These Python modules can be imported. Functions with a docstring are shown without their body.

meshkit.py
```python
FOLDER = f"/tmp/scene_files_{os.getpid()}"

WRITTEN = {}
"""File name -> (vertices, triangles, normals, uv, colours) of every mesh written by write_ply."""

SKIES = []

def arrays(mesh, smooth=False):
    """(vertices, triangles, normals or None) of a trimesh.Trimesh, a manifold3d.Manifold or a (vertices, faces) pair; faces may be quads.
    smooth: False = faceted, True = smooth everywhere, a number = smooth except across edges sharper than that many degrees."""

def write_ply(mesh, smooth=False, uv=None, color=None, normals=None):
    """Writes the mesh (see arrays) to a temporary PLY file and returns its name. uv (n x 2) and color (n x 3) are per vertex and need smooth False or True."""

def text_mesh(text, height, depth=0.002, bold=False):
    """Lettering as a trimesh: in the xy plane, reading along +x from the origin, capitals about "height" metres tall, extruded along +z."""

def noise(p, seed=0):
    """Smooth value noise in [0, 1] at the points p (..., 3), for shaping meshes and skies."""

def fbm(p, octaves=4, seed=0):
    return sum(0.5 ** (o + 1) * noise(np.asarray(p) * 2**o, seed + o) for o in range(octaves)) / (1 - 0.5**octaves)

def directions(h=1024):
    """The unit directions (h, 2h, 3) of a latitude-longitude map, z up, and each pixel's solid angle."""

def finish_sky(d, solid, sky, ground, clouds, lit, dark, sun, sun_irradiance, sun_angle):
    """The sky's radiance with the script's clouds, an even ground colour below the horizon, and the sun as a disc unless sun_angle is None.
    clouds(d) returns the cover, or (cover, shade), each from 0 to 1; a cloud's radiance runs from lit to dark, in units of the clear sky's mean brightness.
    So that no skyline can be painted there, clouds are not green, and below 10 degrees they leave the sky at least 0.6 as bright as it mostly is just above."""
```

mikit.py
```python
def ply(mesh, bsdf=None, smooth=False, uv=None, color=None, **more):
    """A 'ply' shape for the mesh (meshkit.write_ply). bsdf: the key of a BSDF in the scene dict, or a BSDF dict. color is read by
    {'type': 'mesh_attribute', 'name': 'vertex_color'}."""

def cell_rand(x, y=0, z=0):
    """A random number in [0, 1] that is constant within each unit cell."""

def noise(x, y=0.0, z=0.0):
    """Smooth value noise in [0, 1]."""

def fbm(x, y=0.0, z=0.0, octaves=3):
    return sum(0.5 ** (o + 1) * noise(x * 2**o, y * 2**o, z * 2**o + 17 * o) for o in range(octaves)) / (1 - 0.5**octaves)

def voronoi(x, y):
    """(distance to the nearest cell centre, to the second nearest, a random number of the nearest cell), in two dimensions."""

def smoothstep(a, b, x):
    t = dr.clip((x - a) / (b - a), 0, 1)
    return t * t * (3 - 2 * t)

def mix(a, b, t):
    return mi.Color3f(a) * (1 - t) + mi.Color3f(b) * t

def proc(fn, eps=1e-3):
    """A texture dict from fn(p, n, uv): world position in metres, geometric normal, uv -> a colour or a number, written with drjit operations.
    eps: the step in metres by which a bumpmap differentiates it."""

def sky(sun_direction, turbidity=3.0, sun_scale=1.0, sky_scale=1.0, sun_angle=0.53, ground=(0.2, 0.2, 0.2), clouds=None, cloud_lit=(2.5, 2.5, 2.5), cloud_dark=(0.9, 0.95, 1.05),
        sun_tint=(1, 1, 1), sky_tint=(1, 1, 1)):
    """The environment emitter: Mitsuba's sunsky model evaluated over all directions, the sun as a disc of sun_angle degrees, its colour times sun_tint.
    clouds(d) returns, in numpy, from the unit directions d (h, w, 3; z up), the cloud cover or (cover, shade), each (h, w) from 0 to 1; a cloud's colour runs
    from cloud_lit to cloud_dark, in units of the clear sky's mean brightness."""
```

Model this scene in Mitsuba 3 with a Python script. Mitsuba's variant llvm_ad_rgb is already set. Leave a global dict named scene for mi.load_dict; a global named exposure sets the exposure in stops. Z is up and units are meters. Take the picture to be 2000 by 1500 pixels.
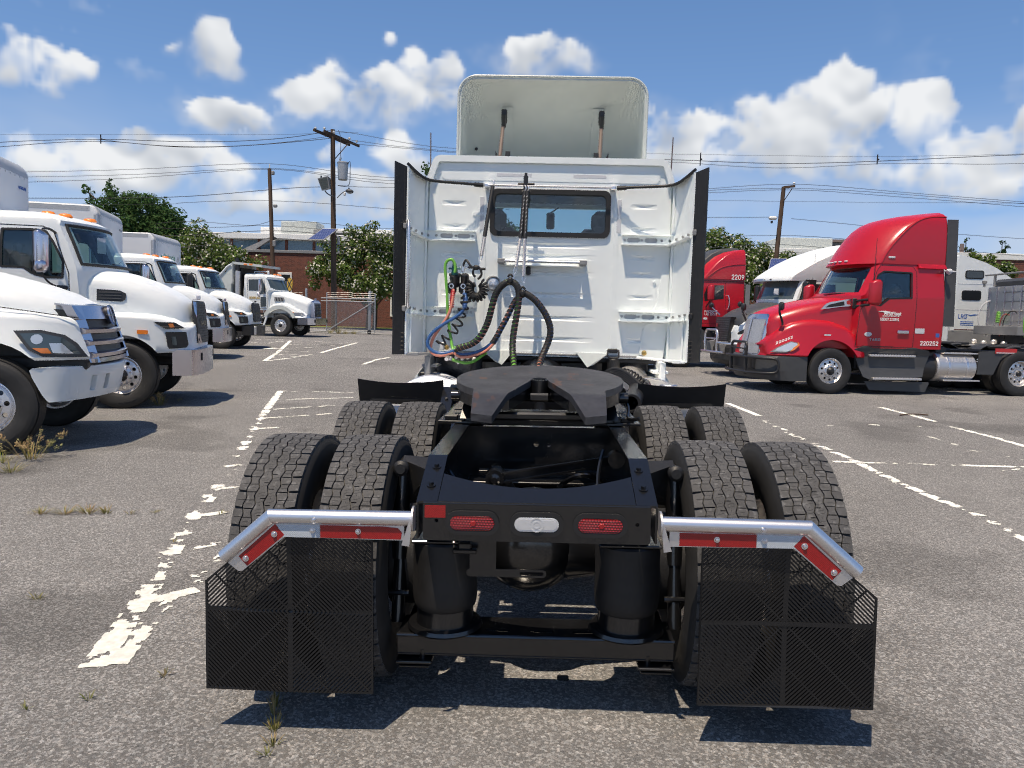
import math, random
import numpy as np, trimesh, drjit as dr, mitsuba as mi, mikit, meshkit
import manifold3d as m3
import shapely.geometry as sg, shapely.affinity as sa, shapely.ops as so
from scipy.interpolate import CubicSpline
from mikit import proc, noise, fbm, voronoi, cell_rand, smoothstep, mix
T = mi.ScalarTransform4f
random.seed(7)
rng = np.random.default_rng(7)
scene, labels = {}, {}

# ------------------------------------------------------------------ camera, sky, exposure
CAM_POS = np.array([-.0028, 0.0, 1.551])
YAW, PITCH, ROLL = .0381, .0869, .028
_f = np.array([-math.sin(YAW) * math.cos(PITCH), math.cos(YAW) * math.cos(PITCH), -math.sin(PITCH)])
_r = np.array([math.cos(YAW), math.sin(YAW), 0])
_d = -np.cross(_r, _f)
_r2, _d2 = math.cos(ROLL) * _r - math.sin(ROLL) * _d, math.sin(ROLL) * _r + math.cos(ROLL) * _d
_m = np.eye(4)
_m[:3, 0], _m[:3, 1], _m[:3, 2], _m[:3, 3] = -_r2, -_d2, _f, CAM_POS
scene['camera'] = {'type': 'perspective', 'fov': 67.38, 'fov_axis': 'x', 'near_clip': .05, 'far_clip': 3000., 'to_world': T(_m.tolist())}
exposure = 1.8
SUN = (-.175, -.34, 1.0)

# clouds of the summer sky: (azimuth, elevation, half width, half height) in degrees, azimuth from the driving direction, right positive
CLOUDS = [(-33.5,14.3,2.4,1.4,1.6),(-34.4,13.1,1.5,0.9,1.2),(-31.2,14.6,1.4,0.6,1.2),(-33.0,13.2,1.1,0.8,1.0),(-23.0,17.0,1.2,1.0,0.75),(-25.3,17.0,0.5,0.4,0.4),(-22.3,13.2,3.2,1.1,1.3),(-21.0,13.9,0.9,0.7,1.0),(-13.7,14.4,5.1,2.0,2.2),(-16.6,14.8,2.1,1.5,1.6),(-8.7,16.1,1.5,1.6,1.4),(-10.1,14.3,3.3,1.7,1.8),(-7.2,16.3,0.7,0.6,0.6),(-1.2,17.6,3.9,1.4,1.8),(-0.6,18.2,1.8,1.0,1.5),(-10.9,18.3,0.5,0.4,0.5),(14.7,12.8,6.9,2.6,2.0),(19.6,15.8,1.5,1.2,1.6),(18.2,14.8,2.2,1.7,1.8),(14.4,14.7,1.7,1.3,1.4),(8.3,13.7,2.7,1.7,1.6),(20.5,13.5,1.9,1.4,1.8),(12.7,11.1,9.9,2.0,1.5),(24.8,12.9,1.9,1.2,1.6),(25.7,13.4,0.9,0.8,0.8),(28.6,11.2,3.2,1.8,1.7),(30.0,12.5,1.3,1.2,1.4),(28.5,9.1,1.6,0.9,1.2),(26.8,10.1,4.4,1.9,1.2),(-28.6,11.3,1.7,1.2,1.5),(-28.4,9.2,6.3,1.9,1.6),(-31.6,8.6,4.1,1.6,1.2),(-24.0,9.0,3.0,1.3,1.2),(-14.4,8.5,4.4,1.2,1.2),(-15.1,10.9,1.4,1.0,1.2),(-10.4,10.9,2.2,1.4,1.2),(-16.5,7.5,6.5,1.1,1.0)]
def clouds(d):
    az = np.degrees(np.arctan2(d[..., 0], d[..., 1]))
    el = np.degrees(np.arcsin(np.clip(d[..., 2], -1, 1)))
    cov, shd = np.zeros(az.shape), np.zeros(az.shape)
    on = el < 62
    a0, e0 = az[on], el[on]
    def nz(wl, seed, dx=0, dy=0, sy=1.): return meshkit.noise(np.stack([(a0 + dx) / wl, (e0 * sy + dy) / wl, 0 * a0 + seed * 3.7], -1), seed)
    wx = (nz(5, 61) - .5) * 2.4 + (nz(2.2, 62) - .5) * 1.2 + (nz(.9, 73) - .5) * .45
    wy = (nz(5, 63) - .5) * 1.8 + (nz(2.2, 64) - .5) * 1.0 + (nz(.9, 74) - .5) * .4
    def billow(wl, s):      # rounded lumps
        return sum(w * np.abs(2 * nz(wl / f, s + i, wx * .5, wy * .5) - 1) for i, (f, w) in enumerate(((1, .42), (2, .27), (4.1, .17), (8.3, .14))))
    bl = billow(4.2, 70)
    fine = sum(w * nz(l, 80 + i, wx * .3, wy * .3) for i, (l, w) in enumerate(((3., .4), (1.4, .3), (.7, .2), (.38, .1))))
    num, den, bsum = np.zeros(a0.shape), np.full(a0.shape, 1e-9), np.zeros(a0.shape)
    for a, e, w, h, s in CLOUDS:
        x, y = (a0 - a + wx) / (w * 1.08), (e0 - e + wy) / (h * 1.12)
        y = np.where(y < 0, y * 1.02, y)
        v = (1 - x * x - y * y) * min(1.2, .5 + .35 * s)
        k = np.exp(np.clip(v, -6, 2) * 4); den += k; bsum += k * np.clip(.5 - .6 * y, 0, 1)
    field, base = np.log(den) / 4, bsum / den
    body = np.minimum(field, .45 + .2 * field) + (.29 - bl) * 1.9 + (fine - .5) * 2.3
    soft = .50 + 1.15 * base
    cover = np.clip((body + .22) / soft, 0, 1); cover = cover * cover * (3 - 2 * cover)
    thin = np.clip((field + .8 + (fine - .5) * 4.5) / 2.2, 0, 1) ** 2 * .5          # wisps round each cloud
    streak = sum(w * nz(l, 90 + i, wx, wy, 2.4) for i, (l, w) in enumerate(((16, .4), (7, .3), (3, .2), (1.3, .1))))
    veil = np.clip((streak - .36) * 2.6, 0, 1) * np.clip((15 - e0) / 11, 0, 1) * .75 + .22 * np.clip((9 - e0) / 9, 0, 1)
    front = np.clip(1.6 - np.abs(a0 - 2) / 32, 0, 1)
    other = np.clip((streak * .5 + fine * .5 - .53) * 9 - bl, 0, 1) * (1 - front) * np.clip(1 - e0 / 60, 0, 1)
    c = np.maximum(np.maximum(cover, other), np.maximum(thin, veil))
    lit = sum(w * (nz(l, s_, wx * .4 - .35 * l, wy * .4 - .5 * l) - nz(l, s_, wx * .4, wy * .4)) for l, s_, w in ((3.2, 70, .5), (1.5, 71, .5), (.8, 72, .35)))
    sh = np.clip(-.02 + base * .90 + lit * 1.5 - np.clip(1 - cover, 0, 1) * .35 + .25 * np.clip((9 - e0) / 9, 0, 1), 0, 1)
    sh = np.where(cover >= np.maximum(thin, veil), sh, .45)
    cov[on], shd[on] = c, sh
    return cov, shd
scene['sky'] = mikit.sky(SUN, turbidity=3.0, clouds=clouds, cloud_lit=(2.6, 2.65, 2.7), cloud_dark=(1.35, 1.48, 1.68), ground=(.16, .155, .15), sky_tint=(.87, .96, 1.06))

# ------------------------------------------------------------------ materials
def solid(name, rgb, rough=.5, metallic=0., cc=0., spec=.5, var=0., scale=8., ccr=.05, **kw):
    if var:
        c = tuple(rgb)
        def fn(p, n, uv, c=c, var=var, s=scale):
            k = 1 + var * 2 * (fbm(p.x * s, p.y * s, p.z * s, 3) - .5)
            return mi.Color3f(c[0] * k, c[1] * k, c[2] * k)
        col = proc(fn)
    else:
        col = {'type': 'rgb', 'value': list(rgb)}
    b = {'type': 'principled', 'base_color': col, 'roughness': rough, 'metallic': metallic, 'specular': spec}
    if cc:
        b['clearcoat'], b['clearcoat_gloss'] = cc, 1 - ccr
    b.update(kw)
    scene[name] = {'type': 'twosided', 'bsdf': b}
    return name
def metal(name, material='Al', alpha=.1, tint=None):
    b = {'type': 'roughconductor', 'material': material, 'alpha': alpha, 'distribution': 'ggx'}
    if tint:
        b['specular_reflectance'] = {'type': 'rgb', 'value': list(tint)}
    scene[name] = {'type': 'twosided', 'bsdf': b}
    return name

WHITE = solid('paint_white', (.66, .695, .70), .28, cc=.7, var=.035, scale=5)
CABWHITE = solid('paint_cab_white', (.73, .77, .76), .38, cc=.35, var=.04, scale=9)
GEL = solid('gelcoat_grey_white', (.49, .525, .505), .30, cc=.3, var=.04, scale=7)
BOXW = solid('box_panel', (.62, .64, .66), .42, var=.03, scale=3)
BOXG = solid('box_grey', (.36, .38, .40), .45, var=.06, scale=4)
RED = solid('paint_red', (.40, .006, .016), .28, cc=.6)
BLACKP = solid('paint_frame_black', (.0042, .0044, .0052), .17, cc=1.)
def plate_col(p, n, uv):
    k = fbm(p.x * 9, p.y * 9, p.z * 9, 4)
    rust = smoothstep(.66, .74, fbm(p.x * 13 + 5, p.y * 7 + 2, p.z * 9, 4)) * .55
    ring = fbm(p.x * 60, p.y * 60, 0, 2)
    return mix(mi.Color3f(.030, .030, .033) * (.6 + .8 * k + .25 * ring), (.085, .035, .015), rust)
scene['plate_greased'] = {'type': 'twosided', 'bsdf': {'type': 'bumpmap', 'arbitrary': {'type': 'proc', **{k: v for k, v in proc(lambda p, n, uv: fbm(p.x * 30, p.y * 30, p.z * 30, 3) + .5 * noise(dr.sqrt(dr.square(p.x - .01) + dr.square(p.y - 4.)) * 46, 0, 0), eps=2e-3).items() if k != 'type'}}, 'scale': .004,
                          'bsdf': {'type': 'principled', 'base_color': proc(plate_col), 'roughness': .42, 'specular': .5}}}
BLACKPL = solid('plastic_black', (.017, .017, .018), .42, var=.25, scale=20)
RUBBER = solid('rubber_black', (.011, .011, .0115), .55, var=.3, scale=18)
FLAPM = solid('flap_rubber', (.008, .008, .0085), .42)
def tread_col(p, n, uv):
    k = fbm(p.x * 22, p.y * 22, p.z * 22, 3)
    s = smoothstep(.60, .78, fbm(p.x * 55, p.y * 55, p.z * 55, 2))
    return mi.Color3f(.062, .062, .063) * (.65 + .7 * k) + mi.Color3f(.05, .05, .05) * s
scene['tread'] = {'type': 'twosided', 'bsdf': {'type': 'principled', 'base_color': proc(tread_col), 'roughness': .72, 'specular': .35}}
TYRE = solid('tyre_side', (.019, .019, .019), .62, var=.4, scale=9)
DGREY = solid('plastic_dark_grey', (.048, .050, .053), .5, var=.15, scale=6)
MGREY = solid('grey_mid', (.20, .205, .21), .5, var=.1, scale=6)
STEEL = metal('steel_polished', 'Al', .13, (.86, .86, .87))
STAIN = metal('steel_brushed', 'Al', .24, (.80, .78, .75))
CHROME = metal('chrome', 'Cr', .03)
ALU = metal('aluminium_wheel', 'Al', .2, (.82, .81, .79))
GALV = solid('galvanised', (.42, .43, .44), .42, metallic=.6, var=.12, scale=12)
ORANGE = solid('lamp_amber', (.75, .20, .02), .12, cc=1.)
LAMPCLR = solid('lamp_clear', (.62, .64, .66), .08, cc=1., metallic=.35)
def hexdot(p, n, uv, s=95.):
    a, b = p.x * s, p.z * s * 1.1547
    row = dr.floor(b)
    fx = a + .5 * (row - 2 * dr.floor(row / 2))
    return dr.sqrt(dr.square(fx - dr.floor(fx) - .5) + dr.square(b - row - .5))
scene['lamp_red'] = {'type': 'twosided', 'bsdf': {'type': 'bumpmap', 'arbitrary': {'type': 'proc', **{k: v for k, v in proc(hexdot, eps=1e-3).items() if k != 'type'}}, 'scale': .006,
                     'bsdf': {'type': 'principled', 'base_color': proc(lambda p, n, uv: mix((.36, .008, .010), (.10, .003, .004), smoothstep(.30, .46, hexdot(p, n, uv)))), 'roughness': .16, 'clearcoat': 1., 'specular': .6}}}
def tape(c1, c2, s=150.):
    def fn(p, n, uv):
        a, b = (p.x + p.z) * s, (p.x - p.z) * s
        e = dr.minimum(dr.abs(a - dr.floor(a) - .5), dr.abs(b - dr.floor(b) - .5))
        return mix(c2, c1, smoothstep(.05, .2, e))
    return {'type': 'twosided', 'bsdf': {'type': 'principled', 'base_color': proc(fn), 'roughness': .2, 'clearcoat': .6, 'specular': .5}}
scene['tape_red'] = tape((.36, .010, .010), (.15, .004, .005))
scene['tape_white'] = tape((.52, .56, .60), (.26, .30, .34))
GLASSD = solid('glass_dark', (.012, .015, .017), .04, cc=1., spec=.8)
GLASSM = solid('glass_windscreen', (.05, .068, .07), .04, cc=1., spec=.8)
scene['pane_tinted'] = {'type': 'thindielectric', 'int_ior': 1.5, 'specular_transmittance': {'type': 'rgb', 'value': [.58, .70, .68]}}
scene['pane_clear'] = {'type': 'thindielectric', 'int_ior': 1.5, 'specular_transmittance': {'type': 'rgb', 'value': [.80, .88, .86]}}
TRIM = solid('cab_interior', (.045, .045, .048), .8)
TEXTW = solid('lettering_white', (.80, .80, .78), .4)
TEXTG = solid('lettering_green', (.03, .22, .13), .4)
TEXTB = solid('lettering_blue', (.05, .12, .38), .4)
TEXTGR = solid('lettering_grey', (.30, .31, .33), .3)
GOLD = solid('lettering_gold', (.45, .31, .07), .4)
BLUEH = solid('hose_blue', (.035, .10, .26), .35)
REDH = solid('hose_red', (.40, .06, .045), .4)
REDC = solid('guard_red', (.42, .02, .03), .35)
GREENH = solid('cable_green', (.16, .42, .06), .35)
TEAL = solid('plug_teal', (.01, .10, .11), .4)
PINK = solid('hose_coral', (.58, .22, .15), .4)
BRASS = solid('brass', (.50, .33, .10), .3, metallic=.8)
STICK = solid('sticker_pale', (.52, .535, .56), .5, var=.12, scale=30)
STICKR = solid('sticker_red', (.45, .03, .03), .4)
RUSTY = solid('strut_brown', (.17, .13, .115), .4, metallic=.3)
TANKW = solid('tank_white', (.66, .70, .78), .25, cc=.6)

# ------------------------------------------------------------------ helpers
def mat(M, m):
    m = m.copy(); m.apply_transform(M); return m
def trs(x=0, y=0, z=0, rz=0, ry=0, rx=0, s=1.):
    M = trimesh.transformations.euler_matrix(rx, ry, rz, 'sxyz'); M[:3, :3] *= s; M[:3, 3] = (x, y, z); return M
cat = trimesh.util.concatenate
def fixv(m):
    if m.is_watertight and m.volume < 0: m.invert()
    return m
_CH = {}
def box(c, s, b=.0):
    c, s = np.asarray(c, float), np.asarray(s, float)
    b = min(b, .45 * s.min())
    if b <= 0:
        return trimesh.creation.box(extents=s, transform=trs(*c))
    h = s / 2
    pts = []
    for sx in (-1, 1):
        for sy in (-1, 1):
            for sz in (-1, 1):
                q = np.array([sx, sy, sz])
                for k in range(3):
                    e = h - b; e[k] = h[k]; pts.append(q * e)
    if 'f' not in _CH:
        hu = trimesh.Trimesh(*[np.asarray(pts)[:], np.zeros((0, 3), int)], process=False).convex_hull
        # store by matching the vertex order for reuse
        idx = [int(np.argmin(np.linalg.norm(np.asarray(pts) - v, axis=1))) for v in hu.vertices]
        _CH['f'] = np.array(idx)[hu.faces]
    return fixv(trimesh.Trimesh(np.asarray(pts) + c, _CH['f'], process=False))
def bb(x0, x1, y0, y1, z0, z1, b=.0):
    return box(((x0 + x1) / 2, (y0 + y1) / 2, (z0 + z1) / 2), (abs(x1 - x0), abs(y1 - y0), abs(z1 - z0)), b)
def hull(pts):
    return trimesh.convex.convex_hull(np.asarray(pts, float))
def frame(d):
    d = np.asarray(d, float) / np.linalg.norm(d)
    a = np.cross(d, [0, 0, 1.] if abs(d[2]) < .9 else [1., 0, 0]); a /= np.linalg.norm(a)
    return a, np.cross(d, a), d
def cyl(p0, p1, r0, r1=None, n=18, bev=0.):
    p0, p1 = np.asarray(p0, float), np.asarray(p1, float)
    r1 = r0 if r1 is None else r1
    L = np.linalg.norm(p1 - p0)
    prof = [(0, 0), (r0 - bev, 0), (r0, bev), (r1, L - bev), (r1 - bev, L), (0, L)] if bev else [(0, 0), (r0, 0), (r1, L), (0, L)]
    return lathe(prof, p0, p1 - p0, n)
def lathe(prof, o, d, n=24):
    a, b, d = frame(d)
    ang = np.arange(n) * 2 * np.pi / n
    V, idx = [], []
    for r, h in prof:
        if abs(r) < 1e-9:
            idx.append([len(V)] * n); V.append(np.asarray(o) + d * h)
        else:
            idx.append(list(range(len(V), len(V) + n)))
            for t in ang: V.append(np.asarray(o) + d * h + r * (math.cos(t) * a + math.sin(t) * b))
    F = []
    for i in range(len(prof) - 1):
        p, q = idx[i], idx[i + 1]
        for k in range(n):
            k2 = (k + 1) % n
            if p[k] != p[k2]: F.append((p[k], p[k2], q[k2]))
            if q[k] != q[k2]: F.append((p[k], q[k2], q[k]))
    return fixv(trimesh.Trimesh(np.array(V), np.array(F), process=False))
def spline(pts, n=40):
    pts = np.asarray(pts, float)
    t = np.r_[0, np.cumsum(np.sqrt(np.linalg.norm(np.diff(pts, axis=0), axis=1)))]
    return CubicSpline(t, pts)(np.linspace(0, t[-1], n))
def tube(pts, r, n=8, smooth=0, taper=None, closed=False):
    p = spline(pts, smooth) if smooth else np.asarray(pts, float)
    t = np.gradient(p, axis=0)
    if closed: t = np.roll(p, -1, 0) - np.roll(p, 1, 0)
    t /= np.linalg.norm(t, axis=1, keepdims=True) + 1e-12
    a = frame(t[0])[0]; V = []
    ang = np.arange(n) * 2 * np.pi / n
    rr = np.broadcast_to(r, (len(p),)) if taper is None else np.linspace(r, taper, len(p))
    for i in range(len(p)):
        a = a - t[i] * (a @ t[i]); a /= np.linalg.norm(a) + 1e-12
        b = np.cross(t[i], a)
        V.append(p[i] + rr[i] * (np.cos(ang)[:, None] * a + np.sin(ang)[:, None] * b))
    V = np.vstack(V); F = []
    m = len(p)
    for i in range(m if closed else m - 1):
        j = (i + 1) % m
        for k in range(n):
            k2 = (k + 1) % n
            F += [(i * n + k, i * n + k2, j * n + k2), (i * n + k, j * n + k2, j * n + k)]
    if not closed:
        for k in range(1, n - 1): F += [(0, k + 1, k), ((m - 1) * n, (m - 1) * n + k, (m - 1) * n + k + 1)]
    return fixv(trimesh.Trimesh(V, np.array(F), process=False))
def coil(path, R, r, turns, n=5, steps=14, lead=0):
    p = spline(path, int(turns * steps)); t = np.gradient(p, axis=0); t /= np.linalg.norm(t, axis=1, keepdims=True)
    a = frame(t[0])[0]; out = []
    for i in range(len(p)):
        a = a - t[i] * (a @ t[i]); a /= np.linalg.norm(a); b = np.cross(t[i], a)
        w = 2 * np.pi * i / steps
        out.append(p[i] + R * (math.cos(w) * a + math.sin(w) * b))
    return tube(out, r, n)
AX = {'xz': np.array([[1, 0, 0], [0, 0, 1], [0, 1, 0]]), 'xy': np.eye(3), 'yz': np.array([[0, 0, 1], [1, 0, 0], [0, 1, 0]])}
def prism(poly, h0, h1, ax='xz'):
    """poly in the plane ax, from h0 to h1 along the remaining axis"""
    if not hasattr(poly, 'geom_type'): poly = sg.Polygon(poly)
    ms = []
    for g in getattr(poly, 'geoms', [poly]):
        m = trimesh.creation.extrude_polygon(g, h1 - h0, engine='earcut')
        v = m.vertices.copy(); v[:, 2] += h0
        m = trimesh.Trimesh(v @ AX[ax].T, m.faces, process=False)
        ms.append(fixv(m))
    return cat(ms) if len(ms) > 1 else ms[0]
def rrect(x0, x1, y0, y1, r, n=6):
    r = min(r, .49 * min(abs(x1 - x0), abs(y1 - y0)))
    return sg.box(x0 + r, y0 + r, x1 - r, y1 - r).buffer(r, quad_segs=n)
def man(m):
    return m3.Manifold(m3.Mesh(np.asarray(m.vertices, np.float32), np.asarray(m.faces, np.uint32)))
def unman(M):
    m = M.to_mesh()
    return trimesh.Trimesh(np.array(m.vert_properties[:, :3]), np.array(m.tri_verts), process=False)
def weld(m):
    m = trimesh.Trimesh(m.vertices, m.faces, process=True); m.merge_vertices(); return m
def cut(a, *bs):
    A = a if isinstance(a, m3.Manifold) else man(weld(a))
    for b in bs: A = A - (b if isinstance(b, m3.Manifold) else man(weld(b)))
    return unman(A)
def loft(secs, cap=True):
    """secs: list of (n,3) rings"""
    S = np.array(secs, float); m, n = S.shape[:2]; F = []
    for i in range(m - 1):
        for k in range(n):
            k2 = (k + 1) % n
            F += [(i * n + k, i * n + k2, (i + 1) * n + k2), (i * n + k, (i + 1) * n + k2, (i + 1) * n + k)]
    V = S.reshape(-1, 3)
    if cap:
        c0, c1 = len(V), len(V) + 1
        V = np.vstack([V, S[0].mean(0), S[-1].mean(0)])
        for k in range(n):
            k2 = (k + 1) % n
            F += [(c0, k2, k), (c1, (m - 1) * n + k, (m - 1) * n + k2)]
    return fixv(trimesh.Trimesh(V, np.array(F), process=False))
def sec(x, w, zb, zt, r=.12, crown=.0, wt=None, plan=0., side=4, arc=6, top=5, rb=.03):
    """one cross-section of a bonnet or cab: half width w at the bottom and wt at the top, bottom zb, shoulder zt, corner radius r"""
    wt = w if wt is None else wt
    H = [(0, zb), (w * .5, zb), (w - rb, zb), (w, zb + rb)]
    for k in range(1, side + 1):
        t = k / side; H.append((w + (wt - w) * t, zb + rb + (zt - r - zb - rb) * t))
    for k in range(1, arc + 1):
        t = k / arc * math.pi / 2; H.append((wt - r + r * math.cos(t), zt - r + r * math.sin(t)))
    for k in range(1, top + 1):
        H.append(((wt - r) * (1 - k / top), zt))
    H = np.array(H); H[:, 1] += np.where(H[:, 1] >= zt - r, crown * (1 - (H[:, 0] / max(wt, 1e-6)) ** 2), 0)
    full = np.vstack([H, (H * [-1, 1])[1:-1][::-1]])
    return np.column_stack([x - plan * (full[:, 0] / max(w, wt)) ** 2, full[:, 0], full[:, 1]])
def ordinal(i): return ('first', 'second', 'third', 'fourth', 'fifth', 'sixth', 'seventh', 'eighth', 'ninth', 'tenth', 'eleventh', 'twelfth', 'thirteenth', 'fourteenth')[i]
def lettering(text, h, o, right, up, depth=.003, bold=False, width=None):
    m = meshkit.text_mesh(text, h, depth, bold)
    right, up = np.asarray(right, float), np.asarray(up, float)
    right /= np.linalg.norm(right); up /= np.linalg.norm(up)
    v = m.vertices.copy()
    if width: v[:, 0] *= width / max(v[:, 0].max(), 1e-6)
    m.vertices = np.asarray(o) + v[:, :1] * right + v[:, 1:2] * up + v[:, 2:] * np.cross(right, up)
    return m

class Thing:
    def __init__(s, name, label, category, M=None, group=None):
        s.key = name; i = 0
        while s.key in labels:
            i += 1; s.key = f'{name}_{i:03d}'
        labels[s.key] = {'label': label, 'category': category}
        if group: labels[s.key]['group'] = group
        s.M = np.eye(4) if M is None else np.asarray(M, float)
    def free(s, part):
        k, i = f'{s.key}__{part}', 0
        while k in scene or any(x.startswith(k + '__') for x in s._kids()):
            i += 1; k = f'{s.key}__{part}_{i:03d}'
        return k[len(s.key) + 2:]
    def _kids(s):
        return KIDS.setdefault(s.key, [])
    def add(s, part, mesh, m, smooth=32, label=None, M=None, stuff=False):
        """part may be 'wheel_001__tyre' for a sub-part"""
        if '__' in part:
            h, t = part.rsplit('__', 1); i = 0; k = f'{s.key}__{part}'
            while k in scene: i += 1; k = f'{s.key}__{h}__{t}_{i:03d}'
        else:
            k = f'{s.key}__{s.free(part)}'
        shape = mesh if isinstance(mesh, dict) else mikit.ply(mesh, m, smooth=smooth)
        W = s.M if M is None else s.M @ M
        scene[k] = {**shape, 'to_world': T(W.tolist())} if not np.allclose(W, np.eye(4)) else dict(shape)
        s._kids().append(k)
        if label: labels.setdefault(k, {})['label'] = label
        if stuff: labels.setdefault(k, {})['kind'] = 'stuff'
        return k[len(s.key) + 2:]
KIDS = {}
def single(name, mesh, m, label, category, group=None, smooth=32, M=None, kind=None):
    k, i = name, 0
    while k in labels: i += 1; k = f'{name}_{i:03d}'
    shape = mesh if isinstance(mesh, dict) else mikit.ply(mesh, m, smooth=smooth)
    scene[k] = {**shape, 'to_world': T(M.tolist())} if M is not None else dict(shape)
    labels[k] = {'label': label, 'category': category}
    if group: labels[k]['group'] = group
    if kind: labels[k]['kind'] = kind
    return k
def structure(name, mesh, m, smooth=False):
    scene[name] = mikit.ply(mesh, m, smooth=smooth); labels[name] = {'kind': 'structure', 'label': name.replace('_', ' ')}
# ------------------------------------------------------------------ ground
def ss(a, b, v):
    t = np.clip((np.asarray(v, float) - a) / (b - a), 0, 1); return t * t * (3 - 2 * t)
def gz(x, y):
    """height of the lot: a slight cross fall under the white tractor, rising gently towards the street"""
    x, y = np.asarray(x, float), np.asarray(y, float)
    return .0163 * x * (1 - ss(1.7, 4.5, abs(x))) * (1 - ss(7.5, 12, y)) + .13 * ss(14, 26, y) + .15 * ss(26, 45, y)
def sheet(xs, ys, dz=0.):
    X, Y = np.meshgrid(xs, ys)
    V = np.column_stack([X.ravel(), Y.ravel(), (gz(X, Y) + dz).ravel()])
    n, F = len(xs), []
    i, j = np.meshgrid(np.arange(len(ys) - 1), np.arange(n - 1), indexing='ij')
    a = (i * n + j).ravel()
    return trimesh.Trimesh(V, np.vstack([np.column_stack([a, a + 1, a + n + 1]), np.column_stack([a, a + n + 1, a + n])]), process=False)
def asphalt_col(p, n, uv):
    d1, d2, r = voronoi(p.x * 105, p.y * 105)
    e1, e2, q = voronoi(p.x * 48 + 7, p.y * 48 + 3)
    big = fbm(p.x * .45, p.y * .45, 0, 3)
    mid = fbm(p.x * 3.1 + 9, p.y * 3.1, 0, 3)
    stone = .066 + .095 * r * r + .05 * smoothstep(.80, .9, q) * (1 - smoothstep(.35, .5, e1))
    stone = stone * (.55 + .45 * smoothstep(.02, .16, d2 - d1))
    stain = smoothstep(.60, .75, fbm(p.x * .8 + 40, p.y * .8 + 11, 0, 4)) * .28
    k = stone * (.80 + .34 * big + .18 * (mid - .5)) * (1 - stain) * 1.72
    warm = noise(p.x * 160, p.y * 160, 3)
    return mi.Color3f(k * (1.0 + .10 * (warm - .5)), k * .985, k * (.965 - .08 * (warm - .5)))
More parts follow.
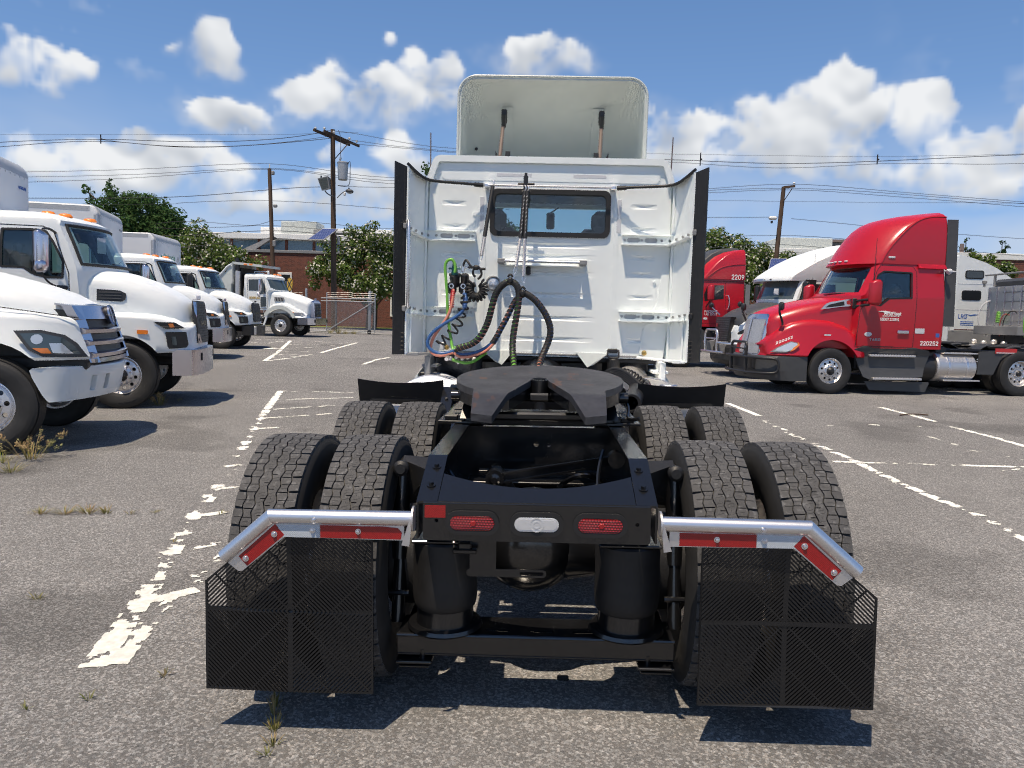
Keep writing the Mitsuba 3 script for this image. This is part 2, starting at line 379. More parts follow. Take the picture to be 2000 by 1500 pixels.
scene['asphalt'] = {'type': 'twosided', 'bsdf': {'type': 'bumpmap', 'arbitrary': {'type': 'proc', **{k: v for k, v in proc(lambda p, n, uv: -voronoi(p.x * 105, p.y * 105)[0] + .6 * noise(p.x * 40, p.y * 40, 1), eps=2e-3).items() if k != 'type'}}, 'scale': .0035,
                    'bsdf': {'type': 'principled', 'base_color': proc(asphalt_col), 'roughness': .85, 'specular': .3}}}
def road_col(p, n, uv):
    k = .15 * (.85 + .3 * fbm(p.x * 1.5, p.y * 1.5, 0, 4)) * (.8 + .4 * noise(p.x * 30, p.y * 30, 0))
    return mi.Color3f(k, k * .99, k * .97)
scene['road_surface'] = {'type': 'twosided', 'bsdf': {'type': 'principled', 'base_color': proc(road_col), 'roughness': .9, 'specular': .2}}
def lawn_col(p, n, uv):
    k = .6 + .8 * fbm(p.x * 3, p.y * 3, 0, 4)
    return mix((.075, .10, .028), (.13, .125, .05), smoothstep(.4, .7, fbm(p.x * .4, p.y * .4, 2, 3))) * k
scene['lawn'] = {'type': 'twosided', 'bsdf': {'type': 'principled', 'base_color': proc(lawn_col), 'roughness': .95, 'specular': .1}}
_xs = np.unique(np.r_[-300, -120, -60, np.arange(-40, 41, 2.), np.arange(-5, 5.1, .5), 60, 120, 300])
_ys = np.unique(np.r_[-60, -20, np.arange(-4, 14, .75), np.arange(14, 50, 1.5), 60, 80, 120, 250, 700])
structure('ground', sheet(_xs, _ys, -.05), 'lawn')
structure('parking_lot', sheet(np.unique(np.r_[-90, -60, np.arange(-40, 41, 2.), np.arange(-5, 5.1, .5), 60, 90]), np.unique(np.r_[-40, -20, np.arange(-4, 14, .5), np.arange(14, 45, 1.5), 45.5])), 'asphalt')
structure('road', sheet(np.r_[-250, -60, 0, 60, 250], np.r_[46.3, 50, 54, 58.]), 'road_surface')
structure('kerb', cat([bb(-250, 250, 58.0, 58.2, .15, .39, .01)]), GALV and 'road_surface')
structure('grass_verge', sheet(np.r_[-250, -60, 0, 60, 250], np.r_[58.2, 60, 75, 90], .08), 'lawn')

# worn painted markings: ragged flakes of paint left on the asphalt
scene['road_paint'] = {'type': 'twosided', 'bsdf': {'type': 'principled', 'base_color': proc(lambda p, n, uv: mi.Color3f(.66, .655, .60) * (.72 + .40 * fbm(p.x * 40, p.y * 40, 0, 3))), 'roughness': .8, 'specular': .2}}
def paint_line(pts, w, keep=.7, cell=.014, seed=0, name='painted_line'):
    """flakes along a polyline pts [(x,y)]; keep = share of paint left, or a list of shares per vertex"""
    pts = np.asarray(pts, float); V, F = [], []
    keep = np.broadcast_to(keep, (len(pts),)).astype(float)
    seglen = np.linalg.norm(np.diff(pts, axis=0), axis=1); s0 = np.r_[0, np.cumsum(seglen)]
    dist = np.linalg.norm(pts.mean(0)); cell = max(cell, dist * .0016)
    ns, nw = max(2, int(s0[-1] / (cell * 1.6))), max(3, int(w / cell))
    S = np.linspace(0, s0[-1], ns + 1); U = np.linspace(-w / 2, w / 2, nw + 1)
    cx, cy = np.interp(S, s0, pts[:, 0]), np.interp(S, s0, pts[:, 1])
    tx, ty = np.gradient(cx), np.gradient(cy); L = np.hypot(tx, ty); nx, ny = -ty / L, tx / L
    X, Y = cx[:, None] + nx[:, None] * U, cy[:, None] + ny[:, None] * U
    g = np.random.default_rng(seed + 100)
    X = X + g.uniform(-.33, .33, X.shape) * cell; Y = Y + g.uniform(-.33, .33, Y.shape) * cell
    P = np.stack([X, Y, 0 * X + seed], -1)
    f = .55 * meshkit.fbm(P * np.array([6, 9, 1.]), 3, 3) + .45 * meshkit.fbm(P * np.array([26, 26, 1.]), 3, 9)
    f = f - .10 * (1 - np.abs(U)[None] / (w / 2)) ** 1.0 + .05
    thr = np.interp(S, s0, keep)[:, None]
    fc = (f[:-1, :-1] + f[1:, 1:] + f[1:, :-1] + f[:-1, 1:]) / 4
    q = .25 + .37 * (thr[:-1])
    on = fc < q
    V = np.column_stack([X.ravel(), Y.ravel(), (gz(X, Y) + .004).ravel()])
    i, j = np.nonzero(on); a = i * (nw + 1) + j
    F = np.vstack([np.column_stack([a, a + nw + 2, a + 1]), np.column_stack([a, a + nw + 1, a + nw + 2])])
    if len(F) < 4: return None
    m = trimesh.Trimesh(V, F, process=False); m.remove_unreferenced_vertices(); return m
LINES = [([(-1.93,3.17),(-2.02,3.54),(-2.19,4.21),(-2.58,5.49),(-2.99,7.18),(-3.63,9.43),(-4.37,12.11),(-5.03,14.58)],0.12,[1.15,0.75,0.7,0.5,0.42,0.45,0.95,1.0]),([(-1.85,3.2),(-1.91,3.52),(-1.94,3.88),(-2.0,4.41),(-2.03,4.76)],0.11,[1.1,0.65,0.6,0.6,0.7]),([(-2.11,3.82),(-2.05,3.99),(-1.9,4.14)],0.1,[0.7,0.9,0.8]),([(-2.41,4.74),(-2.33,4.83),(-2.14,5.03)],0.09,[0.95,0.8,0.6]),([(-2.63,5.6),(-2.44,5.81)],0.09,[0.9,0.8]),([(-2.84,6.51),(-2.7,6.68)],0.09,0.85),([(-3.14,7.47),(-3.04,7.61)],0.08,0.8),([(-3.78,9.78),(-3.49,10.05)],0.08,0.8),([(-4.06,10.75),(-3.18,11.57)],0.07,[1,0.9]),([(-4.22,11.81),(-3.4,12.61)],0.07,0.9),([(-4.62,13.12),(-3.43,13.84)],0.07,0.9),([(-5.05,14.57),(-3.64,14.72)],0.07,0.85),([(-7.96,21.74),(-8.79,25.04),(-10.11,29.7),(-11.46,34.55)],0.14,[1,0.7,0.9,1.1]),([(-7.96,21.74),(-7.73,22.78),(-7.66,25.14)],0.13,[1,0.8,0.9]),([(-7.68,26.36),(-8.07,29.9),(-8.4,34.51)],0.13,1.0),([(-11.31,33.9),(-8.76,34.54)],0.12,0.62),([(-10.43,31.06),(-8.59,33.25)],0.12,0.62),([(-9.84,28.98),(-8.57,31.48)],0.12,0.62),([(-9.7,28.49),(-8.89,30.35)],0.12,0.62),([(-9.01,26.01),(-7.96,26.97)],0.12,0.62),([(-8.63,24.59),(-7.98,25.23)],0.12,0.62),([(-8.24,23.16),(-7.87,24.01)],0.12,0.62),([(-12.5,32.0),(-11.56,31.78)],0.12,0.62),([(-11.56,31.78),(-11.67,34.4)],0.12,0.62),([(-13.28,34.41),(-12.15,36.05)],0.12,0.62),([(-10.15,27.82),(-10.02,28.64)],0.35,0.9),([(-5.07,21.58),(-5.13,23.57),(-4.97,24.78)],0.13,0.9),([(3.62,14.98),(3.7,13.08)],0.12,1.15),([(3.62,12.42),(3.59,11.21),(3.54,10.19)],0.12,0.55),([(3.59,10.2),(3.62,8.86),(3.58,7.73),(3.62,6.96),(3.67,6.41)],0.12,[0.55,0.75,0.7,0.72,0.7]),([(3.65,6.32),(3.63,6.01),(3.62,5.65)],0.12,[0.55,0.45,0.4]),([(3.33,8.75),(4.2,8.87),(5.65,8.92)],0.1,[0.7,0.75,0.8]),([(6.59,15.1),(6.64,14.09),(6.61,13.05)],0.12,[1,0.9,0.7]),([(6.54,12.44),(6.61,11.45),(6.55,10.37)],0.12,[0.6,0.8,0.85]),([(5.28,12.23),(5.88,12.22),(6.55,12.58)],0.1,0.35),([(5.6,11.23),(5.6,10.05),(5.91,9.4)],0.1,0.42),([(4.03,8.19),(4.72,8.43),(5.48,8.8)],0.08,0.3),([(4.5,12.05),(5.42,12.36)],0.3,0.32)]
for i, (pts, w, k) in enumerate(LINES):
    m = paint_line(pts, w, k, seed=i)
    if m is not None:
        n = 'parking_lot__painted_line' + (f'_{i:03d}' if i else '')
        scene[n] = mikit.ply(m, 'road_paint')
# ------------------------------------------------------------------ the white tractor, seen from behind
def tyre_side_prof(R, W, rim):
    w = W / 2
    return [(rim, -w * .74), (rim + .02, -w * .80), (rim + .06, -w * .93), ((R + rim) / 2 + .02, -w), (R - .07, -w * .95), (R - .045, -w * .93), (R - .03, -w * .87), (R - .014, -w * .82), (R - .013, 0),
            (R - .014, w * .82), (R - .03, w * .87), (R - .045, w * .93), (R - .07, w * .95), ((R + rim) / 2 + .02, w), (rim + .06, w * .93), (rim + .02, w * .80), (rim, w * .74)]
def lathe_open(prof, n=64):
    """around the y axis... axis along x, closed into a torus-like solid"""
    ang = np.arange(n) * 2 * np.pi / n; m = len(prof); V, F = [], []
    for r, h in prof:
        V.append(np.column_stack([np.full(n, h), r * np.cos(ang), r * np.sin(ang)]))
    V = np.vstack(V)
    for i in range(m):
        j = (i + 1) % m
        for k in range(n):
            k2 = (k + 1) % n
            F += [(i * n + k, j * n + k2, i * n + k2), (i * n + k, j * n + k, j * n + k2)]
    return fixv(trimesh.Trimesh(V, np.array(F), process=False))
def tread_blocks(R, w=.236, N=46):
    """zigzag ribs and shoulder lugs, one pitch repeated round the tyre; axis along x"""
    p = 2 * math.pi * R / N; g = .0026
    tri = lambda t: 1 - 4 * abs((t % 1) - .5)
    vb = [-.5 * w, -.34 * w, -.175 * w, 0, .175 * w, .34 * w, .5 * w]; amp = [0, .005, .006, .0055, .006, .005, 0]; ph = [0, .1, .45, .0, .6, .2, 0]
    us = np.linspace(0, 1, 9)
    line = lambda k, u: vb[k] + amp[k] * tri(u + ph[k])
    polys = []
    for k in range(6):
        gl, gr = (0 if k == 0 else g), (0 if k == 5 else g)
        pol = sg.Polygon([(u * p, line(k, u) + gl) for u in us] + [(u * p, line(k + 1, u) - gr) for u in us[::-1]])
        mid = (vb[k] + vb[k + 1]) / 2
        cuts = []
        if k in (0, 5):
            s = 1 if k == 5 else -1
            cuts += [sg.Polygon([(.16 * p - .0042, s * .33 * w), (.16 * p + .003, s * .33 * w), (.22 * p + .0062, s * .52 * w), (.22 * p - .006, s * .52 * w)]), sg.Polygon([(.64 * p - .001, s * .33 * w), (.64 * p + .001, s * .33 * w), (.66 * p + .001, s * .47 * w), (.66 * p - .001, s * .47 * w)])]
        elif k in (1, 4):
            cuts += [sg.box(.12 * p - .0022, -w, .12 * p + .0022, w), sg.box(.62 * p - .0016, -w, .62 * p + .0016, w)]
            cuts += [sg.box(.38 * p - .0006, mid - .012, .38 * p + .0006, mid + .012)]
        else:
            cuts += [sg.box(.3 * p - .002, mid - .002, .3 * p + .0022, mid + (.03 if k == 2 else .0)), sg.box(.72 * p - .002, mid - (.0 if k == 2 else .03), .72 * p + .002, mid + .002)]
            cuts += [sa.rotate(sg.box(q * p - .0006, mid - .013, q * p + .0006, mid + .013), 14) for q in (.06, .5, .88)]
        for c in cuts: pol = pol.difference(c)
        polys += [x for x in getattr(pol, 'geoms', [pol]) if x.area > 2e-5]
    unit = []
    for q in polys:
        q = q.simplify(.0004)
        m = trimesh.creation.extrude_polygon(q, .013, engine='earcut'); unit.append(m)
    u = cat(unit); V0, F0 = u.vertices, u.faces
    Vs, Fs = [], []
    for i in range(N):
        th = (V0[:, 0] + i * p) / R
        r = R - .013 + V0[:, 2] - .005 * np.clip(np.abs(V0[:, 1]) / (.5 * w), 0, 1) ** 3
        Vs.append(np.column_stack([V0[:, 1], r * np.cos(th), r * np.sin(th)])); Fs.append(F0 + i * len(V0))
    m = trimesh.Trimesh(np.vstack(Vs), np.vstack(Fs), process=False); m.invert() if m.volume < 0 else None
    return m
def rim_disc(R=.285, off=.0, n=40, holes=10, depth=.17, convex=True, hole_r=.026, ring=None):
    """disc wheel, axis along x, outer face towards +x"""
    s = 1 if convex else -1
    if convex:
        prof = [(0, .075), (.055, .075), (.075, .03), (.11, .03), (.135, .015), (.155, -.005), (.225, -.012), (R - .035, -.025), (R - .018, .0), (R - .002, .018), (R + .006, .016), (R + .006, -.16), (R - .02, -.16), (R - .03, -.06), (.2, -.04), (.1, -.02), (0, -.02)]
    else:
        prof = [(0, -.02), (.09, -.02), (.1, -.07), (.15, -.07), (.17, -.055), (.215, -.06), (R - .03, -.075), (R - .02, -.01), (R - .004, .012), (R + .006, .01), (R + .006, -.18), (R - .02, -.18), (R - .03, -.1), (.2, -.095), (.1, -.095), (0, -.095)]
    m = lathe(prof, (0, 0, 0), (1, 0, 0), n)
    rr = .195
    hs = [cyl((-.3, rr * math.cos(a), rr * math.sin(a)), (.3, rr * math.cos(a), rr * math.sin(a)), hole_r, n=10) for a in np.arange(holes) * 2 * np.pi / holes + .15]
    if holes: m = cut(m, *hs)
    return m
def nuts(x, r=.143, n=10, rad=.017, L=.035):
    return cat([cyl((x, r * math.cos(a), r * math.sin(a)), (x + L, r * math.cos(a), r * math.sin(a)), rad, rad * .8, n=6) for a in np.arange(n) * 2 * np.pi / n])

XA = .008
MA = trs(XA, 0, 0, ry=-.0163)
tr = Thing('tractor_truck', 'white day cab tractor seen from behind, bare fifth wheel and mesh mud flaps', 'tractor unit')
def A(part, m, b, smooth=32, **k): return tr.add(part, m, b, smooth, M=MA, **k)
def pair(fn):
    """fn(s) for the left (-1) and the right (+1) side"""
    for s in (-1, 1): fn(s)

# --- wheels: dual tyres on two driven axles
R0 = .517
tyre_ply = mikit.ply(lathe_open(tyre_side_prof(R0, .285, .285), 72), TYRE, smooth=40)
tread_ply = mikit.ply(tread_blocks(R0), 'tread', smooth=False)
rim_ply = mikit.ply(rim_disc(convex=False), ALU, smooth=35)
spin = 0
for yA in (3.293, 4.633):
    for s in (-1, 1):
        for xc in (1.052, .718):
            spin += 1
            w = tr.free('wheel')
            Mw = MA @ trs(s * xc, yA, R0 - .004, rx=.37 * spin) @ (trs() if s > 0 else trs(rz=math.pi))
            tr.add(f'{w}__tyre', tyre_ply, None, M=Mw); tr.add(f'{w}__tread', tread_ply, None, M=Mw)
            Mr = Mw @ (trs(x=.10) if xc > 1 else trs(x=-.10, rz=math.pi))
            tr.add(f'{w}__rim', rim_ply, None, M=Mr)
            tr._kids().append(f'{tr.key}__{w}')
# far front wheels, mostly hidden below the cab
for s in (-1, 1):
    w = tr.free('wheel'); Mw = MA @ trs(s * 1.04, 8.75, R0)
    tr.add(f'{w}__tyre', tyre_ply, None, M=Mw); tr.add(f'{w}__rim', rim_ply, None, M=Mw @ (trs(x=.08) if s > 0 else trs(x=-.08, rz=math.pi)))

# --- frame rails with the sloping tail
def rail(s):
    pf = sg.Polygon([(2.70, .752), (2.70, .886), (3.0, 1.0), (9.6, 1.0), (9.6, .72), (3.1, .72), (2.9, .752)])
    web = prism([(y, z) for y, z in pf.exterior.coords[:-1]], .424 * s if s > 0 else -.432, .432 * s if s > 0 else -.424, 'yz')
    a = .357; x0, x1 = sorted((s * a, s * .432))
    flange = loft([np.array([[x0, y, z], [x1, y, z], [x1, y, z - .009], [x0, y, z - .009]]) for y, z in ((2.705, .8895), (3.0, 1.002), (3.02, 1.003), (9.6, 1.003))])
    low = bb(x0, x1, 3.1, 9.6, .72, .729)
    A('frame_rail', cat([web, flange, low]), BLACKP, smooth=20)
pair(rail)
# tail crossmember: face plate with three lamp holes, top plate with a concave front edge
lampx = (-.228, .002, .228); LZ = .818
oval = lambda x, w, h: rrect(x - w / 2, x + w / 2, LZ - h / 2, LZ + h / 2, h / 2, 8)
face = rrect(-.407, .407, .750, .889, .012)
for x in lampx: face = face.difference(oval(x, .172, .066))
for x in (-.358, .36): face = face.difference(sg.Point(x, .822).buffer(.007))
fp = prism(face, 2.692, 2.700)
arc = [(x, 2.782 + .085 * (abs(x) / .35) ** 2) for x in np.linspace(.353, -.353, 25)]
topp = sg.Polygon([(-.353, 2.694), (.353, 2.694)] + arc)
tp = prism(topp, 0, .008, 'xy'); v = tp.vertices.copy(); v[:, 2] += .884 + (v[:, 1] - 2.694) * .375; tp.vertices = v
bot = bb(-.40, .40, 2.70, 2.80, .750, .757)
A('rear_crossmember', cat([fp, tp, bot, cyl((-.405, 2.6965, .8855), (.405, 2.6965, .8855), .0055, n=8)]), BLACKP, smooth=25)
for s in (-1, 1):
    for y, in ((2.80,), (2.92,)):
        c = np.array([s * (.392 if y < 2.9 else .388), y, .889 + (y - 2.705) * .375])
        nrm = np.array([0, -.351, .936])
        A('frame_bolt', cat([cyl(c, c + nrm * .006, .017, n=14), cyl(c + nrm * .006, c + nrm * .018, .0105, .008, n=8)]), BLACKP)
# lamps
for i, x in enumerate(lampx):
    k = tr.free('tail_lamp'); red = i != 1
    ring = prism(oval(x, .192, .086).difference(oval(x, .160, .054)), 2.678, 2.694)
    tr.add(f'{k}__grommet', ring, RUBBER, 30, M=MA)
    base = oval(x, .158, .052)
    lens = loft([np.array([[a, y, z] for a, z in base.buffer(-b).exterior.coords[:-1]]) for b, y in ((0, 2.696), (0, 2.680), (.002, 2.677), (.007, 2.6745))]) if False else \
        cat([prism(base, 2.678, 2.697), prism(base.buffer(-.003), 2.6755, 2.678), prism(base.buffer(-.008), 2.674, 2.6755)])
    tr.add(f'{k}__lens', lens, 'lamp_red' if red else LAMPCLR, 40, M=MA, label='red lens with honeycomb facets' if red else 'clear lens of the reversing lamp')
    if red: tr.add(f'{k}__bulb_facet', cat([cyl((x + .004, 2.6745, LZ), (x + .004, 2.671, LZ), .011, .008, n=12)]), 'tape_red', 40, M=MA)
    else: tr.add(f'{k}__bulb_facet', cat([lathe([(.026, 0), (.026, .003), (.022, .003), (.022, 0)], (x, 2.6755, LZ), (0, -1, 0), 24), lathe([(.014, 0), (.014, .003), (.010, .003), (.010, 0)], (x, 2.6755, LZ), (0, -1, 0), 18)]), LAMPCLR, 40, M=MA)
A('reflector', bb(-.400, -.325, 2.6895, 2.692, .833, .878), 'tape_red', label='red reflector sticker')

# --- mud flap hangers and flaps
def hanger(s):
    k = tr.free('flap_hanger')
    r = .0265; y = 2.675
    p0, p1, p2 = np.array([s * .437, y, .832]), np.array([s * .953, y, .829]), np.array([s * 1.128, y, .676])
    d1 = (p1 - p0) / np.linalg.norm(p1 - p0); d2 = (p2 - p1) / np.linalg.norm(p2 - p1)
    b = (d1 + d2) / np.linalg.norm(d1 + d2)
    def ring(c, d, cutn):
        a, e = np.array([0, 1., 0]), np.cross(d, [0, 1., 0])
        out = []
        for t in np.arange(28) * 2 * np.pi / 28:
            q = c + r * (math.cos(t) * a + math.sin(t) * e)
            q = q + d * ((c - q) @ cutn) / (d @ cutn); out.append(q)
        return np.array(out)
    tr.add(f'{k}__tube', loft([ring(p0, d1, d1), ring(p1, d1, b)]), STEEL, 40, M=MA)
    tr.add(f'{k}__tube', loft([ring(p1, d2, b), ring(p2, d2, d2)]), STEEL, 40, M=MA)
    e2 = np.array([d2[2] * -s * s, 0, d2[0]]); e2 = np.array([-d2[2], 0, d2[0]]) * (1 if s < 0 else -1); e2 = e2 if e2[2] < 0 else -e2
    # stainless backing plate below the tube
    pl = [(s * .445, .805), (s * .93, .803), (s * .975, .77)]
    q1, q2 = p1 + e2 * .028, p2 + e2 * .026
    o1, o2 = p1 + e2 * .088 + d2 * .012, p2 + e2 * .082
    plate = [(s * .470, .812), (s * .945, .806), (q2[0] - d2[0] * .0, q2[2]), (o2[0] + d2[0] * -.002, o2[2] + .012), (o2[0] - d2[0] * .022, o2[2] - d2[2] * .022), (o1[0] - s * .002, .757), (s * .470, .753)]
    tr.add(f'{k}__plate', prism(plate, y - .008, y - .005), STAIN, 20, M=MA)
    xw = s * .772
    wob = [(s * x, z) for x, z in ((.772, .757), (.772, .803), (.70, .8035), (.62, .802), (.55, .8035), (.492, .798), (.478, .782), (.482, .757))]
    tr.add(f'{k}__tape', prism(wob if s < 0 else [(s * x, z) for x, z in ((.772, .757), (.772, .804), (.505, .804), (.505, .757))], y - .0105, y - .008), 'tape_red', 20, M=MA, label='red reflective tape')
    tr.add(f'{k}__tape', prism([(s * .774, .757), (s * .774, .803), (s * .930, .801), (s * .905, .757)], y - .0105, y - .008), 'tape_white', 20, M=MA, label='white reflective tape')
    c1, c2 = p1 + d2 * .004, p1 + d2 * .185
    red2 = [c1 + e2 * .030, c2 + e2 * .033, c2 + e2 * .080, c1 + e2 * .082]
    tr.add(f'{k}__tape', prism([(q[0], q[2]) for q in red2], y - .0106, y - .008), 'tape_red', 20, M=MA, label='red reflective tape on the angled end')
    for bx, bz in ((s * .635, .783), (s * .80, .783), (s * .79, .826)):
        off = .034 if bz > .82 else .018
        tr.add(f'{k}__bolt', cat([cyl((bx, y - .008, bz), (bx, y - off + .006, bz), .0105, n=14), lathe([(0, 0), (.008, 0), (.006, .006), (0, .008)], (bx, y - off + .006, bz), (0, -1, 0), 12)]), STEEL, 35, M=MA)
    for t in (.03, .17):
        c = p1 + d2 * t + e2 * .056
        tr.add(f'{k}__bolt', cat([cyl((c[0], y - .008, c[2]), (c[0], y - .013, c[2]), .0115, n=14), lathe([(0, 0), (.008, 0), (.006, .006), (0, .008)], (c[0], y - .013, c[2]), (0, -1, 0), 12)]), STEEL, 35, M=MA)
    tr.add(f'{k}__flange', cat([cyl((s * .434, y, .832), (s * .441, y, .832), .045, n=24), prism([(s * .437, .84), (s * .446, .84), (s * .476, .742), (s * .448, .738)], y - .03, y - .026)]), STAIN, 30, M=MA)
pair(hanger)
def flap(s):
    cx = s * .895; x0, x1 = s * .59, s * 1.212
    zb, zt, zm = .168, .762, .470
    out = sg.Polygon([(x0, zb), (x1, zb), (x1, .575), (s * 1.062, .70), (s * 1.0, zt), (x0, zt)])
    w = .0064; pitch = .0112
    bars = [out.exterior.buffer(.0065, cap_style=2, join_style=2).intersection(out.buffer(.001))]
    bars += [sg.box(min(cx - .009, cx + .009), zb, max(cx - .009, cx + .009), zt), sg.box(min(x0, x1), zm - .008, max(x0, x1), zm + .008)]
    quad = []
    for qx in (-1, 1):
        for qz in (-1, 1):
            reg = out.intersection(sg.box(*((cx, zm) if qx > 0 and qz > 0 else (cx - 1, zm) if qz > 0 else (cx, zm - 1) if qx > 0 else (cx - 1, zm - 1)), *((cx + 1, zm + 1) if qx > 0 and qz > 0 else (cx, zm + 1) if qz > 0 else (cx + 1, zm) if qx > 0 else (cx, zm))))
            # ribs run round the centre in diamonds; cross bars run outwards
            for i in range(1, 90):
                t = i * pitch
                a = np.array([cx + qx * t * math.sqrt(2), zm]); b2 = np.array([cx, zm + qz * t * math.sqrt(2)])
                quad.append(sg.LineString([a, b2]).buffer(w / 2, cap_style=2).intersection(reg))
            for j in range(-6, 7):
                t = j * .0745
                a = np.array([cx, zm]) + np.array([qx, -qz]) * t; dd = np.array([qx, qz]) * 1.2
                bars.append(sg.LineString([a - dd * 0, a + dd]).buffer(.0026, cap_style=2).intersection(reg))
    ms = [prism(p, 2.687, 2.695) for g in quad for p in getattr(g, 'geoms', [g]) if p.geom_type == 'Polygon' and p.area > 1e-6]
    u = so.unary_union([b for b in bars if not b.is_empty])
    ms2 = [prism(p, 2.688, 2.6945) for p in getattr(u, 'geoms', [u]) if p.geom_type == 'Polygon']
    # thin out the crossings: little see-through gaps beside each cross bar stay open
    k = tr.free('mud_flap')
    # the flap hangs with a slight belly
    m = cat(ms + ms2); v = m.vertices.copy(); v[:, 1] += .012 * np.sin((v[:, 2] - zb) / (zt - zb) * 3.0) + .004 * np.sin(v[:, 0] * 9); v[:, 2] += .006 * (v[:, 0] - cx) * (1 if s > 0 else -1) * (zt - v[:, 2]); m.vertices = v
    tr.add(k, m, FLAPM, False, M=MA)
pair(flap)

# --- axles, suspension
bowl = lathe([(0, -.20), (.06, -.197), (.12, -.18), (.165, -.14), (.19, -.09), (.20, -.03), (.215, -.02), (.215, .0), (.20, .01), (.18, .08), (.12, .16), (0, .2)], (-.03, 3.29, .575), (0, 1, 0), 40)
for yA in (3.293, 4.633):
    k = tr.free('drive_axle')
    tr.add(f'{k}__housing', mat(trs(0, yA - 3.293, 0), cat([bowl, cyl((-.62, 3.293, .53), (.62, 3.293, .53), .065, n=20), hull(np.vstack([mat(trs(), cyl((-.42, 3.293, .53), (-.40, 3.293, .53), .07, n=16)).vertices, cyl((-.2, 3.293, .56), (-.18, 3.293, .56), .14, n=16).vertices])), hull(np.vstack([cyl((.42, 3.293, .53), (.40, 3.293, .53), .07, n=16).vertices, cyl((.14, 3.293, .56), (.12, 3.293, .56), .14, n=16).vertices]))])), BLACKP, 35, M=MA)
    bolts = [cyl((-.03 + .207 * math.cos(a), yA - .02, .575 + .207 * math.sin(a)), (-.03 + .207 * math.cos(a), yA - .035, .575 + .207 * math.sin(a)), .009, n=6) for a in np.arange(16) * np.pi / 8]
    [tr.add(f'{k}__cover_bolt', q, BLACKP, M=MA) for q in (bolts if yA < 4 else [])]
    for s in (-1, 1):
        tr.add(f'{k}__brake_drum', lathe([(.1, 0), (.205, 0), (.215, .01), (.215, .16), (.19, .17), (.1, .17)], (s * .46, yA, .515), (s, 0, 0), 32), RUBBER, M=MA)
        tr.add(f'{k}__brake_chamber', cat([cyl((s * .30, yA + .18, .62), (s * .42, yA + .18, .62), .085, n=20, bev=.015), cyl((s * .45, yA + .10, .6), (s * .45, yA + .16, .6), .02, n=10)]), BLACKP, M=MA)
for yB in (2.99, 4.33):
    for s in (-1, 1):
        k = tr.free('air_spring'); o = (s * .362, yB, .325)
        tr.add(f'{k}__bellows', lathe([(0, .075), (.112, .075), (.122, .085), (.127, .11), (.129, .15), (.127, .20), (.1275, .215), (.1265, .24), (.1275, .255), (.1265, .28), (.128, .31), (.126, .345), (.118, .352), (0, .352)], o, (0, 0, 1), 40), RUBBER, 40, M=MA)
        tr.add(f'{k}__piston', lathe([(0, 0), (.118, 0), (.114, .02), (.112, .09), (0, .09)], o, (0, 0, 1), 36), BLACKP, 40, M=MA)
        tr.add(f'{k}__seat_ring', lathe([(.10, -.012), (.14, -.014), (.15, -.004), (.145, .010), (.125, .014), (.10, .012)], o, (0, 0, 1), 40), BLACKP, 40, M=MA)
        tr.add(f'{k}__top_plate', cat([bb(s * .362 - .12, s * .362 + .12, yB - .11, yB + .11, .677, .69, .004), bb(s * .40, s * .43, yB - .1, yB + .1, .69, .76, .004)]), BLACKP, M=MA)
slots = [rrect(x - .05, x + .05, 2.948, 2.968, .009) for x in (-.15, .025, .20)]
beam_top = sg.box(-.54, 2.905, .54, 3.09)
for q in slots: beam_top = beam_top.difference(q)
A('spring_beam', cat([prism(beam_top, .303, .311, 'xy'), bb(-.54, .54, 2.893, 2.905, .235, .311, .003), bb(-.54, .54, 2.895, 3.05, .226, .236, .003), cyl((-.54, 2.897, .308), (.54, 2.897, .308), .008, n=8)]), BLACKP, 25)
for s in (-1, 1):
    A('spring_clamp', cat([bb(s * .47 - .07, s * .47 + .07, 2.86, 2.98, .205, .216, .003), bb(s * .47 - .06, s * .47 + .06, 2.87, 2.98, .186, .196, .003), cyl((s * .44, 2.9, .19), (s * .44, 2.9, .25), .011, n=8), bb(s * .50 - .035, s * .50 + .035, 2.95, 3.9, .24, .262, .004), bb(s * .50 - .035, s * .50 + .035, 3.0, 3.9, .268, .288, .004)]), BLACKP)
    # shock absorber ears and shock
    A('shock_bracket', cat([hull([(s * .435, 3.05, .92), (s * .435, 3.2, .78), (s * .435, 3.18, .96), (s * .56, 3.14, .955), (s * .585, 3.2, .94), (s * .545, 3.16, .78), (s * .437, 3.05, .93), (s * .56, 3.17, .97)]), cyl((s * .555, 3.05, .935), (s * .555, 3.20, .935), .022, n=14), lathe([(0, 0), (.032, 0), (.032, .02), (.02, .03), (0, .03)], (s * .555, 3.075, .935), (0, -1, 0), 16)]), RUBBER)
    A('shock_absorber', cat([cyl((s * .565, 3.16, .90), (s * .565, 3.1, .55), .035, n=16), cyl((s * .565, 3.1, .55), (s * .565, 3.05, .30), .028, n=14), cyl((s * .52, 3.05, .42), (s * .62, 3.05, .42), .012, n=8)]), BLACKP)
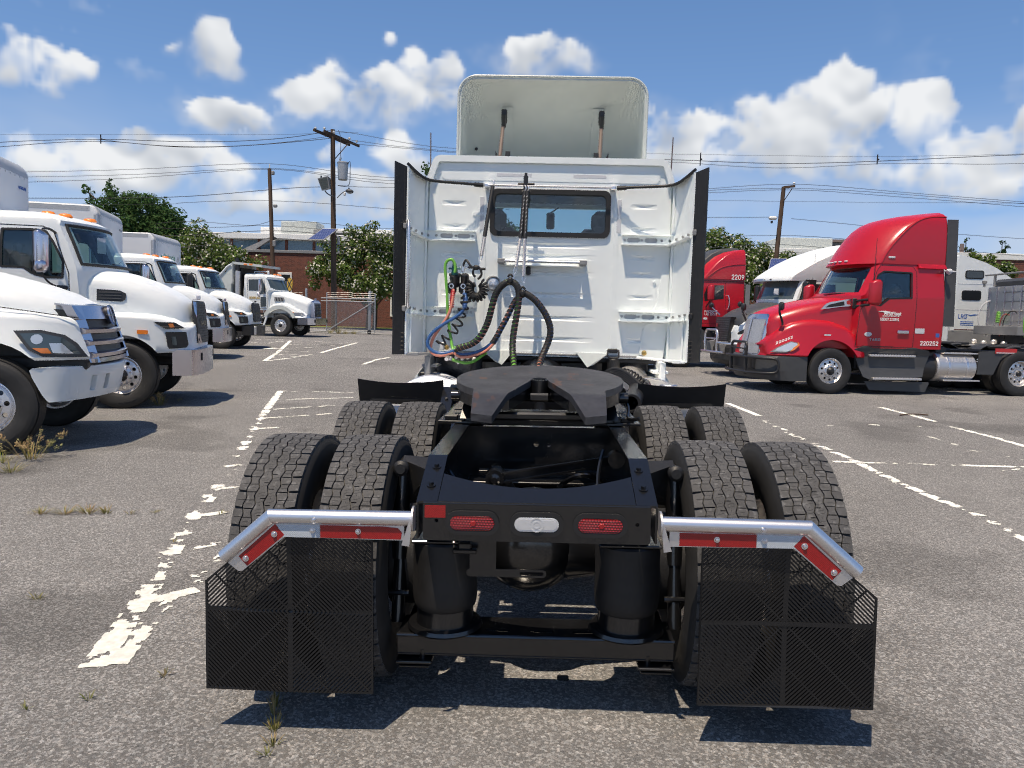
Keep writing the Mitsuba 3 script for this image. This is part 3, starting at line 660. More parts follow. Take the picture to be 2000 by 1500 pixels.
# torque rod across the frame with its bracket
A('torque_rod', cat([loft([np.array([[-.16, 3.45, .83 + d], [-.16, 3.475, .83 + d], [-.16, 3.475, .815 + d], [-.16, 3.45, .815 + d]]) + 0 for d in ()]) if False else hull([(-.165, 3.45, .845), (-.165, 3.47, .845), (-.165, 3.45, .837), (-.165, 3.47, .837), (.35, 3.62, .90), (.35, 3.64, .90), (.35, 3.62, .892), (.35, 3.64, .892)]), hull([(-.165, 3.45, .803), (-.165, 3.47, .803), (-.165, 3.45, .795), (-.165, 3.47, .795), (.35, 3.62, .862), (.35, 3.64, .862), (.35, 3.62, .854), (.35, 3.64, .854)]), hull([(-.165, 3.46, .84), (-.165, 3.464, .84), (-.165, 3.46, .80), (-.165, 3.464, .80), (.35, 3.63, .895), (.35, 3.634, .895), (.35, 3.63, .858), (.35, 3.634, .858)]),
    cyl((-.195, 3.42, .82), (-.195, 3.50, .82), .042, n=22), cyl((.37, 3.6, .885), (.37, 3.67, .885), .04, n=20)]), BLACKP, 30)
A('torque_rod_bracket', cat([prism([(-.25, .73), (-.235, .835), (-.215, .862), (-.175, .862), (-.155, .84), (-.08, .73)], 3.50, 3.53), lathe([(0, 0), (.026, 0), (.026, .012), (.014, .016), (.014, .03), (0, .03)], (-.195, 3.42, .82), (0, -1, 0), 16)]), BLACKP)
A('valve_wheel', cat([lathe([(.03, 0), (.036, .004), (.03, .008), (.026, .004)], (-.005, 3.05, .80), (0, -.5, 1), 18), bb(-.03, .02, 3.048, 3.053, .795, .803), cyl((-.005, 3.05, .80), (-.005, 3.09, .72), .03, n=14)]), MGREY)
cm = sg.box(-.424, .60, .424, .985)
cm = cm.difference(sg.Point(-.012, .895).buffer(.0135)).difference(sg.Point(.055, .89).buffer(.008))
A('inner_crossmember', cat([prism(cm, 3.96, 3.972), bb(-.42, .42, 3.972, 4.06, .97, .985, .003), bb(-.424, .424, 3.86, 3.96, .708, .722, .004), bb(-.34, .34, 3.70, 3.78, .735, .75, .004), bb(-.3, .3, 3.80, 3.85, .77, .785, .003)]), BLACKP, 25)
A('air_tank', cat([cyl((-.30, 3.62, .60), (.30, 3.62, .60), .11, n=28, bev=.03), lathe([(0, 0), (.05, 0), (.09, .03), (.09, .09), (.06, .12), (0, .12)], (-.02, 3.4, .66), (0, 0, 1), 20), tube([(-.4, 3.3, .9), (-.3, 3.2, .8), (-.22, 3.25, .7)], .009, 6, 12), tube([(.3, 3.5, .95), (.27, 3.4, .8), (.3, 3.3, .7)], .009, 6, 12), tube([(.1, 3.6, .75), (.2, 3.5, .83), (.3, 3.6, .78)], .012, 6, 12)]), BLACKP)
A('licence_bracket', cat([prism(rrect(-.262, .04, .572, .602, .014).difference(rrect(-.06, .03, .580, .594, .006)), 2.83, 2.835), bb(-.25, -.15, 2.83, 2.84, .60, .75)]), BLACKP)
A('tow_hook', cat([bb(-.29, -.24, 2.78, 2.84, .69, .715, .005), bb(-.31, -.22, 2.78, 2.81, .672, .690, .004), tube([(-.31, 2.8, .735), (-.265, 2.77, .755), (-.22, 2.8, .735)], .012, 8, 10)]), BLACKP)

# --- fifth wheel
plan = sg.Point(0, 4.0).buffer(.432, quad_segs=28).union(sg.Polygon([(-.32, 3.75), (-.305, 3.42), (-.20, 3.40), (.20, 3.40), (.305, 3.42), (.32, 3.75)]))
plan = plan.difference(sg.Polygon([(-.035, 4.02), (-.05, 3.93), (-.215, 3.38), (.215, 3.38), (.05, 3.93), (.035, 4.02)])).difference(sg.Point(0, 4.0).buffer(.038))
plan = plan.buffer(-.008).buffer(.008)
def tilt5(m):
    m = weld(m).subdivide_to_size(.028)
    v = m.vertices.copy(); y = v[:, 1]
    v[:, 2] += 1.200 + .10 * (np.clip(y, 3.62, None) - 4.0) - .42 * np.sqrt(np.clip(3.62 - y, 0, None) ** 2 + .0004) + .0084
    m.vertices = v; return m
k = tr.free('fifth_wheel')
tr.add(f'{k}__top_plate', tilt5(prism(plan, 0, .034, 'xy')), 'plate_greased', 40, M=MA, label='greased black coupling plate with worn arcs')
tr.add(f'{k}__under_ribs', tilt5(prism(plan.buffer(-.012).difference(plan.buffer(-.045)).intersection(sg.box(-1, 3.66, 1, 5)), -.06, .0, 'xy')), BLACKP, 30, M=MA)
tr.add(f'{k}__lock_jaw', cat([lathe([(.03, 0), (.044, 0), (.046, .03), (.046, .095), (.034, .098), (.034, 0)], (0, 3.985, 1.135), (0, 0, 1), 24), bb(-.055, .055, 3.93, 3.97, 1.12, 1.165, .01)]), BLACKP, 35, M=MA)
tr.add(f'{k}__saddle', cat([hull([(s * .30, 3.85, 1.04), (s * .40, 3.85, 1.04), (s * .30, 4.15, 1.04), (s * .40, 4.15, 1.04), (s * .32, 3.96, 1.16), (s * .38, 3.96, 1.16), (s * .32, 4.04, 1.16), (s * .38, 4.04, 1.16)]) for s in (-1, 1)] + [cyl((-.46, 4.0, 1.14), (.46, 4.0, 1.14), .028, n=14), bb(-.26, .26, 3.72, 3.86, 1.05, 1.09, .01)]), BLACKP, 30, M=MA)
tr.add(f'{k}__release_handle', cat([cyl((.40, 4.15, 1.13), (.47, 4.2, 1.12), .02, n=12), cyl((.44, 4.12, 1.16), (.44, 4.2, 1.17), .025, n=12), cyl((-.47, 4.15, 1.14), (-.41, 4.2, 1.14), .024, n=12), cyl((-.48, 4.18, 1.165), (-.42, 4.15, 1.17), .018, n=10), tube([(.43, 4.05, 1.13), (.46, 3.95, 1.08), (.45, 3.85, 1.05), (.5, 3.8, 1.06)], .009, 6, 14)]), BLACKP, 30, M=MA)
k = tr.free('slide_base')
tr.add(f'{k}__base_plate', cat([bb(-.52, .52, 3.90, 4.02, 1.005, 1.02, .003), bb(-.52, -.30, 3.9, 4.75, 1.005, 1.018, .003), bb(.30, .52, 3.9, 4.75, 1.005, 1.018, .003), bb(-.3, .3, 3.90, 3.93, 1.0, 1.03, .004)]), BLACKP, M=MA)
for s in (-1, 1):
    teeth = [bb(s * .455 - .035, s * .455 + .035, y, y + .026, 1.018, 1.044, .005) for y in np.arange(3.93, 4.70, .052)]
    tr.add(f'{k}__tooth_rack', cat([bb(s * .40 - .018, s * .40 + .018, 3.92, 4.74, 1.018, 1.05, .004)] + teeth), BLACKP, M=MA)
    tr.add(f'{k}__angle_gusset', cat([prism([(s * .33, 1.02), (s * .36, 1.075), (s * .41, 1.02)], 3.95, 4.5)]), BLACKP, M=MA)
tr.add(f'{k}__hose_loop', tube([(-.1, 3.97, 1.02), (0, 3.94, 1.05), (.1, 3.95, 1.05), (.2, 4.0, 1.0)], .012, 8, 20), RUBBER, M=MA)

# --- half fenders in front of the drive wheels, side gear, tanks
def fender(s):
    n = 24; xs = np.linspace(.675, 1.275, n); rows = []
    front, back = [], []
    P = []
    for dy in (0., .012):
        for z, yy in ((1, 0), (0, .06)):
            P.append(np.array([[s * x, 5.30 + dy + yy + .03 * math.sin((x - .68) / .6 * math.pi), (1.085 + .028 * (((x - .97) / .3) ** 2)) if z else .93] for x in xs]))
    ft, fb, bt, bb_ = P
    ring = [np.array([ft[i], bt[i], bb_[i], fb[i]]) for i in range(n)]
    A('half_fender', loft(ring), RUBBER, 30)
    A('fender_bracket', cat([bb(s * .64 - .01, s * .64 + .01, 5.2, 5.5, .80, 1.0, .004), hull([(s * .60, 5.05, .70), (s * .68, 5.05, .70), (s * .60, 5.35, 1.06), (s * .68, 5.35, 1.06), (s * .60, 5.05, .9), (s * .68, 5.1, .9)]), bb(s * .45, s * 1.2, 5.36, 5.40, .94, .97)]), BLACKP)
pair(fender)
k = tr.free('fuel_tank')
tank = lambda s, y0, y1: cyl((s * .93, y0, .72), (s * .93, y1, .72), .33, n=44, bev=.03)
tr.add(f'{k}__shell', tank(-1, 5.42, 6.9), TANKW, 40, M=MA); [tr.add(f'{k}__strap', lathe([(.332, 0), (.338, 0), (.338, .05), (.332, .05)], (-.93, y, .72), (0, 1, 0), 40), STAIN, M=MA) for y in (5.7, 6.5)]
k = tr.free('fuel_tank')
tr.add(f'{k}__shell', tank(1, 5.42, 6.9), STAIN, 40, M=MA); tr.add(f'{k}__filler_cap', lathe([(0, 0), (.062, 0), (.064, .03), (.058, .036), (0, .036)], (.93, 5.60, 1.045), (0, 0, 1), 24), STEEL, M=MA)
[tr.add(f'{k}__strap', lathe([(.332, 0), (.338, 0), (.338, .05), (.332, .05)], (.93, y, .72), (0, 1, 0), 40), STEEL, M=MA) for y in (5.7, 6.5)]
# serrated aluminium deck step on the left
step = [bb(-1.02, -.50, 5.42, 6.15, 1.012, 1.03, .004)]
for i, y in enumerate(np.arange(5.45, 6.13, .075)):
    for x in np.arange(-1.0, -.52, .06):
        step.append(box((x + (.03 if i % 2 else 0), y, 1.038), (.045, .030, .022), .008))
A('deck_step', cat(step), WHITE, 30, label='ridged pale deck step')
# rear edges of the bonnet wings beyond the tanks
for s in (-1, 1):
    A('front_wing', cut(loft([sec(y, 1.17, .70, zt, .10) [:, [1, 0, 2]] for y, zt in ((7.0, 1.05), (7.4, 1.10), (8.0, 1.16), (9.5, 1.22), (9.7, 1.1))]), bb(-1.13, 1.13, 6.9, 9.6, .5, 1.11)) if s > 0 else bb(-1.0, -.9, 7.3, 7.5, .9, 1.0), WHITE, 30) if s > 0 else None
pair(lambda s: A('wing_liner', bb(s * .85, s * 1.12, 7.05, 7.12, .62, 1.04, .01), BLACKPL))
A('exhaust_tip', cat([cut(cyl((.60, 5.02, 1.0), (.72, 5.7, 1.03), .062, n=24), cyl((.59, 5.0, .9995), (.66, 5.4, 1.015), .048, n=20)), tube([(.72, 5.7, 1.03), (.80, 6.0, 1.03), (.75, 6.4, 1.0)], .062, 18, 10)]), BLACKPL, 40)
A('hose_bundle', cat([tube([(.45 + .02 * i, 5.9 - .02 * i, 1.10 + .012 * i), (.6, 5.75, 1.17 - .013 * i), (.72, 5.6, 1.08 - .015 * i), (.78, 5.55, 1.0 - .012 * i)], .013, 7, 18) for i in range(5)] + [coil([(.5, 5.9, 1.11), (.64, 5.75, 1.15), (.76, 5.6, 1.06)], .028, .007, 13)]), RUBBER, 40)
A('gearbox', cat([cyl((0, 5.3, .80), (0, 5.9, .86), .05, n=16), cyl((0, 5.9, .86), (0, 7.4, .95), .24, .32, n=24, bev=.03), bb(-.55, .55, 6.9, 7.4, .62, 1.2, .05), bb(-1.0, 1.0, 7.2, 7.5, .35, 1.18, .02)]), BLACKP, 30)
A('exhaust_muffler', cat([cyl((.62, 6.3, .95), (.82, 6.9, 1.0), .15, n=28, bev=.03)]), STAIN)
# ------------------------------------------------------------------ cab of the white tractor
XC = .02
MC = trs(XC, 0, 0)
def C(part, m, b, smooth=32, **k): return tr.add(part, m, b, smooth, M=MC, **k)
YB = 6.75
outl = sg.Polygon([(-1.03, 1.215), (1.03, 1.215), (1.06, 1.5), (1.04, 2.74), (.985, 2.905), (-.985, 2.905), (-1.04, 2.74), (-1.06, 1.5)]).buffer(-.06).buffer(.06)
outer = prism(outl, YB, 8.55)
inner = prism(outl.buffer(-.055), YB + .06, 8.50)
win = rrect(-.50, .515, 2.262, 2.640, .05)
body = man(weld(outer)) - man(weld(inner)) - man(weld(prism(win, YB - .1, YB + .2)))
body = body - man(weld(prism(rrect(-.94, .94, 1.95, 2.74, .08), 8.4, 8.7)))
body = body - man(weld(prism(rrect(7.35, 8.3, 2.02, 2.64, .08), -1.3, 1.3, 'yz')))
caps = []
def groove(x0, x1, z, h=.042):
    q = rrect(x0, x1, z - h / 2, z + h / 2, h / 2, 6)
    n = 40
    def res(poly, y):
        L = poly.exterior; return np.array([[*L.interpolate(i / n, True).coords[0], y] for i in range(n)])[:, [0, 2, 1]]
    return loft([res(q.buffer(.003), YB - .002), res(q.buffer(-.007), YB + .028)])
for z in (2.525, 2.328, 2.085, 1.945, 1.752):
    caps += [groove(-.945, -.70, z), groove(.685, .945, z)]
caps += [groove(-.70, -.945, 1.372) if False else groove(.68, .90, 1.372)]
for z, a, b in ((2.178, -.49, .505), (2.082, -.50, .51), (1.937, -.505, .512), (1.752, -.505, .51), (1.55, -.50, .505), (1.367, -.495, .505)):
    caps.append(groove(a, b, z))
for c in caps: body = body - man(weld(c))
C('cab_shell', unman(body), CABWHITE, False)
# raised roof lip, corner pillars and lower sill
lip = outl.buffer(.018).difference(outl.buffer(-.035)).intersection(sg.box(-2, 2.70, 2, 3))
C('roof_lip', prism(lip, YB - .035, YB + .10), CABWHITE, 40)
C('roof_lip', cat([bb(-.97, .97, YB - .02, 8.4, 2.905, 2.92, .006)]), CABWHITE)
C('header_panel', prism(rrect(-.94, .94, 2.72, 2.86, .05), YB - .008, YB + .01), CABWHITE, 30)
C('centre_panel', prism(rrect(-.585, .60, 1.235, 2.71, .02).difference(rrect(-.545, .56, 1.26, 2.685, .02)), YB - .006, YB + .01), CABWHITE, 30)
for x0, x1, z0, z1, b in ((-.60, -.565, 2.30, 2.58, STICK), (.585, .62, 2.30, 2.58, STICK), (-.66, -.54, 2.42, 2.45, CABWHITE), (.55, .66, 2.42, 2.45, CABWHITE), (-.46, -.16, 2.755, 2.785, STICK), (.20, .48, 2.755, 2.785, STICK)):
    C('adhesive_strip', bb(x0, x1, YB - .010, YB + .012, z0, z1, .001), b, label='grey strip of old adhesive' if b == STICK else None)
C('corner_panel', prism([(.93, 1.22), (1.03, 1.22), (1.05, 1.60), (.85, 1.50), (.82, 1.26)], YB - .012, YB + .01), CABWHITE)
C('corner_panel', prism([(.93, 1.62), (1.05, 1.62), (1.05, 2.02), (.99, 1.98), (.96, 1.72)], YB - .012, YB + .01), CABWHITE)
# window
ring = rrect(-.512, .527, 2.250, 2.652, .06).difference(rrect(-.472, .487, 2.290, 2.612, .045))
k = tr.free('rear_window')
tr.add(f'{k}__seal', prism(ring, YB - .022, YB + .03), RUBBER, 35, M=MC)
pq = rrect(-.48, .495, 2.282, 2.62, .045)
def flat(poly, y):
    m = trimesh.creation.triangulate_polygon(poly, engine='earcut'); v, f = m
    return trimesh.Trimesh(np.column_stack([v[:, 0], np.full(len(v), y), v[:, 1]]), f, process=False)
tr.add(f'{k}__pane', flat(pq, YB + .015), 'pane_tinted', False, M=MC)
C('windscreen', flat(rrect(-.95, .95, 1.94, 2.75, .08), 8.53), 'pane_clear', False)
k = tr.free('cab_interior')
tr.add(f'{k}__mirror', cat([box((.02, 8.1, 2.555), (.085, .03, .17), .02), cyl((.02, 8.12, 2.64), (.10, 8.3, 2.72), .008, n=8)]), BLACKPL, M=MC)
tr.add(f'{k}__headliner', bb(-.95, .95, 6.82, 8.3, 2.76, 2.80, .01), TRIM, M=MC)
for x in (-.52, .52): tr.add(f'{k}__seat', cat([box((x, 7.15, 2.02), (.5, .14, .7), .06), box((x, 7.12, 2.43), (.27, .12, .2), .05)]), TRIM, M=MC)
tr.add(f'{k}__dashboard', bb(-.95, .95, 8.0, 8.45, 1.6, 1.92, .06), TRIM, M=MC)
# handle with standoff plate, latch, lamp
k = tr.free('grab_bar')
tr.add(f'{k}__rail', cyl((-.395, 6.635, 2.03), (.305, 6.635, 2.03), .012, n=14), STEEL, M=MC)
for x in (-.395, .305): tr.add(f'{k}__foot', bb(x - .035, x + .03, 6.62, 6.75, 2.008, 2.05, .006), MGREY, M=MC)
C('stone_tray', cat([prism([(-.40, 6.75), (.31, 6.75), (.24, 6.655), (-.33, 6.655)], 1.995, 2.0, 'xy')]), CABWHITE)
C('door_latch', bb(-.185, -.145, 6.70, 6.76, 1.92, 1.99, .008), BLACKPL)
k = tr.free('work_lamp')
tr.add(f'{k}__housing', lathe([(.045, 0), (.066, 0), (.066, .035), (.056, .038), (.052, .02), (.045, .02)], (-.468, 6.75, 1.838), (0, -1, 0), 30), MGREY, 40, M=MC)
tr.add(f'{k}__lens', lathe([(0, .016), (.052, .016), (.050, .028), (.03, .036), (0, .038)], (-.468, 6.75, 1.838), (0, -1, 0), 30), LAMPCLR, 40, M=MC)
tr.add(f'{k}__bulb', cat([cyl((-.468 + dx, 6.712, 1.838 + dz), (-.468 + dx, 6.708, 1.838 + dz), .016, n=12) for dx, dz in ((-.02, 0), (.02, 0))]), STEEL, M=MC)
# roof side fairings with black rubber extenders
def fairing(s):
    k = tr.free('side_fairing')
    pts = lambda y, x, z0, z1: np.array([[s * x, y, z0], [s * (x + .018), y, z0], [s * (x + .018), y, z1], [s * x, y, z1]])
    secs = [pts(6.80, 1.045, 1.21, 2.70), pts(6.68, 1.075, 1.21, 2.705), pts(6.55, 1.115, 1.212, 2.725), pts(6.40, 1.165, 1.215, 2.765)]
    tr.add(f'{k}__panel', loft(secs), CABWHITE, 40, M=MC)
    tr.add(f'{k}__fold', cat([cyl((s * 1.062, 6.70, 1.215), (s * 1.062, 6.70, 2.70), .013, n=10), bb(s * 1.13, s * 1.145, 6.44, 6.47, 1.22, 1.6, .004)]), CABWHITE, M=MC)
    tr.add(f'{k}__extender', loft([np.array([[s * 1.165, 6.41, z], [s * 1.262, 6.33, z + dz], [s * 1.272, 6.345, z + dz], [s * 1.185, 6.46, z]]) for z, dz in ((1.215, .0), (2.755, .035))]), RUBBER, False, M=MC)
    tr.add(f'{k}__extender_rib', cat([bb(s * 1.19, s * 1.20, 6.385, 6.405, 1.22, 2.75)] + [bb(s * 1.180, s * 1.212, 6.375, 6.395, z, z + .010, .003) for z in np.arange(1.25, 1.40, .034)]), RUBBER, M=MC)
    for z, in ((2.237,), (1.583,)):
        q = tr.free('fairing_bracket')
        hole = rrect(s * .63 - 0, s * 1.09, 0, 1, .01) if False else None
        zz0, zz1 = z - .038, z + .038
        pl = rrect(min(s * .63, s * 1.09), max(s * .63, s * 1.09), zz0, zz1, .006)
        for xx in (.73, .88): pl = pl.difference(rrect(s * xx - .055, s * xx + .055, z - .02, z + .02, .02))
        for xx in (.655, .80, .97, 1.04): pl = pl.difference(sg.Point(s * xx, z).buffer(.012))
        tr.add(f'{q}__plate', prism(pl, 6.705, 6.711), CABWHITE, 25, M=MC)
        tr.add(f'{q}__backing', bb(s * .64, s * 1.05, 6.735, 6.738, z - .03, z + .03), STICK, M=MC)
        tr.add(f'{q}__flange', cat([bb(s * .63, s * 1.09, 6.655, 6.75, zz0 - .006, zz0, .002), bb(s * .63, s * 1.09, 6.675, 6.75, zz1, zz1 + .005, .002)]), CABWHITE, M=MC)
        arm = loft([np.array([[s * x, y, zc - .038], [s * (x + .006), y + .004, zc - .038], [s * (x + .006), y + .004, zc + .038], [s * x, y, zc + .038]]) for x, y, zc in ((1.06, 6.70, z), (1.11, 6.53, z + .01), (1.168, 6.40, z + .04 if z > 2 else z + .015))])
        lowf = loft([np.array([[s * x, y, zc - .042], [s * (x - .05), y - .02, zc - .042], [s * (x - .05), y - .02, zc - .037], [s * x, y, zc - .037]]) for x, y, zc in ((1.06, 6.70, z), (1.11, 6.53, z + .01), (1.168, 6.40, z + .04 if z > 2 else z + .015))])
        tr.add(f'{q}__arm', cat([arm, lowf]), CABWHITE, M=MC)
        for x, y, zc in ((1.085, 6.615, z + .004), (1.12, 6.505, z + .015), (1.15, 6.435, z + .025)):
            tr.add(f'{q}__rivet', cyl((s * (x - .012), y - .004, zc), (s * x, y, zc), .011, n=10), MGREY, M=MC)
            tr.add(f'{q}__finger', hull([(s * (x - .004), y, zc - .045), (s * (x - .02), y - .01, zc - .045), (s * x, y, zc - .085), (s * (x - .006), y + .012, zc - .045)]), CABWHITE, M=MC)
        tr.add(f'{q}__end_clip', box((s * 1.185, 6.385, (z + .04 if z > 2 else z + .015)), (.03, .03, .045), .005), MGREY if z > 2 or s < 0 else BLACKPL, M=MC)
    # bent rod along the top of the fairing
    q = tr.free('fairing_stay')
    tr.add(f'{q}__rod', tube([(s * 1.175, 6.40, 2.785), (s * 1.13, 6.45, 2.745), (s * 1.06, 6.52, 2.695), (s * 1.00, 6.55, 2.678), (s * .9, 6.58, 2.672), (s * .62, 6.66, 2.668)], .0125, 9, 40), BLACKPL, 40, M=MC)
    tr.add(f'{q}__membrane', loft([np.array([[s * 1.18, 6.41, 2.785], [s * 1.175, 6.42, 2.78], [s * 1.05, 6.55, 2.69], [s * 1.05, 6.54, 2.697]]), np.array([[s * 1.09, 6.72, 2.72], [s * 1.09, 6.72, 2.715], [s * 1.03, 6.73, 2.69], [s * 1.03, 6.73, 2.695]])]), BLACKPL, M=MC)
    tr.add(f'{q}__cap', tube([(s * .645, 6.655, 2.668), (s * .57, 6.675, 2.666)], .019, 10), BLACKPL, M=MC)
    tr.add(f'{q}__mount', cat([box((s * .535, 6.70, 2.667), (.05, .09, .035), .006)]), STEEL, M=MC)
    C('bolt_head', lathe([(0, 0), (.016, 0), (.014, .012), (0, .016)], (s * .93, YB, 1.885 if s > 0 else 2.9), (0, -1, 0), 10), CABWHITE) if s > 0 else None
pair(fairing)
C('fairing_tube', tube([(-1.165, 6.42, 2.30), (-1.15, 6.36, 2.28), (-1.15, 6.36, 1.66), (-1.165, 6.42, 1.62)], .014, 9, 30), STEEL, 40)
for s in (-1, 1):
    C('lower_stay', cat([cyl((s * 1.16, 6.42, 1.215), (s * .80, 6.70, 1.232), .012, n=10), box((s * 1.10, 6.45, 1.218), (.07, .04, .03), .005)]), MGREY if s < 0 else CABWHITE)
    C('stay_nut', lathe([(0, 0), (.024, 0), (.02, .03), (.01, .036), (0, .036)], (s * .86, 6.70, 1.272), (0, -1, 0), 12), BRASS)
    C('side_step_bracket', cat([bb(s * .98, s * 1.03, 6.55, 6.9, 1.04, 1.2, .006), bb(s * .93, s * 1.06, 6.6, 6.9, 1.10, 1.125, .004)]), CABWHITE if s > 0 else MGREY)
    C('cab_mount_gusset', hull([(s * .27, 6.70, 1.262), (s * .55, 6.70, 1.255), (s * .37, 6.66, 1.135), (s * .27, 6.74, 1.262), (s * .55, 6.74, 1.255), (s * .37, 6.70, 1.135), (s * .43, 6.68, 1.16)]), GEL)
    C('cab_air_bag', cyl((s * .60, 6.72, 1.0), (s * .60, 6.72, 1.22), .055, n=18, bev=.015), RUBBER)
C('cab_latch_loop', cat([tube([(.545, 6.70, 1.29), (.545, 6.68, 1.24), (.56, 6.68, 1.225), (.625, 6.68, 1.225), (.64, 6.68, 1.24), (.64, 6.70, 1.29)], .008, 8, 24), bb(.55, .635, 6.72, 6.75, 1.265, 1.30, .006)]), BLACKPL)
C('cab_underside', bb(-1.0, 1.0, 6.80, 8.5, 1.17, 1.213, .01), BLACKPL)
C('sill_edge', bb(-.80, .86, 6.735, 6.76, 1.228, 1.243, .004), MGREY)
# nose of the truck: bonnet beyond the cab
C('bonnet', loft([sec(y, w, .7, zt, .2, .05)[:, [1, 0, 2]] for y, w, zt in ((8.5, 1.0, 1.85), (9.2, .96, 1.72), (10.0, .9, 1.5), (10.25, .85, 1.25))]), WHITE, 40)
# hose rack: cross bar with mast
C('hose_rack_bar', cat([cyl((-.53, 6.66, 2.668), (.53, 6.66, 2.668), .008, n=10)]), STEEL)
C('hose_rack_mast', cat([bb(-.215, -.190, 6.55, 6.66, 2.655, 2.675, .004), cyl((-.205, 6.56, 2.61), (-.205, 6.56, 2.73), .019, n=12), cyl((-.205, 6.56, 2.73), (-.205, 6.56, 2.755), .012, n=10), cyl((-.27, 6.56, 2.666), (-.13, 6.56, 2.666), .009, n=8), cyl((-.235, 6.55, 2.60), (-.165, 6.55, 2.60), .012, n=8)]), BLACKPL)
def hangspring(path, zs):
    k = tr.free('hose_tender')
    p = np.array(path, float); tops = p[0]; sl = p[1]; sp = p[2]; end = p[3]
    tr.add(f'{k}__hook', tube([tops + [.0, 0, .05], tops + [.012, -.01, .03], tops + [0, 0, 0]], .006, 6, 10), STEEL, M=MC)
    tr.add(f'{k}__sleeve', tube([tops, sl], .017, 12), RUBBER, 40, M=MC)
    tr.add(f'{k}__spring', coil([sl, (sl + sp) / 2, sp], .0125, .0035, 40, 4, 8), STEEL, 40, M=MC)
    tr.add(f'{k}__core', tube([sl, sp], .0105, 8), STAIN, 40, M=MC)
    mid = (sp + end) / 2
    tr.add(f'{k}__clip', cat([tube([sp, sp + (mid - sp) * .4 + [.012, 0, 0], mid, sp + (mid - sp) * .4 - [.012, 0, 0], sp], .004, 6, 24), tube([mid, end], .0045, 6)]), STEEL, 40, M=MC)
    return k
k1 = hangspring([(-.485, 6.62, 2.65), (-.535, 6.50, 2.215), (-.555, 6.47, 2.055), (-.575, 6.46, 1.97)], 0)
k2 = hangspring([(-.212, 6.54, 2.60), (-.232, 6.46, 2.205), (-.262, 6.43, 1.965), (-.285, 6.40, 1.85)], 0)
k3 = hangspring([(-.190, 6.54, 2.60), (-.196, 6.46, 2.205), (-.197, 6.43, 1.89), (-.192, 6.40, 1.775)], 0)
for kk, a, b in ((k2, (-.212, 6.54, 2.60), (-.232, 6.46, 2.205)), (k3, (-.190, 6.54, 2.60), (-.196, 6.46, 2.205))):
    a, b = np.array(a), np.array(b)
    for t in np.arange(.12, .95, .085):
        c = a + (b - a) * t + [0, -.0165, 0]
        tr.add(f'{kk}__sleeve_mark', hull([c + [-.008, 0, -.010], c + [-.004, -.0015, -.010], c + [.008, 0, .010], c + [.004, -.0015, .010], c + [.008, .003, .010], c + [-.008, .003, -.010]]), TEXTW, M=MC)
def wrapped(path, n, r=.024, m_in=GREENH):
    k = tr.free('air_hose_bundle')
    path = [(x, y, z) for x, y, z in path]
    p = spline(path, n)
    tr.add(f'{k}__hose', tube(p + [0, 0, .006], r * .82, 9), m_in, 40, M=MC)
    tr.add(f'{k}__hose', tube(p + [.007, -.004, -.006], r * .72, 9), PINK if m_in == GREENH else BLUEH, 40, M=MC)
    # flat spiral wrap
    L = np.r_[0, np.cumsum(np.linalg.norm(np.diff(p, axis=0), axis=1))]; steps = 14; turns = int(L[-1] / .034)
    q = spline(path, turns * steps); t = np.gradient(q, axis=0); t /= np.linalg.norm(t, axis=1, keepdims=True)
    a = frame(t[0])[0]; rows = []
    for i in range(len(q)):
        a = a - t[i] * (a @ t[i]); a /= np.linalg.norm(a); b = np.cross(t[i], a); w = 2 * np.pi * i / steps
        d = math.cos(w) * a + math.sin(w) * b
        rows.append([q[i] + d * r * 1.13 - t[i] * .0125, q[i] + d * r * 1.2 + t[i] * .0125, q[i] + d * r * 1.02 + t[i] * .0125, q[i] + d * r * .98 - t[i] * .0125])
    tr.add(f'{k}__spiral_wrap', loft(rows), RUBBER, 35, M=MC)
sh = lambda P, dx=-XC: [(x + dx, y, z) for x, y, z in P]
B1 = [(-.73,6.4,1.27),(-.64,6.4,1.3),(-.55,6.4,1.35),(-.48,6.4,1.46),(-.45,6.4,1.55),(-.42,6.4,1.68),(-.39,6.4,1.76),(-.35,6.4,1.81),(-.3,6.4,1.84),(-.25,6.4,1.83),(-.22,6.4,1.79),(-.21,6.4,1.72),(-.22,6.4,1.6),(-.24,6.4,1.46),(-.25,6.38,1.33),(-.24,6.3,1.21),(-.21,6.1,1.10),(-.15,5.9,1.0)]
wrapped(sh(B1), 90)
B2 = [(-.17,6.4,1.755),(-.14,6.4,1.74),(-.08,6.4,1.70),(-.01,6.4,1.62),(.04,6.4,1.53),(.06,6.4,1.44),(.04,6.4,1.34),(0,6.36,1.24),(-.03,6.25,1.15),(-.05,6.0,1.0)]
wrapped(sh(B2), 70, m_in=PINK)
wrapped(sh([(-.17,6.43,1.74),(-.22,6.43,1.71),(-.26,6.43,1.65),(-.3,6.43,1.56),(-.35,6.43,1.46),(-.39,6.43,1.38),(-.42,6.43,1.33)]), 50, r=.021, m_in=PINK)
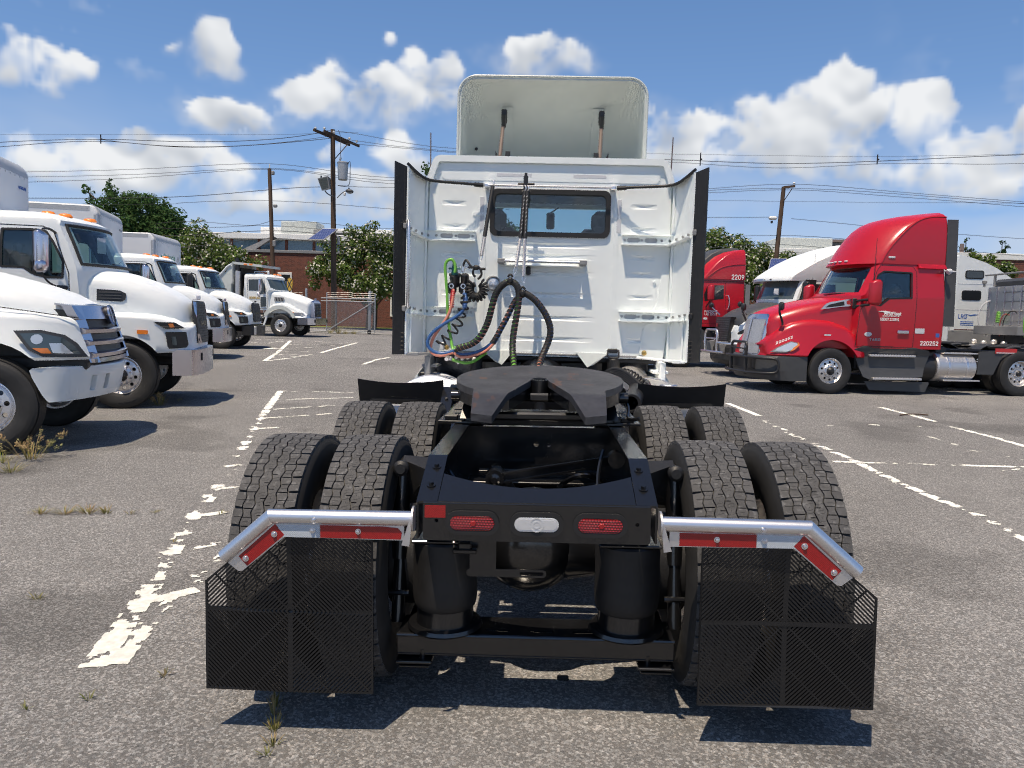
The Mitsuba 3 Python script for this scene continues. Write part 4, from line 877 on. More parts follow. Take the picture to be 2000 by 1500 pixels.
for nm, P, r, m in (('air_hose', [(-.415,6.43,1.34),(-.49,6.43,1.28),(-.58,6.43,1.24),(-.69,6.43,1.23),(-.74,6.43,1.25)], .0135, BLUEH), ('air_hose', [(-.41,6.42,1.33),(-.48,6.42,1.26),(-.56,6.42,1.225),(-.67,6.42,1.205),(-.74,6.42,1.24)], .0125, PINK),
                    ('electric_cable', [(-.76,6.5,1.91),(-.76,6.5,1.98),(-.79,6.5,2.02),(-.83,6.5,2.0),(-.84,6.5,1.93),(-.82,6.5,1.72),(-.81,6.5,1.55),(-.79,6.5,1.41),(-.77,6.48,1.31),(-.75,6.45,1.26)], .0125, GREENH), ('electric_cable', [(-.76,6.45,1.18),(-.71,6.45,1.165),(-.64,6.45,1.155),(-.58,6.45,1.17),(-.52,6.45,1.21),(-.47,6.45,1.25)], .0125, GREENH),
                    ('air_hose', [(-.67,6.5,1.74),(-.66,6.45,1.64),(-.7,6.45,1.57),(-.8,6.45,1.5),(-.9,6.45,1.43),(-.96,6.45,1.36),(-.97,6.45,1.3),(-.93,6.45,1.25),(-.85,6.45,1.23),(-.74,6.45,1.26)], .014, BLUEH), ('air_hose', [(-.77,6.52,1.77),(-.78,6.48,1.63),(-.81,6.48,1.54),(-.86,6.48,1.46),(-.92,6.48,1.37),(-.945,6.48,1.3),(-.94,6.46,1.24),(-.88,6.45,1.21),(-.81,6.45,1.22),(-.75,6.45,1.24)], .013, PINK)):
    C(nm, tube(sh(P), r, 9, 60), m, 40)
C('hose_guard', coil(sh([(-.77,6.52,1.76),(-.775,6.50,1.70),(-.78,6.49,1.62)]), .016, .006, 8, 6), REDC, 40)
C('hose_guard', coil(sh([(-.668,6.5,1.74),(-.66,6.47,1.68),(-.665,6.45,1.62)]), .017, .006, 8, 6), BLUEH, 40)
C('coiled_cable', coil(sh([(-.665,6.48,1.72),(-.66,6.48,1.66),(-.685,6.48,1.59),(-.72,6.49,1.49),(-.77,6.5,1.41),(-.84,6.5,1.34),(-.875,6.5,1.30)]), .038, .0085, 7.5, 7, 24), RUBBER, 40)
rp = [(-.57 + .062 * math.sin(t), 6.5, 1.775 - .068 * math.cos(t)) for t in np.linspace(-2.6, 2.6, 26)]
C('coiled_cable', coil(sh(rp), .034, .0085, 15, 7, 20), RUBBER, 40)
C('cable_tie', cat([tube(sh([(-.58,6.47,1.88),(-.60,6.46,1.93),(-.57,6.46,1.965),(-.54,6.46,1.94),(-.53,6.46,1.90),(-.56,6.47,1.86)]), .010, 7, 30), box((-.575 - XC, 6.46, 1.955), (.05, .04, .04), .012), tube(sh([(-.60,6.47,1.955),(-.64,6.46,1.99),(-.665,6.48,2.015),(-.685,6.49,1.98),(-.69,6.5,1.92)]), .010, 7, 30), box((-.52 - XC, 6.46, 1.945), (.05, .022, .02), .006), box((-.62 - XC, 6.46, 1.955), (.05, .02, .02), .006)]), RUBBER, 40)
for x, z in ((-.285, 1.85), (-.18, 1.75)): C('hose_tie', cat([box((x - XC, 6.385, z), (.05, .055, .055), .016), tube([(x - XC - .02, 6.38, z + .03), (x - XC, 6.38, z + .05), (x - XC + .02, 6.38, z + .03)], .009, 7, 10)]), RUBBER, 40)
# sockets and couplings
k = tr.free('coupling_station')
tr.add(f'{k}__plate', cat([bb(-.86, -.63, 6.70, 6.75, 1.73, 1.90, .004)]), CABWHITE, M=MC)
tr.add(f'{k}__socket', cat([cyl((-.785, 6.55, 1.90), (-.785, 6.60, 1.80), .045, .038, n=20, bev=.006), box((-.785, 6.58, 1.895), (.10, .05, .03), .008)]), BLACKPL, M=MC)
tr.add(f'{k}__socket', cat([cyl((-.70, 6.55, 1.90), (-.70, 6.60, 1.80), .036, .034, n=20, bev=.006)]), BLACKPL, M=MC)
tr.add(f'{k}__plug', cat([cyl((-.785, 6.52, 1.985), (-.785, 6.55, 1.90), .018, .030, n=16), box((-.785, 6.53, 1.945), (.10, .02, .016), .004)]), TEAL, M=MC)
tr.add(f'{k}__plug', cat([tube(sh([(-.69,6.5,1.92),(-.69,6.5,1.97)]), .018, 10), box((-.705, 6.51, 1.955), (.07, .02, .014), .004)]), STEEL, M=MC)
for x in (-.80, -.70):
    tr.add(f'{k}__gladhand', cat([box((x - .012, 6.60, 1.785), (.08, .06, .10), .018), cyl((x - .01, 6.57, 1.80), (x - .01, 6.545, 1.80), .03, n=16), cyl((x, 6.55, 1.77), (x, 6.53, 1.73), .014, n=10)]), BLACKPL, M=MC)
    tr.add(f'{k}__fitting', cat([lathe([(.014, 0), (.022, 0), (.022, .008), (.014, .008)], (x - .01, 6.545, 1.80), (0, -1, 0), 14), cyl((x + .005, 6.53, 1.765), (x + .01, 6.52, 1.735), .013, n=8)]), STEEL, M=MC)
C('cable_anchor', cat([box((-.885, 6.6, 1.285), (.035, .06, .07), .008)]), STICK)
C('valve_cluster', cat([box((-.80 + .05 * i, 6.5 + .02 * (i % 3), 1.185 + .012 * (i % 2)), (.035, .05, .035), .008) for i in range(5)] + [cyl((-.83, 6.47, 1.18), (-.83, 6.52, 1.2), .018, n=10), cyl((-.74, 6.46, 1.17), (-.72, 6.46, 1.15), .016, n=10)]), STAIN, 40)
# roof deflector
def defl(y, w, zt, r, zb=2.93, t=0., n=60):
    r = min(r, w * .8, (zt - zb) * .8)
    q = [(-w + t, zb)] + [(-w + t + 0, zb + (zt - r - zb) * k / 6) for k in range(1, 7)]
    q += [(-w + r - (r - t) * math.cos(a), zt - r + (r - t) * math.sin(a)) for a in np.linspace(0, math.pi / 2, 10)[1:]]
    q += [(-(w - r) + 2 * (w - r) * k / 8, zt - t) for k in range(1, 8)]
    q += [(w - r + (r - t) * math.sin(a), zt - r + (r - t) * math.cos(a)) for a in np.linspace(0, math.pi / 2, 10)]
    q += [(w - t, zb + (zt - r - zb) * k / 6) for k in range(5, 0, -1)] + [(w - t, zb)]
    return np.array([[x, y, z] for x, z in q])
DS = [(7.22, .872, 3.748, .17), (7.35, .880, 3.72, .20), (7.6, .885, 3.60, .24), (7.85, .875, 3.42, .26), (8.05, .85, 3.26, .24), (8.25, .80, 3.10, .14), (8.36, .74, 2.985, .04)]
A1 = [defl(*d) for d in DS]; B1_ = [defl(y - .0, w, zt, r, t=.035) for y, w, zt, r in DS]
shell = []
n = len(A1[0])
V = np.vstack(A1 + B1_); F = []
m_ = len(DS)
for L, o in ((0, 1), (m_, -1)):
    for i in range(m_ - 1):
        for j in range(n - 1):
            a, b, c, d = (L + i) * n + j, (L + i) * n + j + 1, (L + i + 1) * n + j + 1, (L + i + 1) * n + j
            F += [(a, b, c), (a, c, d)] if o > 0 else [(a, c, b), (a, d, c)]
for j in range(n - 1): F += [(j, m_ * n + j, m_ * n + j + 1), (j, m_ * n + j + 1, j + 1)]
k = tr.free('roof_deflector')
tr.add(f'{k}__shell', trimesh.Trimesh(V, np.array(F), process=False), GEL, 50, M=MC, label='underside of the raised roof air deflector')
# nose cover inside: closes the front
tr.add(f'{k}__front', loft([np.array([[x, 8.36, z] for x, z in ((-.74, 2.93), (.74, 2.93), (.74, 2.99), (-.74, 2.99))]), np.array([[x, 8.39, z] for x, z in ((-.74, 2.93), (.74, 2.93), (.74, 2.99), (-.74, 2.99))])]), GEL, M=MC)
tr.add(f'{k}__edge_roll', tube(A1[0] * [.988, 1, 1] + [0, -.004, -.008], .011, 8), GEL, 40, M=MC)
# moulded ledges on the inside of the shell
def inner_at(z0, dx):   # y on the inner top surface for a height
    zs = [d[2] for d in DS][::-1]; ys = [d[0] for d in DS][::-1]; return np.interp(z0, zs, ys)
led = [(x, inner_at(3.44 - .05 * (abs(x) / .78) ** 6, 0) - .028, 3.44 - .05 * (abs(x) / .78) ** 6) for x in np.linspace(-.80, .80, 30)]
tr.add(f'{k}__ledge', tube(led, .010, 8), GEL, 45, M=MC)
led = [(x, inner_at(3.33 - .03 * (abs(x) / .78) ** 4, 0) - .028, 3.33 - .03 * (abs(x) / .78) ** 4) for x in np.linspace(-.42, .42, 20)]
tr.add(f'{k}__ledge', tube(led, .009, 8), GEL, 45, M=MC)
loop = [(.27 * math.copysign(abs(math.cos(t)) ** .35, math.cos(t)) + .02, 0, 3.60 + .06 * math.copysign(abs(math.sin(t)) ** .4, math.sin(t))) for t in np.linspace(0, 2 * np.pi, 50)]
tr.add(f'{k}__ledge', tube([(x, inner_at(z, 0) - .030, z) for x, _, z in loop], .006, 6), GEL, 45, M=MC)
for x, s in ((-.43, -1), (.445, 1)):
    q = tr.free('deflector_strut')
    yu = 7.50
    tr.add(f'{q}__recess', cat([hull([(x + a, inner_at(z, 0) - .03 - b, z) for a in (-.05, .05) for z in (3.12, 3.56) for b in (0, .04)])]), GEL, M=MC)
    tr.add(f'{q}__upper_bracket', bb(x * 1.06 - .026, x * 1.06 + .026, yu - .01, yu + .08, 3.40, 3.52, .008), BLACKPL, M=MC)
    tr.add(f'{q}__rod', cyl((x * 1.06, yu - .01, 3.44), (x + .028 * s * (1 if s < 0 else -.3), 7.05, 2.985), .017, n=14), RUSTY, M=MC)
    tr.add(f'{q}__sleeve', cyl((x * 1.06, yu - .012, 3.45), (x * 1.045, yu - .13, 3.325), .021, n=12), BLACKPL, M=MC)
    tr.add(f'{q}__foot', cat([hull([(x + s * .01, 7.05, 2.92), (x + s * .07, 7.05, 2.92), (x + s * .07, 7.05, 3.04), (x + s * .01, 7.10, 2.92), (x + s * .07, 7.1, 2.92), (x + s * .05, 7.05, 2.95)]), bb(x - s * .065, x - s * .02, 7.02, 7.06, 2.92, 3.03, .004)]), BLACKPL, M=MC)
for x, z in ((-.755, 3.12), (.80, 3.115)): C('deflector_plug', lathe([(0, 0), (.016, 0), (.016, .008), (0, .01)], (x, 7.95, z + .12), (0, -1, 0), 14), BLACKPL)
for s in (-1, 1): C('antenna', cyl((s * 1.20 + .0, 7.9, 2.5), (s * 1.215, 7.9, 3.38), .008, .006, n=8), RUSTY)
for s in (-1, 1): C('antenna_foot', bb(s * 1.0, s * 1.21, 7.86, 7.94, 2.48, 2.52, .01), BLACKPL)
# ------------------------------------------------------------------ parts shared by the parked trucks (local x forward, y left, z up)
def planring(z, xr, xc, xs, w, wr=None, r=.12, n=14, k=2.0):
    """one horizontal ring of a cab: rear at xr, front at xc in the middle and xs at the sides"""
    wr = w if wr is None else wr
    P = [(xr, -wr + r)] + [(xr + r - r * math.cos(a), -wr + r - r * math.sin(a)) for a in np.linspace(0, math.pi / 2, 4)[1:]]
    P += [(xs - .05, -w)]
    ys = np.linspace(-w, w, 2 * n + 1)
    P += [(xc - (xc - xs) * (abs(y) / w) ** k, y) for y in ys]
    P += [(xs - .05, w)] + [(xr + r - r * math.cos(a), wr - r + r * math.sin(a)) for a in np.linspace(math.pi / 2, 0, 4)[:-1]] + [(xr, wr - r)]
    return np.array([[x, y, z] for x, y in P])
def onside(poly, wfun, t=.006, side=-1, base=.0, dens=.06):
    """a plate cut to poly (x,z), laid on the surface y = side*wfun(x,z), standing t proud"""
    m = prism(poly, 0, t); m = m.subdivide_to_size(dens)
    v = m.vertices.copy(); w = np.broadcast_to(wfun(v[:, 0], v[:, 2]), (len(v),))
    v[:, 1] = side * (w + base + v[:, 1]); m = trimesh.Trimesh(v, m.faces, process=False)
    return fixv(m) if m.is_watertight else m
def front_wheel(th, Mloc, R=.51, W=.28, steer=True, rim=ALU, tyre=None, dual=False, hub=BLACKPL, side=-1):
    k = th.free('wheel')
    flip = trs() if side > 0 else trs(rz=math.pi)
    Mw = Mloc @ trs(rz=math.pi / 2) @ flip if False else Mloc
    key = (round(R, 3), W)
    if key not in FW:
        ty = lathe_open(tyre_side_prof(R, W, R * .55), 60)
        grooves = [lathe_open([(R - .003, x - .045), (R + .0, x - .040), (R + .0, x + .0), (R - .003, x + .005), (R - .02, x)], 60) for x in (-.06, -.01, .04, .09)]
        FW[key] = (mikit.ply(mat(trs(rz=-math.pi / 2), cat([ty] + grooves)), TYRE, smooth=40), mat(trs(rz=-math.pi / 2), rim_disc(R * .55, convex=True, hole_r=.027)), mat(trs(rz=-math.pi / 2), rim_disc(R * .55, convex=False, hole_r=.027)))
    ty, rf, rr = FW[key]
    S = trs() if side < 0 else trs(rz=math.pi)
    th.add(f'{k}__tyre', ty, None, M=Mw @ S)
    if dual: th.add(f'{k}__tyre', ty, None, M=Mw @ trs(y=-side * .34) @ S)
    th.add(f'{k}__rim', rr if dual else rf, rim, 35, M=Mw @ trs(y=side * (.09 if not dual else .10)) @ S)
    hb = mat(trs(rz=-math.pi / 2), nuts(.03 if not dual else -.07, .143)); 
    th.add(f'{k}__lug_nuts', hb, STEEL if rim != STEEL else CHROME, M=Mw @ trs(y=side * (.09 if not dual else .10)) @ S)
    th.add(f'{k}__hub_cap', mat(trs(rz=-math.pi / 2), lathe([(0, .11 if not dual else .02), (.05, .10 if not dual else .015), (.075, .06 if not dual else -.02), (.095, .04 if not dual else -.06), (.095, .0 if not dual else -.1), (0, .0 if not dual else -.1)], (0, 0, 0), (1, 0, 0), 20)), hub, 40, M=Mw @ trs(y=side * (.09 if not dual else .10)) @ S)
FW = {}
def pose(x, y, z, hd, s=1.): return trs(x, y, z, rz=math.radians(hd), s=s)
def win_plate(poly, y, t=.012): return prism(poly, y, y + t)
def cargo_box(th, xf, xr, w, z0, z1, rf=.26, rc=.16, text=None):
    P = []
    for sy in (-1, 1):
        for a in np.linspace(0, math.pi / 2, 7):
            P += [(xf - rf + rf * math.sin(a), sy * (w - .02), z1 - rf + rf * math.cos(a))]
            P += [(xf - rc + rc * math.sin(a), sy * (w - rc + rc * math.cos(a)), zz) for zz in (z0, z1 - rf * 1.02)]
        P += [(xr, sy * w, z0), (xr, sy * w, z1 - .05), (xr, sy * (w - .05), z1), (xf - rf, sy * (w - .05), z1), (xf - rf, sy * w, z1 - .05)]
    k = th.free('cargo_box')
    th.add(f'{k}__shell', hull(P), BOXW, 30)
    for s in (-1, 1):
        th.add(f'{k}__top_rail', bb(xr, xf - rf, s * w, s * (w + .006), z1 - .17, z1 - .04), BOXG)
        th.add(f'{k}__bottom_rail', bb(xr, xf - .02, s * w, s * (w + .008), z0, z0 + .14), BOXG)
    th.add(f'{k}__rivet_row', cat([cyl((x, -w - .006, z1 - .10), (x, -w - .011, z1 - .10), .014, n=7) for x in np.arange(xr + .1, xf - rf, .14)] + [cyl((xf + .001, y, z1 - rf - .02), (xf + .006, y, z1 - rf - .02), .014, n=7) for y in np.arange(-w + .15, w - .1, .2)]), GALV)
    th.add(f'{k}__corner_cap', hull([p for p in P if p[0] > xf - rf - .02 and p[2] > z1 - rf * 1.05 and True] ) if False else hull([(xf - rf + rf * math.sin(a), y, z1 - rf + rf * math.cos(a) + .004) for a in np.linspace(0, math.pi / 2, 7) for y in (-w + .015, w - .015)] + [(xf - rf, y, z1 - rf) for y in (-w + .02, w - .02)]), BOXG, 30)
    th.add(f'{k}__corner_post', hull([(xf - rc + (rc + .003) * math.sin(a), -(w - rc + (rc + .003) * math.cos(a)), zz) for a in np.linspace(0, math.pi / 2, 6) for zz in (z0, z1 - rf)] + [(xf - rc, -(w - rc), zz) for zz in (z0, z1 - rf)]), BOXG, 30)
    return k

# ---- medium box trucks with the angular wings (three of the row)
def wing_w(x, z=0): return 1.18 - .30 * np.clip((np.asarray(x) - .25) / .75, 0, 9) ** 2.0
def make_box_truck(label, M, bumper, boxz, boxx, box_text=None, chrome_mirror=True):
    th = Thing('box_truck', label, 'box truck', M, None)
    # bonnet
    hood = loft([sec(x, w, 1.05, zt, r, c, wt=w * .94, plan=p) for x, w, zt, r, c, p in ((-.60, 1.0, 2.03, .22, .10, 0), (-.30, .985, 2.03, .24, .10, 0), (.0, .965, 1.975, .27, .09, .0), (.30, .94, 1.885, .30, .08, .02), (.55, .90, 1.775, .32, .075, .05), (.74, .83, 1.66, .32, .07, .08), (.87, .74, 1.56, .30, .05, .10), (.925, .60, 1.42, .25, .03, .08), (.94, .5, 1.25, .15, .02, .06))])
    th.add('bonnet', hood, WHITE, 50)
    # wings: one piece with the lower nose, arches cut out
    secs = []
    for x, w, zb, zt in ((-.60, 1.17, .86, 1.40), (-.45, 1.18, .86, 1.42), (0, 1.18, .85, 1.42), (.3, 1.178, .85, 1.41), (.5, 1.145, .85, 1.385), (.7, 1.07, .86, 1.33), (.82, 1.00, .875, 1.26), (.90, .93, .885, 1.245), (.94, .86, .89, 1.24), (.965, .76, .90, 1.235), (.975, .6, .91, 1.2)):
        secs.append(sec(x, w, zb, zt, .055, .10, wt=w - .02, plan=.0))
    arch = cyl((0, -1.4, .51), (0, -.62, .51), .61, n=40); arch2 = cyl((0, 1.4, .51), (0, .62, .51), .61, n=40)
    inner_cut = bb(-.7, .5, -.62, .62, .5, 1.2)
    th.add('wings', cut(loft(secs), arch, arch2, inner_cut), WHITE, 30)
    # grille with its bars, frame and blank badge
    k = th.free('grille')
    gp = lambda z: .955 + (1.66 - z) * .105
    th.add(f'{k}__surround', loft([np.array([[gp(z) - .06, -w, z], [gp(z), -w, z], [gp(z) + .03, 0, z], [gp(z), w, z], [gp(z) - .06, w, z]]) for z, w in ((.99, .44), (1.04, .50), (1.35, .53), (1.60, .50), (1.67, .40))]), BLACKPL, 30)
    for i, z in enumerate(list(np.arange(1.07, 1.24, .042)) + list(np.arange(1.40, 1.64, .042))):
        th.add(f'{k}__bar', hull([(gp(z) + .005, s * .46, z + d) for s in (-1, 1) for d in (0, .022)] + [(gp(z) + .045, 0, z + d) for d in (0, .022)] + [(gp(z) - .02, 0, z)]), DGREY, 30)
    th.add(f'{k}__badge_panel', hull([(gp(1.3) + .012, s * .34, z) for s in (-1, 1) for z in (1.26, 1.37)] + [(gp(1.3) + .06, 0, z) for z in (1.26, 1.37)]), BLACKPL, 30)
    for s in (-1, 1):
        th.add(f'{k}__side_trim', hull([(gp(1.66) - .03, s * .52, 1.66), (gp(1.5) - .02, s * .555, 1.50), (gp(1.66) + .01, s * .46, 1.65), (gp(1.5) + .01, s * .52, 1.48), (gp(1.4), s * .53, 1.40)]), CHROME if bumper == 'chrome' else BLACKPL, 25)
        th.add(f'{k}__side_trim', hull([(gp(1.1) - .02, s * .54, 1.14), (gp(1.0) - .02, s * .50, .99), (gp(1.0) + .02, s * .40, .99), (gp(1.1) + .008, s * .50, 1.14)]), CHROME if bumper == 'chrome' else BLACKPL, 25)
    n_ = np.array([math.cos(.15), -math.sin(.15) * 1, 0])
    th.add(f'{k}__lettering', lettering('MACK', .062, (gp(1.3) + .0195, -.30, 1.285), (.142, 1., 0), (0, 0, 1), .006, True, .24), CHROME, 20)
    th.add('badge', cat([box((.93, 0, 1.73), (.07, .03, .07), .012), box((.90, 0, 1.70), (.12, .02, .02), .006)]), CHROME if bumper == 'chrome' else BLACKPL)
    for s in (-1, 1):
        W_ = wing_w
        th.add('turn_lamp', onside([(.46, 1.325), (.74, 1.325), (.88, 1.235), (.62, 1.225)], lambda x, z: W_(x) - .012 * (z > 1.26), .010, s, -.004), BLACKPL, 25)
        th.add('turn_lens', onside([(.66, 1.30), (.72, 1.305), (.74, 1.25), (.68, 1.245)], lambda x, z: W_(x), .016, s, -.004), ORANGE, 25)
        th.add('fog_lamp', onside(sg.Polygon([(.63, 1.165), (.885, 1.168), (.91, .985), (.885, .945), (.675, .93), (.655, .96)]).buffer(.01), lambda x, z: W_(x) - .004, .014, s, -.004), BLACKPL, 25)
        th.add('fog_lens', onside(sg.Polygon([(.71, 1.10), (.75, 1.10), (.765, .98), (.72, .985)]).buffer(.008), lambda x, z: W_(x) + .006, .012, s, 0), GLASSM, 25)
        th.add('side_marker', onside(rrect(.235, .385, 1.14, 1.20, .015), lambda x, z: W_(x), .014, s, -.003), ORANGE, 25)
        k = th.free('air_intake')
        hw = lambda x, z: np.interp(x, [-.6, 0, .3], [1.0, .965, .94]) - .06 * np.clip((z - 1.08) / .75, 0, 1)
        th.add(f'{k}__bezel', onside(sg.Polygon([(-.37, 1.80), (-.06, 1.79), (.03, 1.745), (.025, 1.655), (-.03, 1.62), (-.37, 1.63)]), hw, .014, s, -.004), BLACKPL, 25)
        for z in (1.665, 1.71, 1.755): th.add(f'{k}__slat', onside(rrect(-.34, -.03, z - .009, z + .009, .004), hw, .016, s, .008), DGREY, 25)
    # bumper
    if bumper == 'chrome':
        bm = []
        ring = lambda z, d=0: np.array([[.70, -1.04, z], [.98, -1.00 + d, z], [1.03, -.90, z], [1.075, -.6, z], [1.085, 0, z], [1.075, .6, z], [1.03, .90, z], [.98, 1.0, z], [.70, 1.04, z], [.70, .9, z], [.9, .8, z], [.9, -.8, z], [.70, -.9, z]])
        th.add('bumper', loft([ring(.50), ring(.52), ring(.86), ring(.90)]), CHROME, 20)
        for s in (-1, 1): th.add('tow_hole', bb(1.07, 1.081, s * .62 - .03, s * .62 + .03, .72, .84, .003), BLACKPL)
    else:
        ring = lambda z: np.array([[.70, -1.0, z], [1.00, -1.0, z], [1.10, -.85, z], [1.15, -.6, z], [1.15, .6, z], [1.10, .85, z], [1.00, 1.0, z], [.70, 1.0, z]])
        th.add('bumper', loft([ring(.50), ring(.84)]), BLACKPL, 20)
        th.add('bumper_end', bb(1.06, 1.145, -.86, -.68, .52, .84, .01), STAIN)
    th.add('undercarriage', cat([bb(-8.2 + boxx, .75, -.43, .43, .62, .92, .02), bb(-.7, .7, -.7, .7, .75, 1.25, .03), cyl((0, -.85, .5), (0, .85, .5), .07, n=12), bb(-2.1, -.62, -1.05, -.4, .62, 1.0, .03), bb(-2.1, -.62, .4, 1.05, .62, 1.0, .03), bb(-.64, -.56, -1.1, 1.1, .75, 1.3)]), BLACKPL)
    # cab
    cabrings = [planring(z, -1.95, xc, xs, w) for z, xc, xs, w in ((1.0, -.45, -.58, 1.06), (1.6, -.42, -.56, 1.08), (2.04, -.16, -.60, 1.075), (2.12, -.16, -.61, 1.07), (2.45, -.31, -.72, 1.05), (2.72, -.44, -.83, 1.01), (2.79, -.44, -.82, 1.0), (2.85, -.56, -.90, .97), (2.90, -.78, -1.05, .88), (2.93, -1.1, -1.3, .7))]
    cab_o = loft(cabrings)
    shrink = lambda d, e: loft([planring(z, -1.95 + d, xc - d, xs - d * .6, w - d, r=.1) for z, xc, xs, w in ((1.0 + d, -.45, -.58, 1.06), (1.6, -.42, -.56, 1.08), (2.04, -.16, -.60, 1.075), (2.12, -.16, -.61, 1.07), (2.45, -.31, -.72, 1.05), (2.72, -.44, -.83, 1.01), (2.80 - e, -.46, -.84, 1.0))])
    cab_i, cab_i2 = shrink(.05, 0), shrink(.09, .03)
    w1 = sg.Polygon([(-1.57, 2.61), (-1.19, 2.62), (-1.19, 2.02), (-1.30, 2.10), (-1.58, 2.10)]).buffer(.015)
    w2 = sg.Polygon([(-1.15, 2.62), (-1.02, 2.60), (-.93, 2.46), (-.80, 2.18), (-.81, 1.965), (-1.0, 1.965), (-1.15, 2.0)]).buffer(.015)
    swc = prism(w1.union(w2), -1.5, 1.5)
    wsc = cut(loft([np.array([[-1.3, -.93, 2.19], [-1.3, .93, 2.19], [.3, .93, 2.19], [.3, -.93, 2.19]]), np.array([[-1.3, -.88, 2.70], [-1.3, .88, 2.70], [.3, .88, 2.70], [.3, -.88, 2.70]])]), bb(-2, -.80, -1.2, 1.2, 2, 3))
    th.add('cab', cut(cab_o, cab_i, swc, wsc), WHITE, 35)
    th.add('cab_lining', cut(cab_i, cab_i2, swc, wsc), TRIM, 35)
    k = th.free('interior')
    for y in (.5, -.5): th.add(f'{k}__seat', cat([box((-1.55, y, 1.95), (.16, .48, .75), .06), box((-1.54, y, 2.37), (.12, .26, .2), .05)]), TRIM)
    th.add(f'{k}__dashboard', bb(-.90, -.66, -.88, .88, 1.6, 2.06, .05), TRIM)
    th.add(f'{k}__steering_wheel', tube([(-.95 + .08 * math.sin(t), .5 + .21 * math.cos(t), 2.02 + .18 * math.sin(t)) for t in np.linspace(0, 2 * np.pi, 24)[:-1]], .016, 7, closed=True), BLACKPL)
    yw = lambda x, z: np.interp(z, [1.0, 1.6, 2.04, 2.12, 2.45, 2.72, 2.79], [1.06, 1.08, 1.075, 1.07, 1.05, 1.01, 1.0])
    for s in (-1, 1):
        k = th.free('door')
        door = sg.Polygon([(-1.72, 1.05), (-1.72, 2.62), (-1.62, 2.70), (-1.05, 2.70), (-.90, 2.62), (-.70, 2.02), (-.69, 1.05)])
        th.add(f'{k}__seam', onside(door.difference(door.buffer(-.014)), yw, .006, s, -.003), RUBBER, 25)
        th.add(f'{k}__window_seal', onside(w1.union(w2).buffer(.02).difference(w1.buffer(-.012).union(w2.buffer(-.012))), yw, .010, s, -.004), RUBBER, 25)
        th.add(f'{k}__window', onside(w1, yw, .002, s, -.02), 'pane_tinted', False)
        th.add(f'{k}__quarter_window', onside(w2, yw, .002, s, -.02), 'pane_tinted', False)
        th.add(f'{k}__handle', onside(rrect(-1.66, -1.46, 1.70, 1.75, .01), yw, .03, s, -.003), BLACKPL, 25)
        k = th.free('mirror')
        mm = CHROME if chrome_mirror else BLACKPL
        th.add(f'{k}__head', hull(np.vstack([box((-1.0, s * 1.36, 2.31), (.14, .20, .60), .05).vertices, box((-.93, s * 1.36, 2.31), (.10, .15, .52), .04).vertices])), mm, 50)
        th.add(f'{k}__lower_head', hull(np.vstack([box((-.98, s * 1.36, 2.10), (.17, .23, .20), .05).vertices])), mm, 50)
        th.add(f'{k}__arm', cat([tube([(-.95, s * 1.36, 2.62), (-.92, s * 1.25, 2.64), (-.88, s * 1.04, 2.6)], .018, 8, 14), tube([(-.97, s * 1.36, 2.0), (-.92, s * 1.22, 1.86), (-.80, s * 1.07, 1.80)], .014, 8, 14), box((-.80, s * 1.08, 1.80), (.16, .06, .07), .02)]), BLACKPL, 40)
    # windscreen follows the curved front
    zs = np.linspace(2.16, 2.73, 9); us = np.linspace(-.93, .93, 25); G_ = []
    for off in (.004, .012):
        rows = []
        for z in zs:
            xc = np.interp(z, [2.12, 2.45, 2.72], [-.16, -.31, -.44]); xs = np.interp(z, [2.12, 2.45, 2.72], [-.61, -.72, -.83]); w = np.interp(z, [2.12, 2.45, 2.72], [1.07, 1.05, 1.01])
            rows.append([[xc - (xc - xs) * abs(u) ** 2 + off, u * w, z] for u in us])
        G_.append(np.array(rows))
    def skin(g):
        a, b = g.shape[:2]; i, j = np.meshgrid(np.arange(a - 1), np.arange(b - 1), indexing='ij'); q = (i * b + j).ravel()
        return trimesh.Trimesh(g.reshape(-1, 3), np.vstack([np.column_stack([q, q + 1, q + b + 1]), np.column_stack([q, q + b + 1, q + b])]), process=False)
    k = th.free('windscreen')
    th.add(f'{k}__pane', skin(G_[1]), 'pane_tinted', True)
    rim_ = np.vstack([G_[1][0], G_[1][1:, -1], G_[1][-1, ::-1][1:], G_[1][::-1, 0][1:-1]])
    th.add(f'{k}__seal', tube(rim_, .024, 7, closed=True), RUBBER, 40)
    th.add(f'{k}__wiper', cat([tube([(-.18 + .02, .3, 2.16), (-.20, -.1, 2.19), (-.26, -.45, 2.20)], .010, 6, 12), tube([(-.40, -.62, 2.18), (-.25, -.40, 2.16), (-.16, 0, 2.17)], .010, 6, 12)]), BLACKPL)
    if bumper == 'chrome' and not box_text: th.add(f'{k}__paper_sheet', hull([(-.46, -.52, z) for z in (2.36, 2.60)] + [(-.385, -.33, z) for z in (2.36, 2.60)] + [(-.40, -.42, 2.5)]), STICK)
    for x, y, z in ((-1.08, -.70, 2.90), (-.86, -.66, 2.88), (-.70, 0, 2.89), (-.86, .66, 2.88), (-1.08, .70, 2.90)):
        th.add('marker_lamp', lathe([(.0, .085), (.045, .07), (.07, .03), (.075, 0), (0, 0)], (x, y, z - .015), (0, 0, 1), 16), ORANGE, 50, M=trs()) if False else th.add('marker_lamp', mat(trs(x, y, z - .01) @ np.diag([1.9, 1, 1, 1]), lathe([(0, .062), (.04, .05), (.055, .02), (.058, 0), (0, 0)], (0, 0, 0), (0, 0, 1), 16)), ORANGE, 50)
    k = cargo_box(th, boxx, boxx - 6.3, 1.28, 1.12, boxz)
